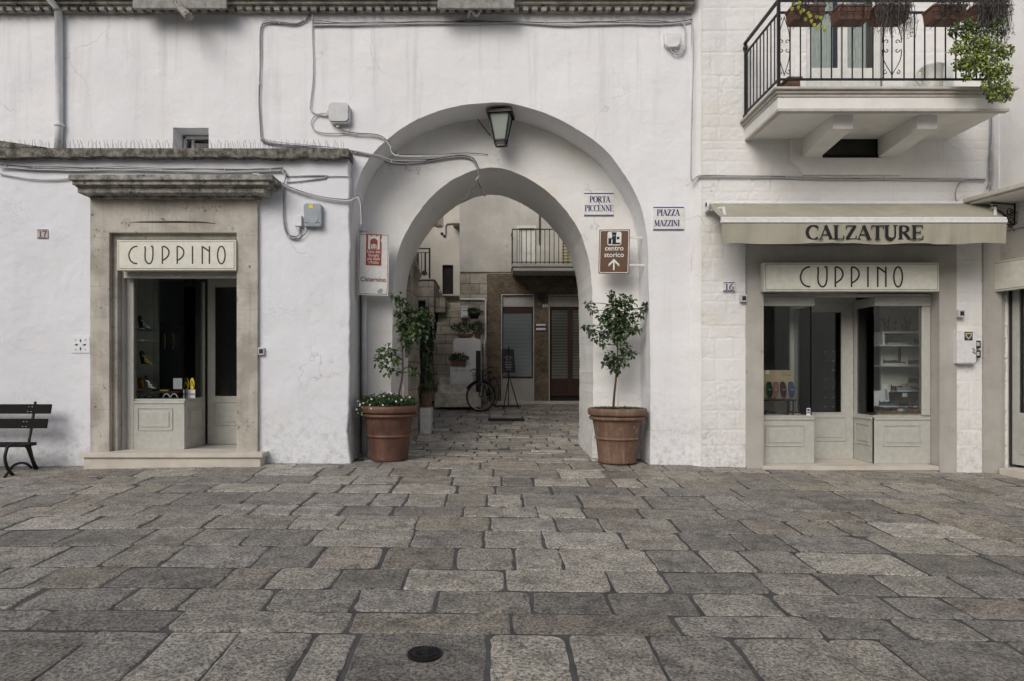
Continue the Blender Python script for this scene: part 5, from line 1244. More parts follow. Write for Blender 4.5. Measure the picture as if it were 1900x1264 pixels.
bx(X(1777.5, dw), X(1810.5, dw), -.226, -.2205, Z(673, dw), Z(615, dw)).build('door', 'white_plastic', wc, bevel=.004)
bx(X(1789, dw), X(1804, dw), -.2285, -.2265, Z(632, dw), Z(616, dw)).build('sticker', 'letter_blue', wc)
c_ = (X(1796.5, dw), Z(624, dw)); MB().prism([(c_[0]-.045, c_[1]+.045), (c_[0]-.042, c_[1]), (c_[0], c_[1]-.048), (c_[0]+.042, c_[1]), (c_[0]+.045, c_[1]+.045)][::1], [[(c_[0]-.03, c_[1]+.032), (c_[0]-.028, c_[1]+.004), (c_[0], c_[1]-.03), (c_[0]+.028, c_[1]+.004), (c_[0]+.03, c_[1]+.032)]], -.230, -.2287).build('shield_emblem', 'yellow', wc)
MB().tube([(X(1803, dw), -.24, Z(646, dw)), (X(1807, dw), -.24, Z(650, dw)), (X(1803, dw), -.24, Z(653, dw)), (X(1809, dw), -.24, Z(656, dw))], .006, 6).build('latch', 'steel', wc)
for py_, lb in ((639, 'upper grey socket beside the white meter cabinet'), (657, 'lower grey socket beside the white meter cabinet')):
    t = thing('socket', lb, 'socket', (X(1817, dw), -.15, Z(py_, dw)), 'sockets beside the meter cabinet')
    bx(X(1813, dw), X(1823, dw), -.19, -.10, Z(py_+7, dw), Z(py_-7, dw)).build('case', 'dark_metal', t, bevel=.006); bx(X(1815, dw), X(1820, dw), -.194, -.1905, Z(py_+3, dw), Z(py_-4, dw)).build('cover', 'grey_plastic', t)
# vent grille in the left wall
vt = thing('wall_vent', 'white square vent plate with petal shaped holes beside the stone doorway', 'vent', (X(149, 9.79), -.21, Z(640, 9.79)))
dv = 9.79; c_ = (X(149.5, dv), Z(640, dv)); holes = []
for k in range(8):
    a = k*math.pi/4; L_, r0, w_ = (.065, .022, .024) if k % 2 == 0 else (.052, .075-.012, .014)
    if k % 2: r0, L_ = .085, .03
    else: r0, L_ = .028, .06
    u = Vector((math.cos(a), math.sin(a))); v = Vector((-u.y, u.x)); w_ = .016 if k % 2 == 0 else .009
    holes.append([tuple(Vector(c_)+u*r0), tuple(Vector(c_)+u*(r0+L_*.5)-v*w_), tuple(Vector(c_)+u*(r0+L_)), tuple(Vector(c_)+u*(r0+L_*.5)+v*w_)])
MB().prism(rect(X(131, dv), X(166.5, dv), Z(655, dv), Z(624, dv)), holes, -.212, -.2015).build('plate', 'plaster_cool', vt)
bx(X(134, dv), X(164, dv), -.2012, -.2005, Z(653, dv), Z(626, dv)).build('dark_backing', 'interior_dark', vt)
# ------------------------------------------------------------------ number tiles and street tiles
def tile(x0, x1, z0, z1, y, label, lines, mat, cat, bands=True, name='street_sign'):
    t = thing(name, label, cat, ((x0+x1)/2, y, z0)); bx(x0, x1, y-.014, y+.02, z0, z1).build('tile', mat, t, bevel=.003)
    h = z1-z0; yy = y-.0155; m = MB()
    for (txt, a, b, zz, hh) in lines:
        m2 = serif_text(txt, x0+(x1-x0)*a, z0+h*zz, h*hh, yy, width=(x1-x0)*(b-a)); m.add(m2.v, m2.f)
    if bands:
        bt = .045*h if h > .2 else .09*h
        m.ribbon([(x0+.004, z1-bt*.7), (x1-.004, z1-bt*.7)], bt, yy-.0005); m.ribbon([(x0+.004, z0+bt*.7), (x1-.004, z0+bt*.7)], bt, yy-.0005)
    m.build('lettering', 'letter_blue', t); return t
d_ = 10.64
t = tile(X(1083, d_), X(1139, d_), Z(401, d_), Z(358, d_), .65, 'white ceramic plaque lettered PORTA PICCENNE in blue inside the arch recess', [('PORTA', .2, .88, .58, .27), ('PICCENNE', .04, .99, .2, .27)], 'tile_white', 'plaque')
x0_, x1_, z0_, z1_ = X(1083, d_), X(1139, d_), Z(401, d_), Z(358, d_)
MB().ribbon([(x0_+(x1_-x0_)*.50, z0_+(z1_-z0_)*.57), (x0_+(x1_-x0_)*.54, z0_+(z1_-z0_)*.50)], .009, .6338).build('accent', 'letter_blue', t)
tile(X(1211, 10), X(1269, 10), Z(428, 10), Z(384, 10), .0, 'white ceramic plaque lettered PIAZZA MAZZINI right of the arch', [('PIAZZA', .13, .86, .61, .27), ('MAZZINI', .05, .86, .17, .27)], 'tile_white', 'plaque')
tile(X(70, 9.8), X(90, 9.8), Z(443, 9.8), Z(426, 9.8), -.2, 'beige tile with blue number 17 at far left', [('17', .12, .9, .17, .66)], 'tile_beige', 'house number', name='house_number')
tile(X(1341, 9.88), X(1363, 9.88), Z(541, 9.88), Z(524, 9.88), -.125, 'pale tile with blue number 16 left of the awning shop', [('16', .12, .9, .17, .66)], 'tile_white', 'house number', name='house_number')
# ------------------------------------------------------------------ tourist signs
cs = thing('tourist_sign', 'brown and white sign lettered centro storico with castle pictogram and arrow', 'sign', (X(1139, 10.25), .25, Z(508, 10.25)))
d_ = 10.3
w_ = X(1168, d_)-X(1112, d_); h_ = Z(426, d_)-Z(508, d_)
def rr(x0, x1, z0, z1, r, n=5):
    out = []
    for (cx_, cz_, a0) in ((x1-r, z0+r, -90), (x1-r, z1-r, 0), (x0+r, z1-r, 90), (x0+r, z0+r, 180)):
        out += [(cx_+r*math.cos(R(a0+90*i/n)), cz_+r*math.sin(R(a0+90*i/n))) for i in range(n+1)]
    return out
Mc = Matrix.Translation((X(1139.5, d_), .3, Z(467, d_)))@Matrix.Rotation(R(1.2), 4, 'Y')@Matrix.Rotation(R(-8), 4, 'Z')
def csb(mb, nm, mt): return mb.xform(Mc).build(nm, mt, cs)
hw, hh = w_/2, h_/2
csb(MB().prism(rr(-hw, hw, -hh, hh, .01), [], 0, .012), 'plate', 'sign_brown')
csb(MB().prism(rr(-hw+.012, hw-.012, -hh+.012, hh-.012, .02), [rr(-hw+.022, hw-.022, -hh+.022, hh-.022, .015)], -.002, -.0003), 'border', 'sign_white')
csb(MB().prism(rr(-.105, .105, .095, .305, .03), [], -.002, -.0003), 'pictogram_field', 'sign_white')
ic = MB()
for (a, b, c_, e) in ((-.035, .025, .11, .29), (-.045, .032, .275, .295), (-.09, -.035, .115, .2), (.035, .075, .18, .225), (-.035, .09, .112, .135)):
    ic.box(a, b, -.0032-.0002*len(ic.f), -.0022, c_, e)
for k in range(4): ic.box(-.09+.017*k, -.082+.017*k, -.006, -.0022, .2, .212)
csb(ic, 'castle_pictogram', 'letter_black')
ic = MB().box(-.012, .0, -.0085, -.0082, .235, .25).prism([(.04, .14), (.08, .13), (.08, .17), (.06, .19), (.04, .18)], [], -.0087, -.0083).box(-.045, -.03, -.0092, -.0088, .12, .185); csb(ic, 'pictogram_window', 'sign_white')
csb(sans_text('centro', 0, .018, .105, -.002, .0012), 'lettering', 'sign_white'); csb(sans_text('storico', 0, -.083, .105, -.002, .0012), 'lettering', 'sign_white')
ar = MB().box(-.011, .011, -.002, -.0003, -.285, -.135); ar.prism([(0, -.11), (-.08, -.19), (-.08, -.23), (0, -.15), (.08, -.23), (.08, -.19)][::1], [], -.0026, -.0021); csb(ar, 'arrow', 'sign_white')
bk = MB()
for zz in (.22, -.2): bk.bar(Mc@Vector((hw-.02, .02, zz)), (2.36, .28, Z(467, d_)+zz-.01), .02, .03)
bk.build('wall_bracket', 'off_white', cs)
# red/white village sign
vs_ = thing('village_sign', 'tall white sign with dark red castle emblem and the town name Cisternino', 'sign', (X(692, 10.3), .3, Z(548, 10.3)))
w_ = X(721, d_)-X(665, d_); h_ = Z(434, d_)-Z(548, d_); hw, hh = w_/2, h_/2
Mv = Matrix.Translation((X(693, d_), .3, Z(491, d_)))@Matrix.Rotation(R(1.2), 4, 'Y')@Matrix.Rotation(R(6), 4, 'Z')
def vsb(mb, nm, mt): return mb.xform(Mv).build(nm, mt, vs_)
vsb(MB().prism(rr(-hw, hw, -hh, hh, .012), [], 0, .035), 'plate', 'sign_white')
vsb(MB().prism(rr(-hw+.012, hw-.012, -hh+.015, hh-.012, .02), [rr(-hw+.020, hw-.020, -hh+.023, hh-.020, .015)], -.0018, -.0003), 'border', 'red_brown')
vsb(bx(-.118, .118, -.0025, -.0019, -.015, hh-.004), 'emblem_field', 'red_brown')
cz_ = .23
cr = [(-.088, cz_), (-.088, .455), (-.07, .44), (-.052, .455), (-.052, .43), (-.026, .43), (-.026, .455), (0, .44), (.026, .455), (.026, .43), (.052, .43), (.052, .455), (.07, .44), (.088, .455), (.088, cz_)]
vsb(MB().prism(cr[::-1], [], -.0036, -.0026), 'castle_emblem', 'sign_white')
dm_ = [(-.055, cz_+.0), (.055, cz_+.0), (.055, .34)]+[(.06*math.cos(a), .335+.065*math.sin(a)) for a in np.linspace(0, math.pi, 14)]+[(-.055, .34)]
vsb(MB().prism(dm_, [], -.0046, -.0037), 'dome_emblem', 'red_brown')
g_ = MB().box(-.042, .042, -.0056, -.0047, cz_, .285).prism([(-.05, .29), (.05, .29), (0, .315)], [], -.0056, -.0047); vsb(g_, 'gate_emblem', 'sign_white')
g_ = MB()
for k in (-.025, .0, .025): g_.box(k-.007, k+.007, -.0066, -.0057, cz_, cz_+.028).box(k-.006, k+.006, -.0066, -.0057, cz_+.036, cz_+.048)
vsb(g_, 'arcade_emblem', 'red_brown')
for k, s in enumerate(('Uno dei', 'Borghi', 'più belli', "d'Italia")): vsb(sans_text(s, 0, .176-.054*k, .060, -.0035, .0004), 'lettering', 'sign_white')
vsb(sans_text('Cisternino', 0, -.26, .096, -.001, .002, sx=.94), 'town_name', 'sign_maroon')
for (cx_, cz_, r_) in ((.155, .37, .05), (.165, -.42, .028)): vsb(MB().prism([(cx_+r_*math.cos(a), cz_+r_*math.sin(a)) for a in np.linspace(0, 2*math.pi, 24, endpoint=False)], [], -.006, -.0027), 'sticker', 'paper')
vsb(MB().prism([(.07, -.435), (.15, -.435), (.15, -.38), (.13, -.36), (.12, -.37), (.10, -.365), (.09, -.385), (.07, -.39)], [], -.0045, -.003), 'skyline_print', 'meter_grey')
MB().bar((-2.06, .33, Z(502, d_)), (X(666, d_), .33, Z(502, d_)), .03, .025).build('wall_bracket', 'off_white', vs_)
MB().tube([(X(670, 10.45), .42, Z(436, 10.4)), (X(670, 10.45), .42, .1)], .018, 8).build('post', 'cable_dark', vs_)
# ------------------------------------------------------------------ lantern
lx, ly = X(929, 10.3), .30
LN = thing('hanging_lantern', 'black iron four sided lantern with milky glass hanging at the arch crown', 'lantern', (lx, ly, Z(270, 10.3)))
def frustum(z0, z1, a, b, twist=R(-9), th=0):
    vs = []
    for z, s_ in ((z0, a), (z1, b)):
        for k in range(4): an_ = twist+math.pi/4+k*math.pi/2; vs.append((lx+s_*math.cos(an_)*1.414, ly+s_*math.sin(an_)*1.414, z))
    return MB().add(vs, [(3, 2, 1, 0), (4, 5, 6, 7), (0, 1, 5, 4), (1, 2, 6, 5), (2, 3, 7, 6), (3, 0, 4, 7)]), vs
zq = lambda py: Z(py, 10.3)
frustum(zq(262), zq(216), .080, .150)[0].build('glass', 'lantern_glass', LN)
_, v4 = frustum(zq(269), zq(213), .076, .157)
fm = MB()
for k in range(4): fm.bar(v4[k], v4[k+4], .024, .024); fm.bar(v4[k], v4[(k+1) % 4], .022, .022)
_, v5 = frustum(zq(262), zq(261), .082, .083)
for k in range(4): fm.bar(v5[k], v5[(k+1) % 4], .018, .018)
fm.build('frame', 'black_iron', LN)
_, v6 = frustum(zq(230), zq(213), .165, .185); fm = MB()
for k in range(4): fm.bar(v6[k+4], v6[(k+1) % 4+4], .02, .05)
frustum(zq(214), zq(204), .188, .11)[0].build('hood', 'black_iron', LN); fm.build('hood_rim', 'black_iron', LN)
frustum(zq(204), zq(199), .10, .065)[0].build('cap', 'black_iron', LN)
MB().tube([(lx, ly, zq(200)), (lx, ly, 5.40)], .02, 8).lathe([(.03, 0), (.045, .02), (.02, .05)], (lx, ly, zq(197)), 10).build('rod', 'black_iron', LN)

# ------------------------------------------------------------------ potted trees
def pot(parent, cx, cy, z0, H, Rr, Rb, mat):
    prof = [(Rb-.04, 0), (Rb, .0), (Rb+.012, .02), (Rb+.006, .06)]
    mid = .45*H; rm = Rb+(Rr*.86-Rb)*.5
    prof += [(rm-.012, mid-.03), (rm-.008, mid-.016), (rm+.012, mid-.010), (rm+.014, mid), (rm+.012, mid+.008), (rm-.004, mid+.014), (rm+.0, mid+.03)]
    zt2 = H-.15; rt = Rr*.86
    prof += [(rt-.008, zt2-.035), (rt-.004, zt2-.024), (rt+.032, zt2-.02), (rt+.044, zt2-.004), (rt+.044, zt2+.012), (rt+.034, zt2+.026), (rt+.012, zt2+.030), (rt+.012, zt2+.038), (Rr-.022, zt2+.042), (Rr-.003, zt2+.052), (Rr, zt2+.07), (Rr+.004, H-.045), (Rr-.002, H-.012), (Rr-.016, H), (Rr-.04, H), (Rr-.055, H-.06)]
    MB().lathe(prof, (cx, cy, z0), 56, .004).build('pot', mat, parent, smooth=True)
    MB().lathe([(Rr-.06, 0), (.01, .02)], (cx, cy, z0+H-.07), 30).build('soil', 'soil', parent)
def tree(parent, trunk, clusters, d, seed, L=.075, mat='leaf_dark'):
    r = random.Random(seed); y0 = d-10
    tp = smooth_line([(X(a, d), y0+dy, Z(b, d)) for a, b, dy in trunk], 5)
    n_ = len(tp); mbk = MB().tube(tp, [.019-.013*i/n_ for i in range(n_)], 8)
    lv = MB()
    for (px_, py_, rad, cnt, dy) in clusters:
        cnt = int(cnt*1.5)
        c = Vector((X(px_, d), y0+dy, Z(py_, d))); rad = rad*1.08*d/FP
        j = min(range(n_), key=lambda i: (tp[i]-c).length+ (1 if tp[i].z > c.z-.01 else 0)); a = tp[j]
        mid = a.lerp(c, .5)+Vector((r.uniform(-.03, .03), r.uniform(-.03, .03), r.uniform(-.01, .03)))
        bp = smooth_line([a, mid, c], 4); mbk.tube(bp, [.007-.004*i/len(bp) for i in range(len(bp))], 5)
        for k in range(max(2, cnt//12)):
            e = c+rv(r)*rad*.8; mbk.tube([c.lerp(a, .2), c.lerp(e, .5)+rv(r)*.02, e], .003, 4)
        cluster(lv, c, rad, cnt, L, r, .6, .9)
        for k in range(cnt//8):
            p = a.lerp(c, r.uniform(.4, 1)); q = r.random(); leaf(lv, p, rv(r)+Vector((0, 0, -.5)), rv(r), L*.8, L*.5, (q, q, q))
    mbk.build('trunk', 'bark', parent, smooth=True); lv.build('foliage', mat, parent)
xc, yc = -1.53, .2; zp = gz(xc, .2)
PT = thing('potted_tree', 'slim young tree with white flowers in a dark stained terracotta pot, left side of arch', 'potted tree', (xc, yc, zp), 'potted trees flanking the arch')
pot(PT, xc, yc, zp, Z(752, 10.2)-zp, .435, .275, 'terracotta_wet')
tree(PT, [(733, 762, 0), (739, 735, 0), (746, 700, 0), (747, 660, 0), (744, 620, 0), (742, 560, 0), (741, 548, 0)],
     [(744, 556, 9, 14, 0), (733, 550, 7, 8, 0), (752, 577, 12, 24, 0), (765, 595, 20, 70, 0), (745, 600, 13, 30, 0), (755, 618, 18, 60, 0), (775, 580, 14, 34, 0), (785, 602, 16, 36, 0), (797, 590, 8, 12, 0), (740, 578, 8, 14, 0),
      (778, 620, 14, 30, 0), (752, 640, 12, 24, 0), (712, 657, 12, 26, 0), (703, 672, 6, 8, 0), (722, 650, 9, 16, 0), (735, 665, 8, 12, 0), (718, 685, 10, 14, 0), (738, 688, 7, 9, 0), (762, 682, 9, 11, 0), (775, 690, 4, 4, 0)], 10.2, 3, .082)
MB().tube([(X(748, 10.2), yc+.02, zp+.75), (X(747, 10.2), yc+.02, Z(640, 10.2))], .007, 6).build('stake', 'bamboo', PT)
gc = MB(); fl = MB(); r = random.Random(8)
for k in range(2600):
    a = r.uniform(0, 2*math.pi); q = .40*math.sqrt(r.random()); p = Vector((xc+q*math.cos(a)-.02, yc+q*math.sin(a)*.95, Z(752, 10.2)-.02+r.uniform(0, .20)*(1-.45*q/.4)+.01+.05*noise.noise(Vector((math.cos(a)*3, math.sin(a)*3, 1)))))
    if k % 6 == 0: p = Vector((xc-.36+r.gauss(0, .10), yc-.12+r.gauss(0, .10), Z(757, 10.2)+r.uniform(-.12, .09)))
    if p.x < -1.995: continue
    c = r.random()*.8; leaf(gc, p, rv(r)+Vector((0, -.2, .5)), rv(r), .036, .026, (c, c, c))
    if k % 27 == 0:
        p = p+Vector((0, -.03, .02))
        for s_ in range(5): leaf(fl, p, (math.cos(s_*1.26), -.3, math.sin(s_*1.26)), (0, -1, .2), .016, .014, (1, 1, 1))
gc.build('ground_plants', 'leaf_mid', PT); fl.build('flowers', 'petal', PT)['kind'] = 'stuff'
xc, yc = 1.905, .12; zp = gz(xc, .1)+.01
P2 = thing('potted_tree', 'bushy round leaved tree in a clean terracotta pot, right side of arch', 'potted tree', (xc, yc, zp), 'potted trees flanking the arch')
pot(P2, xc, yc, zp, Z(757, 10.12)-zp, .437, .28, 'terracotta')
tree(P2, [(1138, 757, 0), (1140, 730, 0), (1144, 690, 0), (1146, 650, 0), (1144, 600, 0), (1136, 560, 0), (1135, 548, 0)],
     [(1135, 545, 7, 12, 0), (1137, 560, 9, 18, 0), (1130, 575, 10, 24, 0), (1152, 556, 9, 18, 0), (1166, 558, 9, 20, 0), (1172, 565, 7, 12, 0), (1195, 573, 7, 14, 0), (1202, 569, 5, 8, 0), (1183, 583, 10, 22, 0), (1150, 575, 14, 46, 0), (1140, 592, 17, 80, 0), (1160, 590, 15, 60, 0), (1122, 590, 10, 22, 0),
      (1093, 564, 6, 10, 0), (1101, 575, 6, 8, 0), (1112, 585, 7, 10, 0), (1088, 604, 6, 10, 0), (1098, 612, 9, 22, 0), (1110, 625, 10, 26, 0), (1118, 636, 7, 12, 0), (1130, 612, 14, 50, 0), (1150, 610, 16, 70, 0), (1172, 607, 11, 34, 0), (1183, 612, 6, 10, 0), (1150, 628, 12, 36, 0),
      (1162, 648, 10, 22, 0), (1172, 656, 8, 12, 0), (1158, 662, 9, 18, 0), (1132, 660, 10, 24, 0), (1142, 672, 11, 34, 0), (1126, 672, 7, 12, 0), (1140, 683, 9, 20, 0), (1160, 672, 7, 10, 0)], 10.12, 7, .072)
MB().tube([(X(1146, 10.12), yc, zp+.75), (X(1151, 10.12), yc, Z(632, 10.12))], .006, 6).build('stake', 'bamboo', P2)
gc = MB()
for k in range(1100):
    a = r.uniform(0, 2*math.pi); q = .385*math.sqrt(r.random()); c = r.random()*.6
    leaf(gc, (xc+q*math.cos(a), yc+q*math.sin(a), Z(757, 10.12)-.055+r.uniform(0, .05)), rv(r)+Vector((0, 0, .4)), rv(r), .03, .022, (c, c, c))
gc.build('ground_plants', 'leaf_mid', P2)

# ------------------------------------------------------------------ bench
BN = thing('park_bench', 'dark slatted bench with curved black cast iron legs at far left', 'bench', (-7, -.7, gz(-7, -.7)))
xe = X(77, 9.25); xlg = -6.47; gb = gz(-6.5, -.9)
def slat(x1, yc_, zc_, h, ty, tilt):
    m = MB().obox(((x1-8.3)/2, yc_, zc_), (x1+8.3, ty, h), Matrix.Rotation(R(tilt), 3, 'X')); return m.build('slat', 'dark_wood', BN, bevel=.006)
slat(X(95, 9.55), -.45, Z(759, 9.55), .135, .03, -14); slat(X(88, 9.5), -.50, Z(786, 9.5), .135, .03, -14)
for k in range(3): slat(X(77, 9.4)-(.09 if k == 0 else .0), -.62-.135*k, Z(824, 9.3)-.0-.002*k, .028, .12, 0)
for lxx in (xlg, -7.95):
    lg = MB()
    def yz(pts, w0=.028): lg.tube(smooth_line([(lxx, a, gb+b) for a, b in pts], 5), w0, 6)
    yz([(-.42, .98), (-.46, .8), (-.52, .55), (-.55, .43), (-.52, .3), (-.46, .14), (-.38, .02)], .020)
    yz([(-.98, .40), (-1.02, .28), (-1.0, .17), (-.94, .07), (-.86, .0)], .022)
    yz([(-.98, .40), (-.85, .42), (-.70, .41), (-.60, .36), (-.53, .24), (-.47, .12), (-.42, .02)], .022)
    yz([(-.95, .06), (-.85, .135), (-.72, .15), (-.6, .12), (-.5, .05)], .018)
    yz([(-1.04, -.01), (-.98, .04), (-.94, .07)], .018)
    lg.build('leg', 'black_iron', BN, smooth=True)
bl_ = MB()
for zz, xo in ((755, 57), (764, 55), (782, 52), (791, 50)):
    for q in (-3.5, 2.5):
        p = (X(xo+q, 9.52), (-.478 if zz < 770 else -.53)+.0, Z(zz, 9.52)); bl_.lathe([(.004, -.006), (.007, 0), (.004, .006)], p, 8)
bl_.build('bolt', 'off_white', BN)
# ------------------------------------------------------------------ manhole, grates
mx, my = X(788, 3.86), 3.86-10
mh = thing('manhole_cover', 'small round black iron manhole cover set in a pinkish slab', 'manhole cover', (mx, my, gz(mx, my)+.006))
zg = gz(mx, my)+.006
MB().lathe([(.10, -.03), (.102, .004), (.096, .006), (.092, .001), (.07, .001)], (mx, my, zg), 36).build('frame', 'black_iron', mh)
m = MB().lathe([(.07, -.01), (.068, .006), (.064, .007), (.02, .004), (.01, .008)], (mx, my, zg), 30)
for k in range(12): a = k*math.pi/6; m.bar((mx+.025*math.cos(a), my+.025*math.sin(a), zg+.007), (mx+.06*math.cos(a), my+.06*math.sin(a), zg+.007), .006, .006)
for k in range(24): a = k*math.pi/12; m.obox((mx+.081*math.cos(a), my+.081*math.sin(a), zg+.004), (.008, .008, .006), Matrix.Rotation(a, 3, 'Z'))
m.build('lid', 'black_iron', mh)
for (pa, pb_, dg, wy, lb) in ((908, 971, 14.6, .28, 'dark iron drain grate across the alley behind the arch'), (920, 962, 16.6, .16, 'smaller far drain grate near the stepped entrance')):
    xa_, xb_ = X(pa, dg), X(pb_, dg); y_ = dg-10; t = thing('drain_grate', lb, 'drain grate', ((xa_+xb_)/2, y_, gz(0, y_)), 'drain grates in the alley')
    z0_, z1_ = gz(0, y_), gz(0, y_+wy); m = MB(); n_ = 14
    for k in range(n_+1): xq_ = xa_+(xb_-xa_)*k/n_; m.bar((xq_, y_, z0_+.018), (xq_, y_+wy, z1_+.018), .018, .014)
    m.build('bars', 'black_iron', t)
    MB().add([(xa_-.03, y_-.03, z0_+.009), (xb_+.03, y_-.03, z0_+.009), (xb_+.03, y_+wy+.03, z1_+.012), (xa_-.03, y_+wy+.03, z1_+.012)], [(0, 1, 2, 3)]).build('frame', 'interior_dark', t)

# ------------------------------------------------------------------ alley beyond the arch
FB = 17.36; YB = FB-10
BH = thing('brick_house', 'brown mosaic brick shop house with plastered upper floor seen through the arch', 'building', (.5, YB, gz(0, YB)))
fx = lambda p: X(p, FB); fz = lambda p: Z(p, FB)
zgr = .45
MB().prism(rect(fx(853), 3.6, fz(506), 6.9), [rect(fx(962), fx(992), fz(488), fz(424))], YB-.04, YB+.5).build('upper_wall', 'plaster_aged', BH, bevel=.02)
MB().prism(rect(fx(903), 3.6, zgr-.4, fz(507)), [rect(fx(931), fx(990), zgr-.3, fz(547)), rect(fx(1019), fx(1100), zgr-.3, fz(548))], YB, YB+.5).build('brick_wall', 'mosaic_brick', BH)
bx(fx(853), fx(904)-.005, YB-.02, YB+.5, zgr-.4, fz(507)).build('stone_wall', 'ashlar_alley', BH)
bx(fx(903), 3.6, YB-.012, YB-.0005, fz(508.5), fz(506.5)).build('string_course', 'stone_grey', BH)
wn = bx(fx(931), fx(990), YB+.12, YB+.16, zgr-.3, fz(547)).build('window', 'interior_dark', BH)
bx(fx(932), fx(989), YB+.04, YB+.08, fz(569), fz(549)).build('lintel_panel', 'stone_grey', wn)
bx(fx(932), fx(989), YB+.05, YB+.09, fz(580), fz(570)).build('frame', 'wood_red', wn)
bx(fx(934), fx(987), YB+.10, YB+.11, fz(699), fz(580)).build('blind', 'blind', wn)
bx(fx(934), fx(987), YB+.08, YB+.085, fz(699), fz(580)).build('pane', 'glass', wn)
bx(fx(932), fx(989), YB+.06, YB+.11, fz(702), fz(699.5)).build('sill', 'wood_red', wn)
bx(fx(932), fx(989), YB+.03, YB+.10, zgr, fz(702.5)).build('stall_riser', 'stone_grey', wn)
MB().box(fx(930), fx(932)-.002, YB-.02, YB+.03, zgr, fz(547)).box(fx(989)+.002, fx(991), YB-.02, YB+.03, zgr, fz(547)).box(fx(930), fx(991), YB-.021, YB+.03, fz(548), fz(546)).build('window_trim', 'joinery', BH)
MB().box(fx(1018), fx(1020)-.002, YB-.02, YB+.03, zgr, fz(548)).box(fx(1018), fx(1100), YB-.021, YB+.03, fz(549), fz(547)).build('window_trim', 'joinery', BH)
dr = bx(fx(1019), fx(1101), YB+.12, YB+.16, zgr-.3, fz(548)).build('door', 'interior_dark', BH)
bx(fx(1020), fx(1100), YB+.04, YB+.09, fz(569), fz(550)).build('lintel_panel', 'stone_grey', dr)
m = MB()
for (a, b, c_, e) in ((1020, 1024, 735, 570), (1054, 1063, 735, 570), (1096, 1100, 735, 570)): m.box(fx(a), fx(b), YB+.06, YB+.11, fz(c_), fz(e))
m.box(fx(1024), fx(1054), YB+.065, YB+.11, fz(575), fz(570)).box(fx(1063), fx(1096), YB+.065, YB+.11, fz(575), fz(570)).box(fx(1024), fx(1054), YB+.065, YB+.11, fz(735), fz(703)).box(fx(1063), fx(1096), YB+.065, YB+.11, fz(735), fz(703))
m.box(fx(1027), fx(1051), YB+.05, YB+.0649, fz(728), fz(710)); m.build('frame', 'wood_red', dr, bevel=.004)
bx(fx(1024), fx(1096), YB+.105, YB+.115, fz(703), fz(575)).build('blind', 'blind_door', dr); bx(fx(1024), fx(1096), YB+.09, YB+.094, fz(703), fz(575)).build('pane', 'glass', dr)
bx(fx(905), fx(1100), YB-.25, YB+.02, zgr-.2, gz(0, YB-.1)+.05).build('threshold', 'stone_step', BH, bevel=.01)
# upper balcony
AL = thing('balcony', 'narrow balcony with thin black railing on the plastered wall in the alley', 'balcony', (fx(1015), YB-.6, fz(495)))
dbk = FB-.85; yk = dbk-10; gx = lambda p: X(p, dbk); gzz = lambda p: Z(p, dbk)
bx(gx(950), 2.9, yk, YB-.041, gzz(495), gzz(490)).build('slab', 'stone_grey', AL, bevel=.01); bx(gx(952), 2.9, yk+.03, YB-.041, gzz(503), gzz(495.2)).build('slab_under', 'stone_grey', AL, bevel=.02)
m = MB(); m.box(gx(951), 2.85, yk+.03, yk+.05, gzz(426), gzz(424)).box(gx(951), 2.85, yk+.03, yk+.05, gzz(487), gzz(485.5)); 
k = 951
while k < 1085: m.box(gx(k)-.009, gx(k)+.009, yk+.032, yk+.048, gzz(490), gzz(425)); k += 8.6
for q in (yk+.3, yk+.55): m.box(gx(951)-.008, gx(951)+.008, q, q+.016, gzz(490), gzz(425))
m.box(gx(951)-.01, gx(951)+.01, yk+.03, YB-.05, gzz(426), gzz(424)); m.build('railing', 'black_iron', AL)
bd2 = thing('balcony_door', 'cream panelled door behind the thin alley railing', 'door', (fx(977), YB, fz(488)))
bx(fx(962), fx(992), YB+.0, YB+.04, fz(495), fz(424)).build('leaf', 'sign_cream', bd2)
MB().box(fx(968), fx(985), YB-.008, YB-.0005, fz(470), fz(436)).box(fx(968), fx(985), YB-.008, YB-.0005, fz(485), fz(474)).build('panel', 'off_white', bd2, bevel=.01)
MB().prism(rect(fx(959), fx(995), fz(490), fz(420)), [rect(fx(962.5), fx(991.5), fz(489.9), fz(424.5))], YB-.07, YB-.041).build('frame', 'sign_cream', bd2)
tag(bx(fx(1042), fx(1058), YB-.06, YB-.042, fz(490), fz(440)).build('louvred_shutter', 'shutter_slat', None), 'cream louvred shutter at the right end of the alley balcony', 'shutter')
tag(MB().tube([(fx(1001), YB-.07, fz(350)), (fx(1001), YB-.07, fz(455))], .02, 8).build('wall_pipe', 'cable_dark', None), 'thin dark pipe descending to the alley balcony', 'pipe')
# small things on the brick wall
lp = thing('wall_lamp', 'dark box wall lamp between window and door in the alley', 'lamp', (fx(1004), YB-.1, fz(556)))
bx(fx(1000), fx(1009), YB-.18, YB-.001, fz(556), fz(546)).build('housing', 'black_iron', lp, bevel=.01); bx(fx(1001), fx(1008), YB-.16, YB-.02, fz(558), fz(556.2)).build('shade', 'dark_metal', lp)
for (a, b, lb, tx) in ((600, 606, 'upper small white plate on the brick pier in the alley', 'DOCTOR'), (607.5, 614, 'lower small white plate on the brick pier in the alley', 'M. DORIA')):
    t = thing('name_plate', lb, 'plate', (fx(1003), YB, fz(b)), 'name plates on the brick pier'); bx(fx(993), fx(1014), YB-.02, YB-.001, fz(b), fz(a)).build('backing', 'interior_dark', t); bx(fx(994.5), fx(1012.5), YB-.024, YB-.0205, fz(b-1.2), fz(a+1.2)).build('plate', 'paper', t)
tile(fx(1007), fx(1017), fz(571), fz(564), YB, 'white tile with number 33 beside the alley shop door', [('33', .1, .95, .15, .7)], 'tile_white', 'house number', name='house_number')
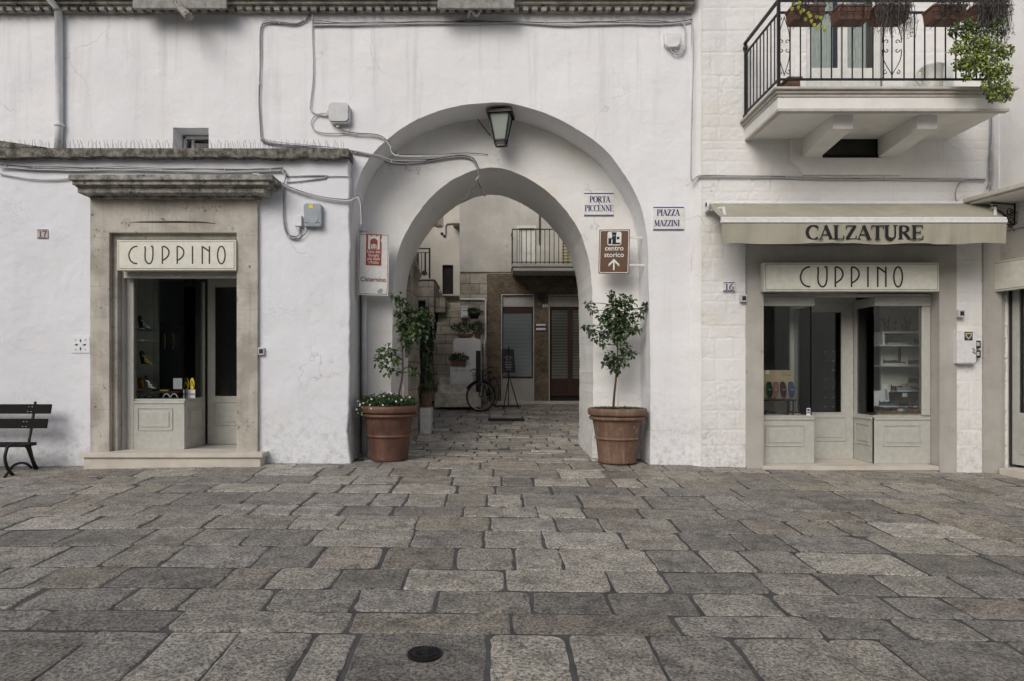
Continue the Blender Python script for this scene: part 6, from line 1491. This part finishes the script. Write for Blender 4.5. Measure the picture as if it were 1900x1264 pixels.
pp = pipe([(fx(853), YB-.06, fz(556)), (fx(898), YB-.06, fz(556)), (fx(901), YB-.06, fz(559)), (fx(901), YB-.06, fz(630)), (fx(899), YB-.1, fz(635)), (fx(899), YB-.1, fz(685))], .022, 'pipe_white', 'thin white pipe running across and down the alley stone wall')
mbx = thing('mailbox', 'small white metal mailbox on the alley stone wall', 'mailbox', (fx(861), YB-.1, fz(591)))
bx(fx(855.5), fx(868.5), YB-.14, YB-.021, fz(590), fz(571)).build('case', 'white_plastic', mbx, bevel=.006); bx(fx(855), fx(869), YB-.155, YB-.02, fz(571), fz(569)).build('lid', 'white_plastic', mbx); MB().box(fx(859), fx(866), YB-.145, YB-.1405, fz(578), fz(577)).box(fx(859), fx(866), YB-.145, YB-.1405, fz(588), fz(587)).build('slot', 'interior_dark', mbx)
# rear-left white house
WD = 20.0; wx_ = lambda p: X(p, WD); wz_ = lambda p: Z(p, WD); YW = 10
WH = thing('rear_house', 'cream plastered rear house with small black door above the stone stairs', 'building', (-2, YW, 1))
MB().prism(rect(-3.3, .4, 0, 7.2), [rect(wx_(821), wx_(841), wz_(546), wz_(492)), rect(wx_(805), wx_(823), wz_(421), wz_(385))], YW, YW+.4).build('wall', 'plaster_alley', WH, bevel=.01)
dd_ = bx(wx_(821), wx_(841), YW+.1, YW+.15, wz_(546), wz_(492)).build('door', 'interior_dark', WH)
m = MB()
for k in range(2):
    for s_ in range(4): m.tube([(wx_(831)+.13*math.cos(a)*(s_/4+.2), YW+.09, wz_(505+k*26)+.3*math.sin(a)*(s_/4+.2)) for a in np.linspace(0, 2*math.pi, 16)], .007, 4)
m.build('ironwork', 'black_iron', dd_)
wq = bx(wx_(806), wx_(822), YW+.2, YW+.25, wz_(421), wz_(386)).build('window', 'interior', WH); bx(wx_(809), wx_(820), YW-.04, YW+.1, wz_(421), wz_(417.5)).build('sill_planter', 'planter_plastic', wq)
MB().box(wx_(822), wx_(853), YW-.25, YW-.001, wz_(551), wz_(548.5)).build('ledge', 'stone_grey', WH)
for (a, b) in ((820, 434), (825, 438.5)): MB().tube([(wx_(a), YW-.02, wz_(b)), (wx_(a), YW+.02, wz_(b))], .045, 14).build('vent_hole', 'interior_dark', WH)
bx(wx_(841), wx_(855), YW-.5, YW-.001, wz_(421), wz_(413)).build('overhang', 'plaster_alley', WH)
tag(MB().tube([(wx_(827), YW-.03, wz_(435)), (wx_(827), YW-.03, wz_(420)), (wx_(830), YW-.03, wz_(416)), (wx_(841), YW-.03, wz_(415))], .02, 6).build('wall_conduit', 'cable_grey', None), 'thin conduit bending below the overhang on the rear house', 'conduit')
# stone terrace with gate at the left
TW = thing('stone_terrace', 'rough stone terrace wall with doorway left of the alley stairs', 'wall', (-2.2, 7.5, .6))
dt = 18.0; tx = lambda p: X(p, dt); tz = lambda p: Z(p, dt); YT = 8.0
MB().prism(rect(-3.3, tx(805), .3, tz(520)), [rect(tx(770), tx(789), .4, tz(558))], YT, YT+1.9).build('wall', 'ashlar_alley', TW, bevel=.02)
bx(-3.3, tx(807), YT-.04, YT+1.9, tz(520)+.002, tz(517)).build('coping', 'stone_grey', TW, bevel=.01)
bx(tx(770), tx(789), YT+.15, YT+.2, .4, tz(558)).build('door', 'interior_dark', TW)
gt = thing('terrace_railing', 'black iron terrace railing above the stone wall in the alley', 'railing', (tx(785), YT, tz(517)))
m = MB().box(tx(760), tx(797), YT+.1, YT+.13, tz(461), tz(459)).box(tx(760), tx(797), YT+.1, YT+.13, tz(468), tz(467)).box(tx(760), tx(797), YT+.1, YT+.13, tz(508), tz(507))
m.box(tx(795), tx(798), YT+.09, YT+.13, tz(517), tz(459))
for q in (762, 768, 775, 781): m.box(tx(q), tx(q)+.018, YT+.1, YT+.12, tz(508), tz(467))
m.box(tx(773), tx(776), YT+.09, YT+.1, tz(508), tz(467)).box(tx(787), tx(790), YT+.09, YT+.1, tz(508), tz(467)); m.build('bars', 'black_iron', gt)
MB().tube([(tx(787), YT+.07, tz(506)), (tx(787), YT+.09, tz(506))], .07, 16).build('disc', 'wood_red', gt)
# stair masses
ST = thing('stone_stairs', 'worn stone staircase climbing left behind the arch', 'stairs', (-1.2, 6.6, gz(-1.2, 6)))
def sbx(pa, pb_, pt, pbm, d0, d1, nm='step', mt='ashlar_alley', bv=.02): return bx(X(pa, d0), X(pb_, d0), d0-10, d1-10, Z(pbm, d0), Z(pt, d0)).build(nm, mt, ST, bevel=bv)
sbx(806, 892, 729, 756, 16.0, 17.3, 'step', 'worn_whitewash'); sbx(812, 872, 714, 729.5, 16.3, 17.3, 'step', 'worn_whitewash'); sbx(815, 850, 701, 714.5, 16.6, 17.4, 'step', 'worn_whitewash')
sbx(796, 842, 630, 745, 17.0, 19.6, 'stair_wall'); sbx(808, 856, 616, 650, 17.5, 19.7, 'step'); sbx(810, 856, 598, 620, 17.9, 19.8, 'step'); sbx(812, 856, 574, 600, 18.4, 19.9, 'step'); sbx(806, 826, 552, 580, 18.2, 19.9, 'step'); sbx(824, 856, 562, 576, 18.9, 19.95, 'step')
MB().tube([(X(800, 16.9), 6.9, Z(630, 16.9)), (X(800, 16.9), 6.9, Z(590, 16.9))], .02, 6).build('newel_post', 'black_iron', ST)
# white block + cabinet
WBk = thing('whitewashed_block', 'whitewashed masonry block with sloping top beside the alley steps', 'wall', (X(866, 16.6), 6.6, gz(0, 6.6)))
d0 = 16.55
MB().prism([(X(840, d0), Z(735, d0)), (X(893, d0), Z(735, d0)), (X(893, d0), Z(632, d0)), (X(880, d0), Z(627, d0)), (X(843, d0), Z(628, d0)), (X(840, d0), Z(634, d0))], [], 6.55, 7.33).build('block', 'plaster_inner', WBk, bevel=.04, seg=3)
bx(X(883, d0), X(892, d0), 6.535, 6.549, Z(735, d0), Z(651, d0)).build('dark_door', 'interior_dark', WBk)
cbn = thing('utility_cabinet', 'low white utility cabinet under the terracotta trough in the alley', 'cabinet', (X(856, 16.3), 6.3, Z(712, 16.3)))
d0 = 16.3
bx(X(835, d0), X(879, d0), 6.3, 6.548, Z(714, d0), Z(680, d0)).build('case', 'plaster_inner', cbn, bevel=.008); MB().prism(rect(X(840, d0), X(874, d0), Z(709, d0), Z(685, d0)), [rect(X(842, d0), X(872, d0), Z(707.5, d0), Z(686.5, d0))], 6.285, 6.2995).build('door', 'plaster_inner', cbn)
# stone pier just behind the arch, left
PR = thing('stone_pier', 'rough stone door jamb just behind the left side of the arch', 'wall', (-1.9, 3.3, .3))
dp = 13.2; o_ = wob([(X(777, dp), .0), (X(774, dp), Z(600, dp)), (X(771, dp), Z(520, dp)), (X(779, dp), Z(505, dp)), (X(774, dp), Z(492, dp)), (X(770, dp), Z(480, dp)), (X(768, dp), Z(440, dp))], .012, .05, 6)
MB().prism([(-3.0, 0)]+o_+[(-3.0, Z(440, dp))], [], 2.95, 3.6).build('jamb', 'ashlar_alley', PR, bevel=.02)
bx(-3.0, X(765, 12.6), 2.31, 2.94, -.2, 5.5).build('side_wall', 'ashlar_alley', PR)
bx(X(746, 12.55), X(760, 12.55), 2.302, 2.55, 0, Z(665, 12.5)).build('white_plinth', 'plaster_inner', PR)
bx(X(752, 12.5), X(762, 12.5), 2.29, 2.3015, Z(653, 12.5), Z(643, 12.5)).build('blue_plate', 'letter_blue', PR)
tag(bx(X(779, 13.3), X(800, 13.3), 3.2, 3.7, .02, Z(757, 13.2)).build('stone_plinth', 'plaster_inner', None, bevel=.03), 'low whitewashed stone plinth at the foot of the pier', 'plinth')
# plants in the alley
def bush(name, label, pxc, pyc, w_, h_, d, n, mat='leaf_mid', L=.07, potr=None, potmat='terracotta', seed=1, cat='potted plant', trough=None, strap=False):
    t = thing(name, label, cat, (X(pxc, d), d-10, Z(pyc+h_, d))); r = random.Random(seed); lv = MB()
    for k in range(n):
        v = rv(r); p = Vector((X(pxc+v.x*w_*r.random()**.5, d), d-10+v.y*.12, Z(pyc-v.z*h_*r.random()**.5, d))); q = r.random()
        leaf(lv, p, v+Vector((0, -.3, .2)), rv(r), L*r.uniform(.6, 1.2), L*.45, (q, q, q))
    lv.build('foliage', mat, t)
    if potr:
        a, b, e, f_ = potr   # px half width, top py, bottom py, px centre
        s_ = d/FP; MB().lathe([(a*.7*s_, 0), (a*.95*s_, Z(b, d)-Z(e, d)-.05), (a*1.08*s_, Z(b, d)-Z(e, d)-.045), (a*1.08*s_, Z(b, d)-Z(e, d)), (a*.9*s_, Z(b, d)-Z(e, d)-.01)], (X(f_, d), d-10, Z(e, d)), 24).build('pot', potmat, t, smooth=False)
    if trough:
        a, b, e, f_ = trough; bx(X(a, d), X(b, d), d-10.12, d-9.88, Z(f_, d), Z(e, d)).build('trough', 'planter_plastic', t, bevel=.01)
    return t
def strap_plant(name, label, pxc, py0, rad, n, d, seed, mat='leaf_strap', pot_=None, up=.7, w_=.03):
    t = thing(name, label, 'potted plant', (X(pxc, d), d-10, Z(py0, d))); r = random.Random(seed); lv = MB(); s_ = d/FP
    for k in range(n):
        a = r.uniform(0, 2*math.pi); L_ = rad*s_*r.uniform(.6, 1.1); b = Vector((X(pxc, d), d-10, Z(py0, d))); dr_ = Vector((math.cos(a), math.sin(a)*.7, 0)); q = r.random()
        pts = [b+dr_*L_*t_*(.9)+Vector((0, 0, L_*up*(t_*1.9-t_*t_*1.9*r.uniform(.8, 1.25)))) for t_ in np.linspace(0, 1, 7)]; vs = []
        sd_ = Vector((-dr_.y, dr_.x, 0))
        for i, p in enumerate(pts): ww = w_*math.sin(math.pi*(.12+.86*i/6))*.5; vs += [p+sd_*ww, p-sd_*ww]
        lv.add(vs, [(2*i, 2*i+1, 2*i+3, 2*i+2) for i in range(6)], (q, q, q))
    lv.build('foliage', mat, t)
    if pot_:
        a, b, e = pot_; MB().lathe([(a*.68*s_, 0), (a*.95*s_, (e-b)*s_-.06), (a*1.08*s_, (e-b)*s_-.055), (a*1.08*s_, (e-b)*s_), (a*.9*s_, (e-b)*s_-.01)], (X(pxc, d), d-10, Z(e, d)), 24).build('pot', 'terracotta', t)
    return t
strap_plant('potted_plant', 'spider plant with long arching leaves in a terracotta pot on the low plinth', 791, 728, 34, 110, 13.4, 3, pot_=(13, 730, 755))
strap_plant('potted_plant', 'taller strap leaved plant rising behind the spider plant', 785, 712, 36, 80, 13.9, 4, up=1.3, pot_=(13, 712, 750), w_=.04)
strap_plant('potted_plant', 'broad pale leaved plant with upright stalks behind the pier', 787, 690, 30, 14, 13.9, 6, up=2.2, w_=.07)
bush('climbing_plant', 'dark shrub climbing beside the dark doorway left of the stairs', 787, 628, 16, 62, 14.2, 900, 'leaf_dark', .08, seed=5, cat='shrub')
bush('potted_plant', 'fluffy fern in a wide clay pot on top of the whitewashed block', 858, 608, 22, 9, 16.8, 420, 'leaf_mid', .06, potr=(14, 620, 628, 863), seed=7)
bush('potted_plant', 'fern in a smaller clay pot at the right corner of the whitewashed block', 884, 608, 13, 12, 16.75, 260, 'leaf_mid', .06, potr=(7, 616, 628, 886), seed=8)
bush('potted_plant', 'dark plant in a black pot hanging beside the mailbox', 881, 579, 14, 6, 17.0, 260, 'leaf_dark', .06, trough=None, potr=(10, 582, 592, 880), potmat='black_iron', seed=9)
bush('trough_plant', 'dark spiky plant in a rectangular terracotta trough on the utility cabinet', 851, 665, 18, 8, 16.38, 320, 'leaf_dark', .07, trough=(838, 864, 669, 679.5), seed=10, cat='planter')
# bicycle ----------------------------------------------------------------
BK = thing('bicycle', 'old black bicycle with a front basket leaning against the whitewashed block', 'bicycle', (X(893, 16.0), 6.0, gz(-.2, 6)))
db = 15.9; zb_ = gz(-.2, 5.9)+.02; Rw = .34
c1 = Vector((X(892, db), 5.75, zb_+Rw)); dirb = Vector((.30, .92, .0)).normalized(); c2 = c1+dirb*1.0+Vector((0, 0, .09))
side = Vector((dirb.y, -dirb.x, 0))
# wheels: front wheel turned towards the viewer
def wheel(c, ax, nm):
    ax = ax.normalized(); u = ax.cross(Vector((0, 0, 1))).normalized(); v = ax.cross(u)
    ring_ = lambda r_: [c+(u*math.cos(a)+v*math.sin(a))*r_ for a in np.linspace(0, 2*math.pi, 33)]
    wh = MB().tube(ring_(Rw-.03), .01, 6, False).build('wheel', 'steel', BK)
    MB().tube(ring_(Rw), .018, 8, False).build('tyre', 'black_iron', wh)
    sp_ = MB()
    for k in range(14): a = 2*math.pi*k/14; sp_.tube([c+ax*.02*(-1)**k, c+(u*math.cos(a)+v*math.sin(a))*(Rw-.03)], .0015, 4)
    sp_.build('spokes', 'steel', wh); MB().tube([c-ax*.04, c+ax*.04], .018, 8).build('hub', 'dark_metal', wh)
axf = Vector((-.25, -1, 0)); wheel(c1, axf, 'front'); wheel(c2, side, 'rear')
hd = c1+dirb*.14+Vector((0, 0, .42)); bbk = c1+dirb*.52+Vector((0, 0, -.03)); stp = c1+dirb*.66+Vector((0, 0, .42))
fr = MB()
for a, b in ((hd, bbk), (hd+Vector((0, 0, -.06)), stp), (bbk, stp), (bbk, c2), (stp, c2), (c1+side*.05, hd-Vector((0, 0, .1))+side*.04), (c1-side*.05, hd-Vector((0, 0, .1))-side*.04), (hd-Vector((0, 0, .12)), hd+Vector((0, 0, .16)))): fr.tube([a, b], .014, 8)
fr.build('frame', 'black_iron', BK)
hb = hd+Vector((0, 0, .17)); MB().tube(smooth_line([hb-Vector((.30, -.06, .0))*1+Vector((0, .1, 0)), hb-Vector((.18, .0, -.05)), hb, hb+Vector((.16, .0, .09)), hb+Vector((.24, .12, .1))], 4), .011, 6).build('handlebar', 'black_iron', BK)
MB().lathe([(.03, 0), (.07, .02), (.085, .04), (.05, .055)], tuple(stp+Vector((0, 0, .12))), 14).tube([stp, stp+Vector((0, 0, .13))], .012, 6).build('saddle', 'black_iron', BK)
bk_ = MB(); bc = hd-dirb*.13+Vector((0, 0, .03))
for k in range(9):
    a = -.14+.28*k/8; bk_.tube([bc+side*a-dirb*.1+Vector((0, 0, -.12)), bc+side*a*1.2-dirb*.14+Vector((0, 0, .1))], .004, 4)
for zz in (-.12, -.04, .04, .1):
    e = 1+.2*(zz+.12)/.22; bk_.tube([bc+side*.14*e-dirb*.12*e+Vector((0, 0, zz)), bc-side*.14*e-dirb*.12*e+Vector((0, 0, zz)), bc-side*.14*e+dirb*.06+Vector((0, 0, zz)), bc+side*.14*e+dirb*.06+Vector((0, 0, zz)), bc+side*.14*e-dirb*.12*e+Vector((0, 0, zz))], .005, 5)
bk_.build('basket', 'dark_metal', BK)
MB().lathe([(.01, -.03), (.045, 0), (.05, .01)], tuple(c1+Vector((.0, -.06, .36))), 14).build('headlight', 'steel', BK, smooth=True)
fe = MB().tube([c1+Vector((0, 0, 0))+Vector((math.sin(a)*.25*(Rw+.035)*0, 0, 0))+(Vector((-1, .25, 0)).normalized()*math.cos(a)+Vector((0, 0, 1))*math.sin(a))*(Rw+.035) for a in np.linspace(.5, 2.8, 14)], .022, 6); fe.build('mudguard', 'black_iron', BK)
# easel ------------------------------------------------------------------
EZ = thing('menu_easel', 'dark chalkboard menu on a black tripod easel in the alley', 'easel', (X(944, 16.4), 6.4, gz(.4, 6.3)))
de = 16.3; ex = lambda p: X(p, de); ez_ = lambda p: Z(p, de); ye = 6.3; zz0 = gz(.4, 6.2)
vs = [(ex(931), ye, ez_(692)), (ex(956.5), ye, ez_(692)), (ex(954), ye+.16, ez_(648)), (ex(931), ye+.16, ez_(647))]
m = MB().add(vs+[(a, b+.02, c) for a, b, c in vs], [(0, 1, 2, 3), (7, 6, 5, 4), (0, 4, 5, 1), (1, 5, 6, 2), (2, 6, 7, 3), (3, 7, 4, 0)]); m.build('board', 'interior_dark', EZ)
ck = MB(); r = random.Random(3)
for k in range(9):
    t_ = .15+.07*k; z_ = ez_(692)*(1-t_)+ez_(648)*t_; y_ = ye+.16*t_-.004; wq_ = r.uniform(.05, .1)*1.0; ck.box(ex(943.5)-wq_, ex(943.5)+wq_, y_-.0015, y_, z_-.005, z_+.003)
ck.build('chalk_lines', 'grey_plastic', EZ)
MB().tube([(ex(944), ye+.1, ez_(643)), (ex(944), ye+.05, ez_(700)), (ex(934), ye-.1, zz0)], .013, 6).tube([(ex(944), ye+.05, ez_(695)), (ex(962), ye-.05, zz0+.02)], .013, 6).tube([(ex(944), ye+.12, ez_(655)), (ex(944), ye+.45, zz0+.04)], .013, 6).build('tripod', 'black_iron', EZ)
# ------------------------------------------------------------------ moss and dirt where the walls meet the paving
ms = MB(); r = random.Random(21)
for (x0, x1, yw_, n_) in ((-9, -5.85, -.235, 240), (-3.2, -2.1, -.235, 90), (2.4, 3.0, -.03, 50), (3.0, 3.75, -.14, 260), (6.9, 7.3, -.15, 40), (-1.5, -1.0, .62, 30), (1.5, 2.3, .6, 60), (-5.8, -3.2, -.50, 60)):
    for k in range(n_):
        x = r.uniform(x0, x1); y = yw_-abs(r.gauss(0, .02)); q = r.random()*.7
        if noise.noise(Vector((x*3, 1, 0))) < -.1: continue
        leaf(ms, (x, y, gz(x, y)-.002), Vector((r.uniform(-1, 1), -r.random(), .5+r.random())), (0, -.3, 1), r.uniform(.008, .024), .008, (q, q, q))
mo_ = ms.build('moss', 'leaf_mid', None); mo_['kind'] = 'stuff'; mo_['label'] = 'thin dark moss and weeds growing where the walls meet the paving'; mo_['category'] = 'moss'
# ------------------------------------------------------------------ bird spikes on the ledge
bs = MB(); r = random.Random(6); x = X(0, 9.75)
while x < X(640, 9.75):
    if not (X(98, 9.75) < x < X(116, 9.75)):
        for k in (-1, 1): bs.tube([(x, -.25+.05*k, topz+.07), (x+r.uniform(-.035, .035), -.27+.06*k, topz+.19+r.uniform(-.01, .015))],  .0022, 3)
    x += .062
tag(bs.build('bird_spikes', 'dark_metal', None), 'row of thin wire bird spikes standing on the mossy ledge', 'bird spikes')
# ------------------------------------------------------------------ houses across the square (seen only as reflections)
for k, (x0, x1, h, yy) in enumerate(((-34, -14, 10.5, -27), (-13.8, 0, 9.2, -28), (.2, 13, 11.0, -27), (13.2, 34, 10, -26))):
    t = thing('opposite_house', ('wide beige house far across the square, leftmost', 'low beige house across the square with three windows', 'tall beige house across the square', 'beige house across the square, rightmost')[k], 'building', (x0, yy, -1))
    holes = [rect(q, q+1.1, zz_, zz_+1.7) for q in np.arange(x0+1.2, x1-2, 3.2) for zz_ in (.6, 3.8, 6.6)]
    MB().prism(rect(x0, x1, -2, h), holes, 0, .4).xform(Matrix.Translation((0, yy, 0))).build('wall', 'opposite_wall', t)
    bx(x0, x1, yy-.3, yy-.2, -2, h).build('dark_rooms', 'interior_dark', t)
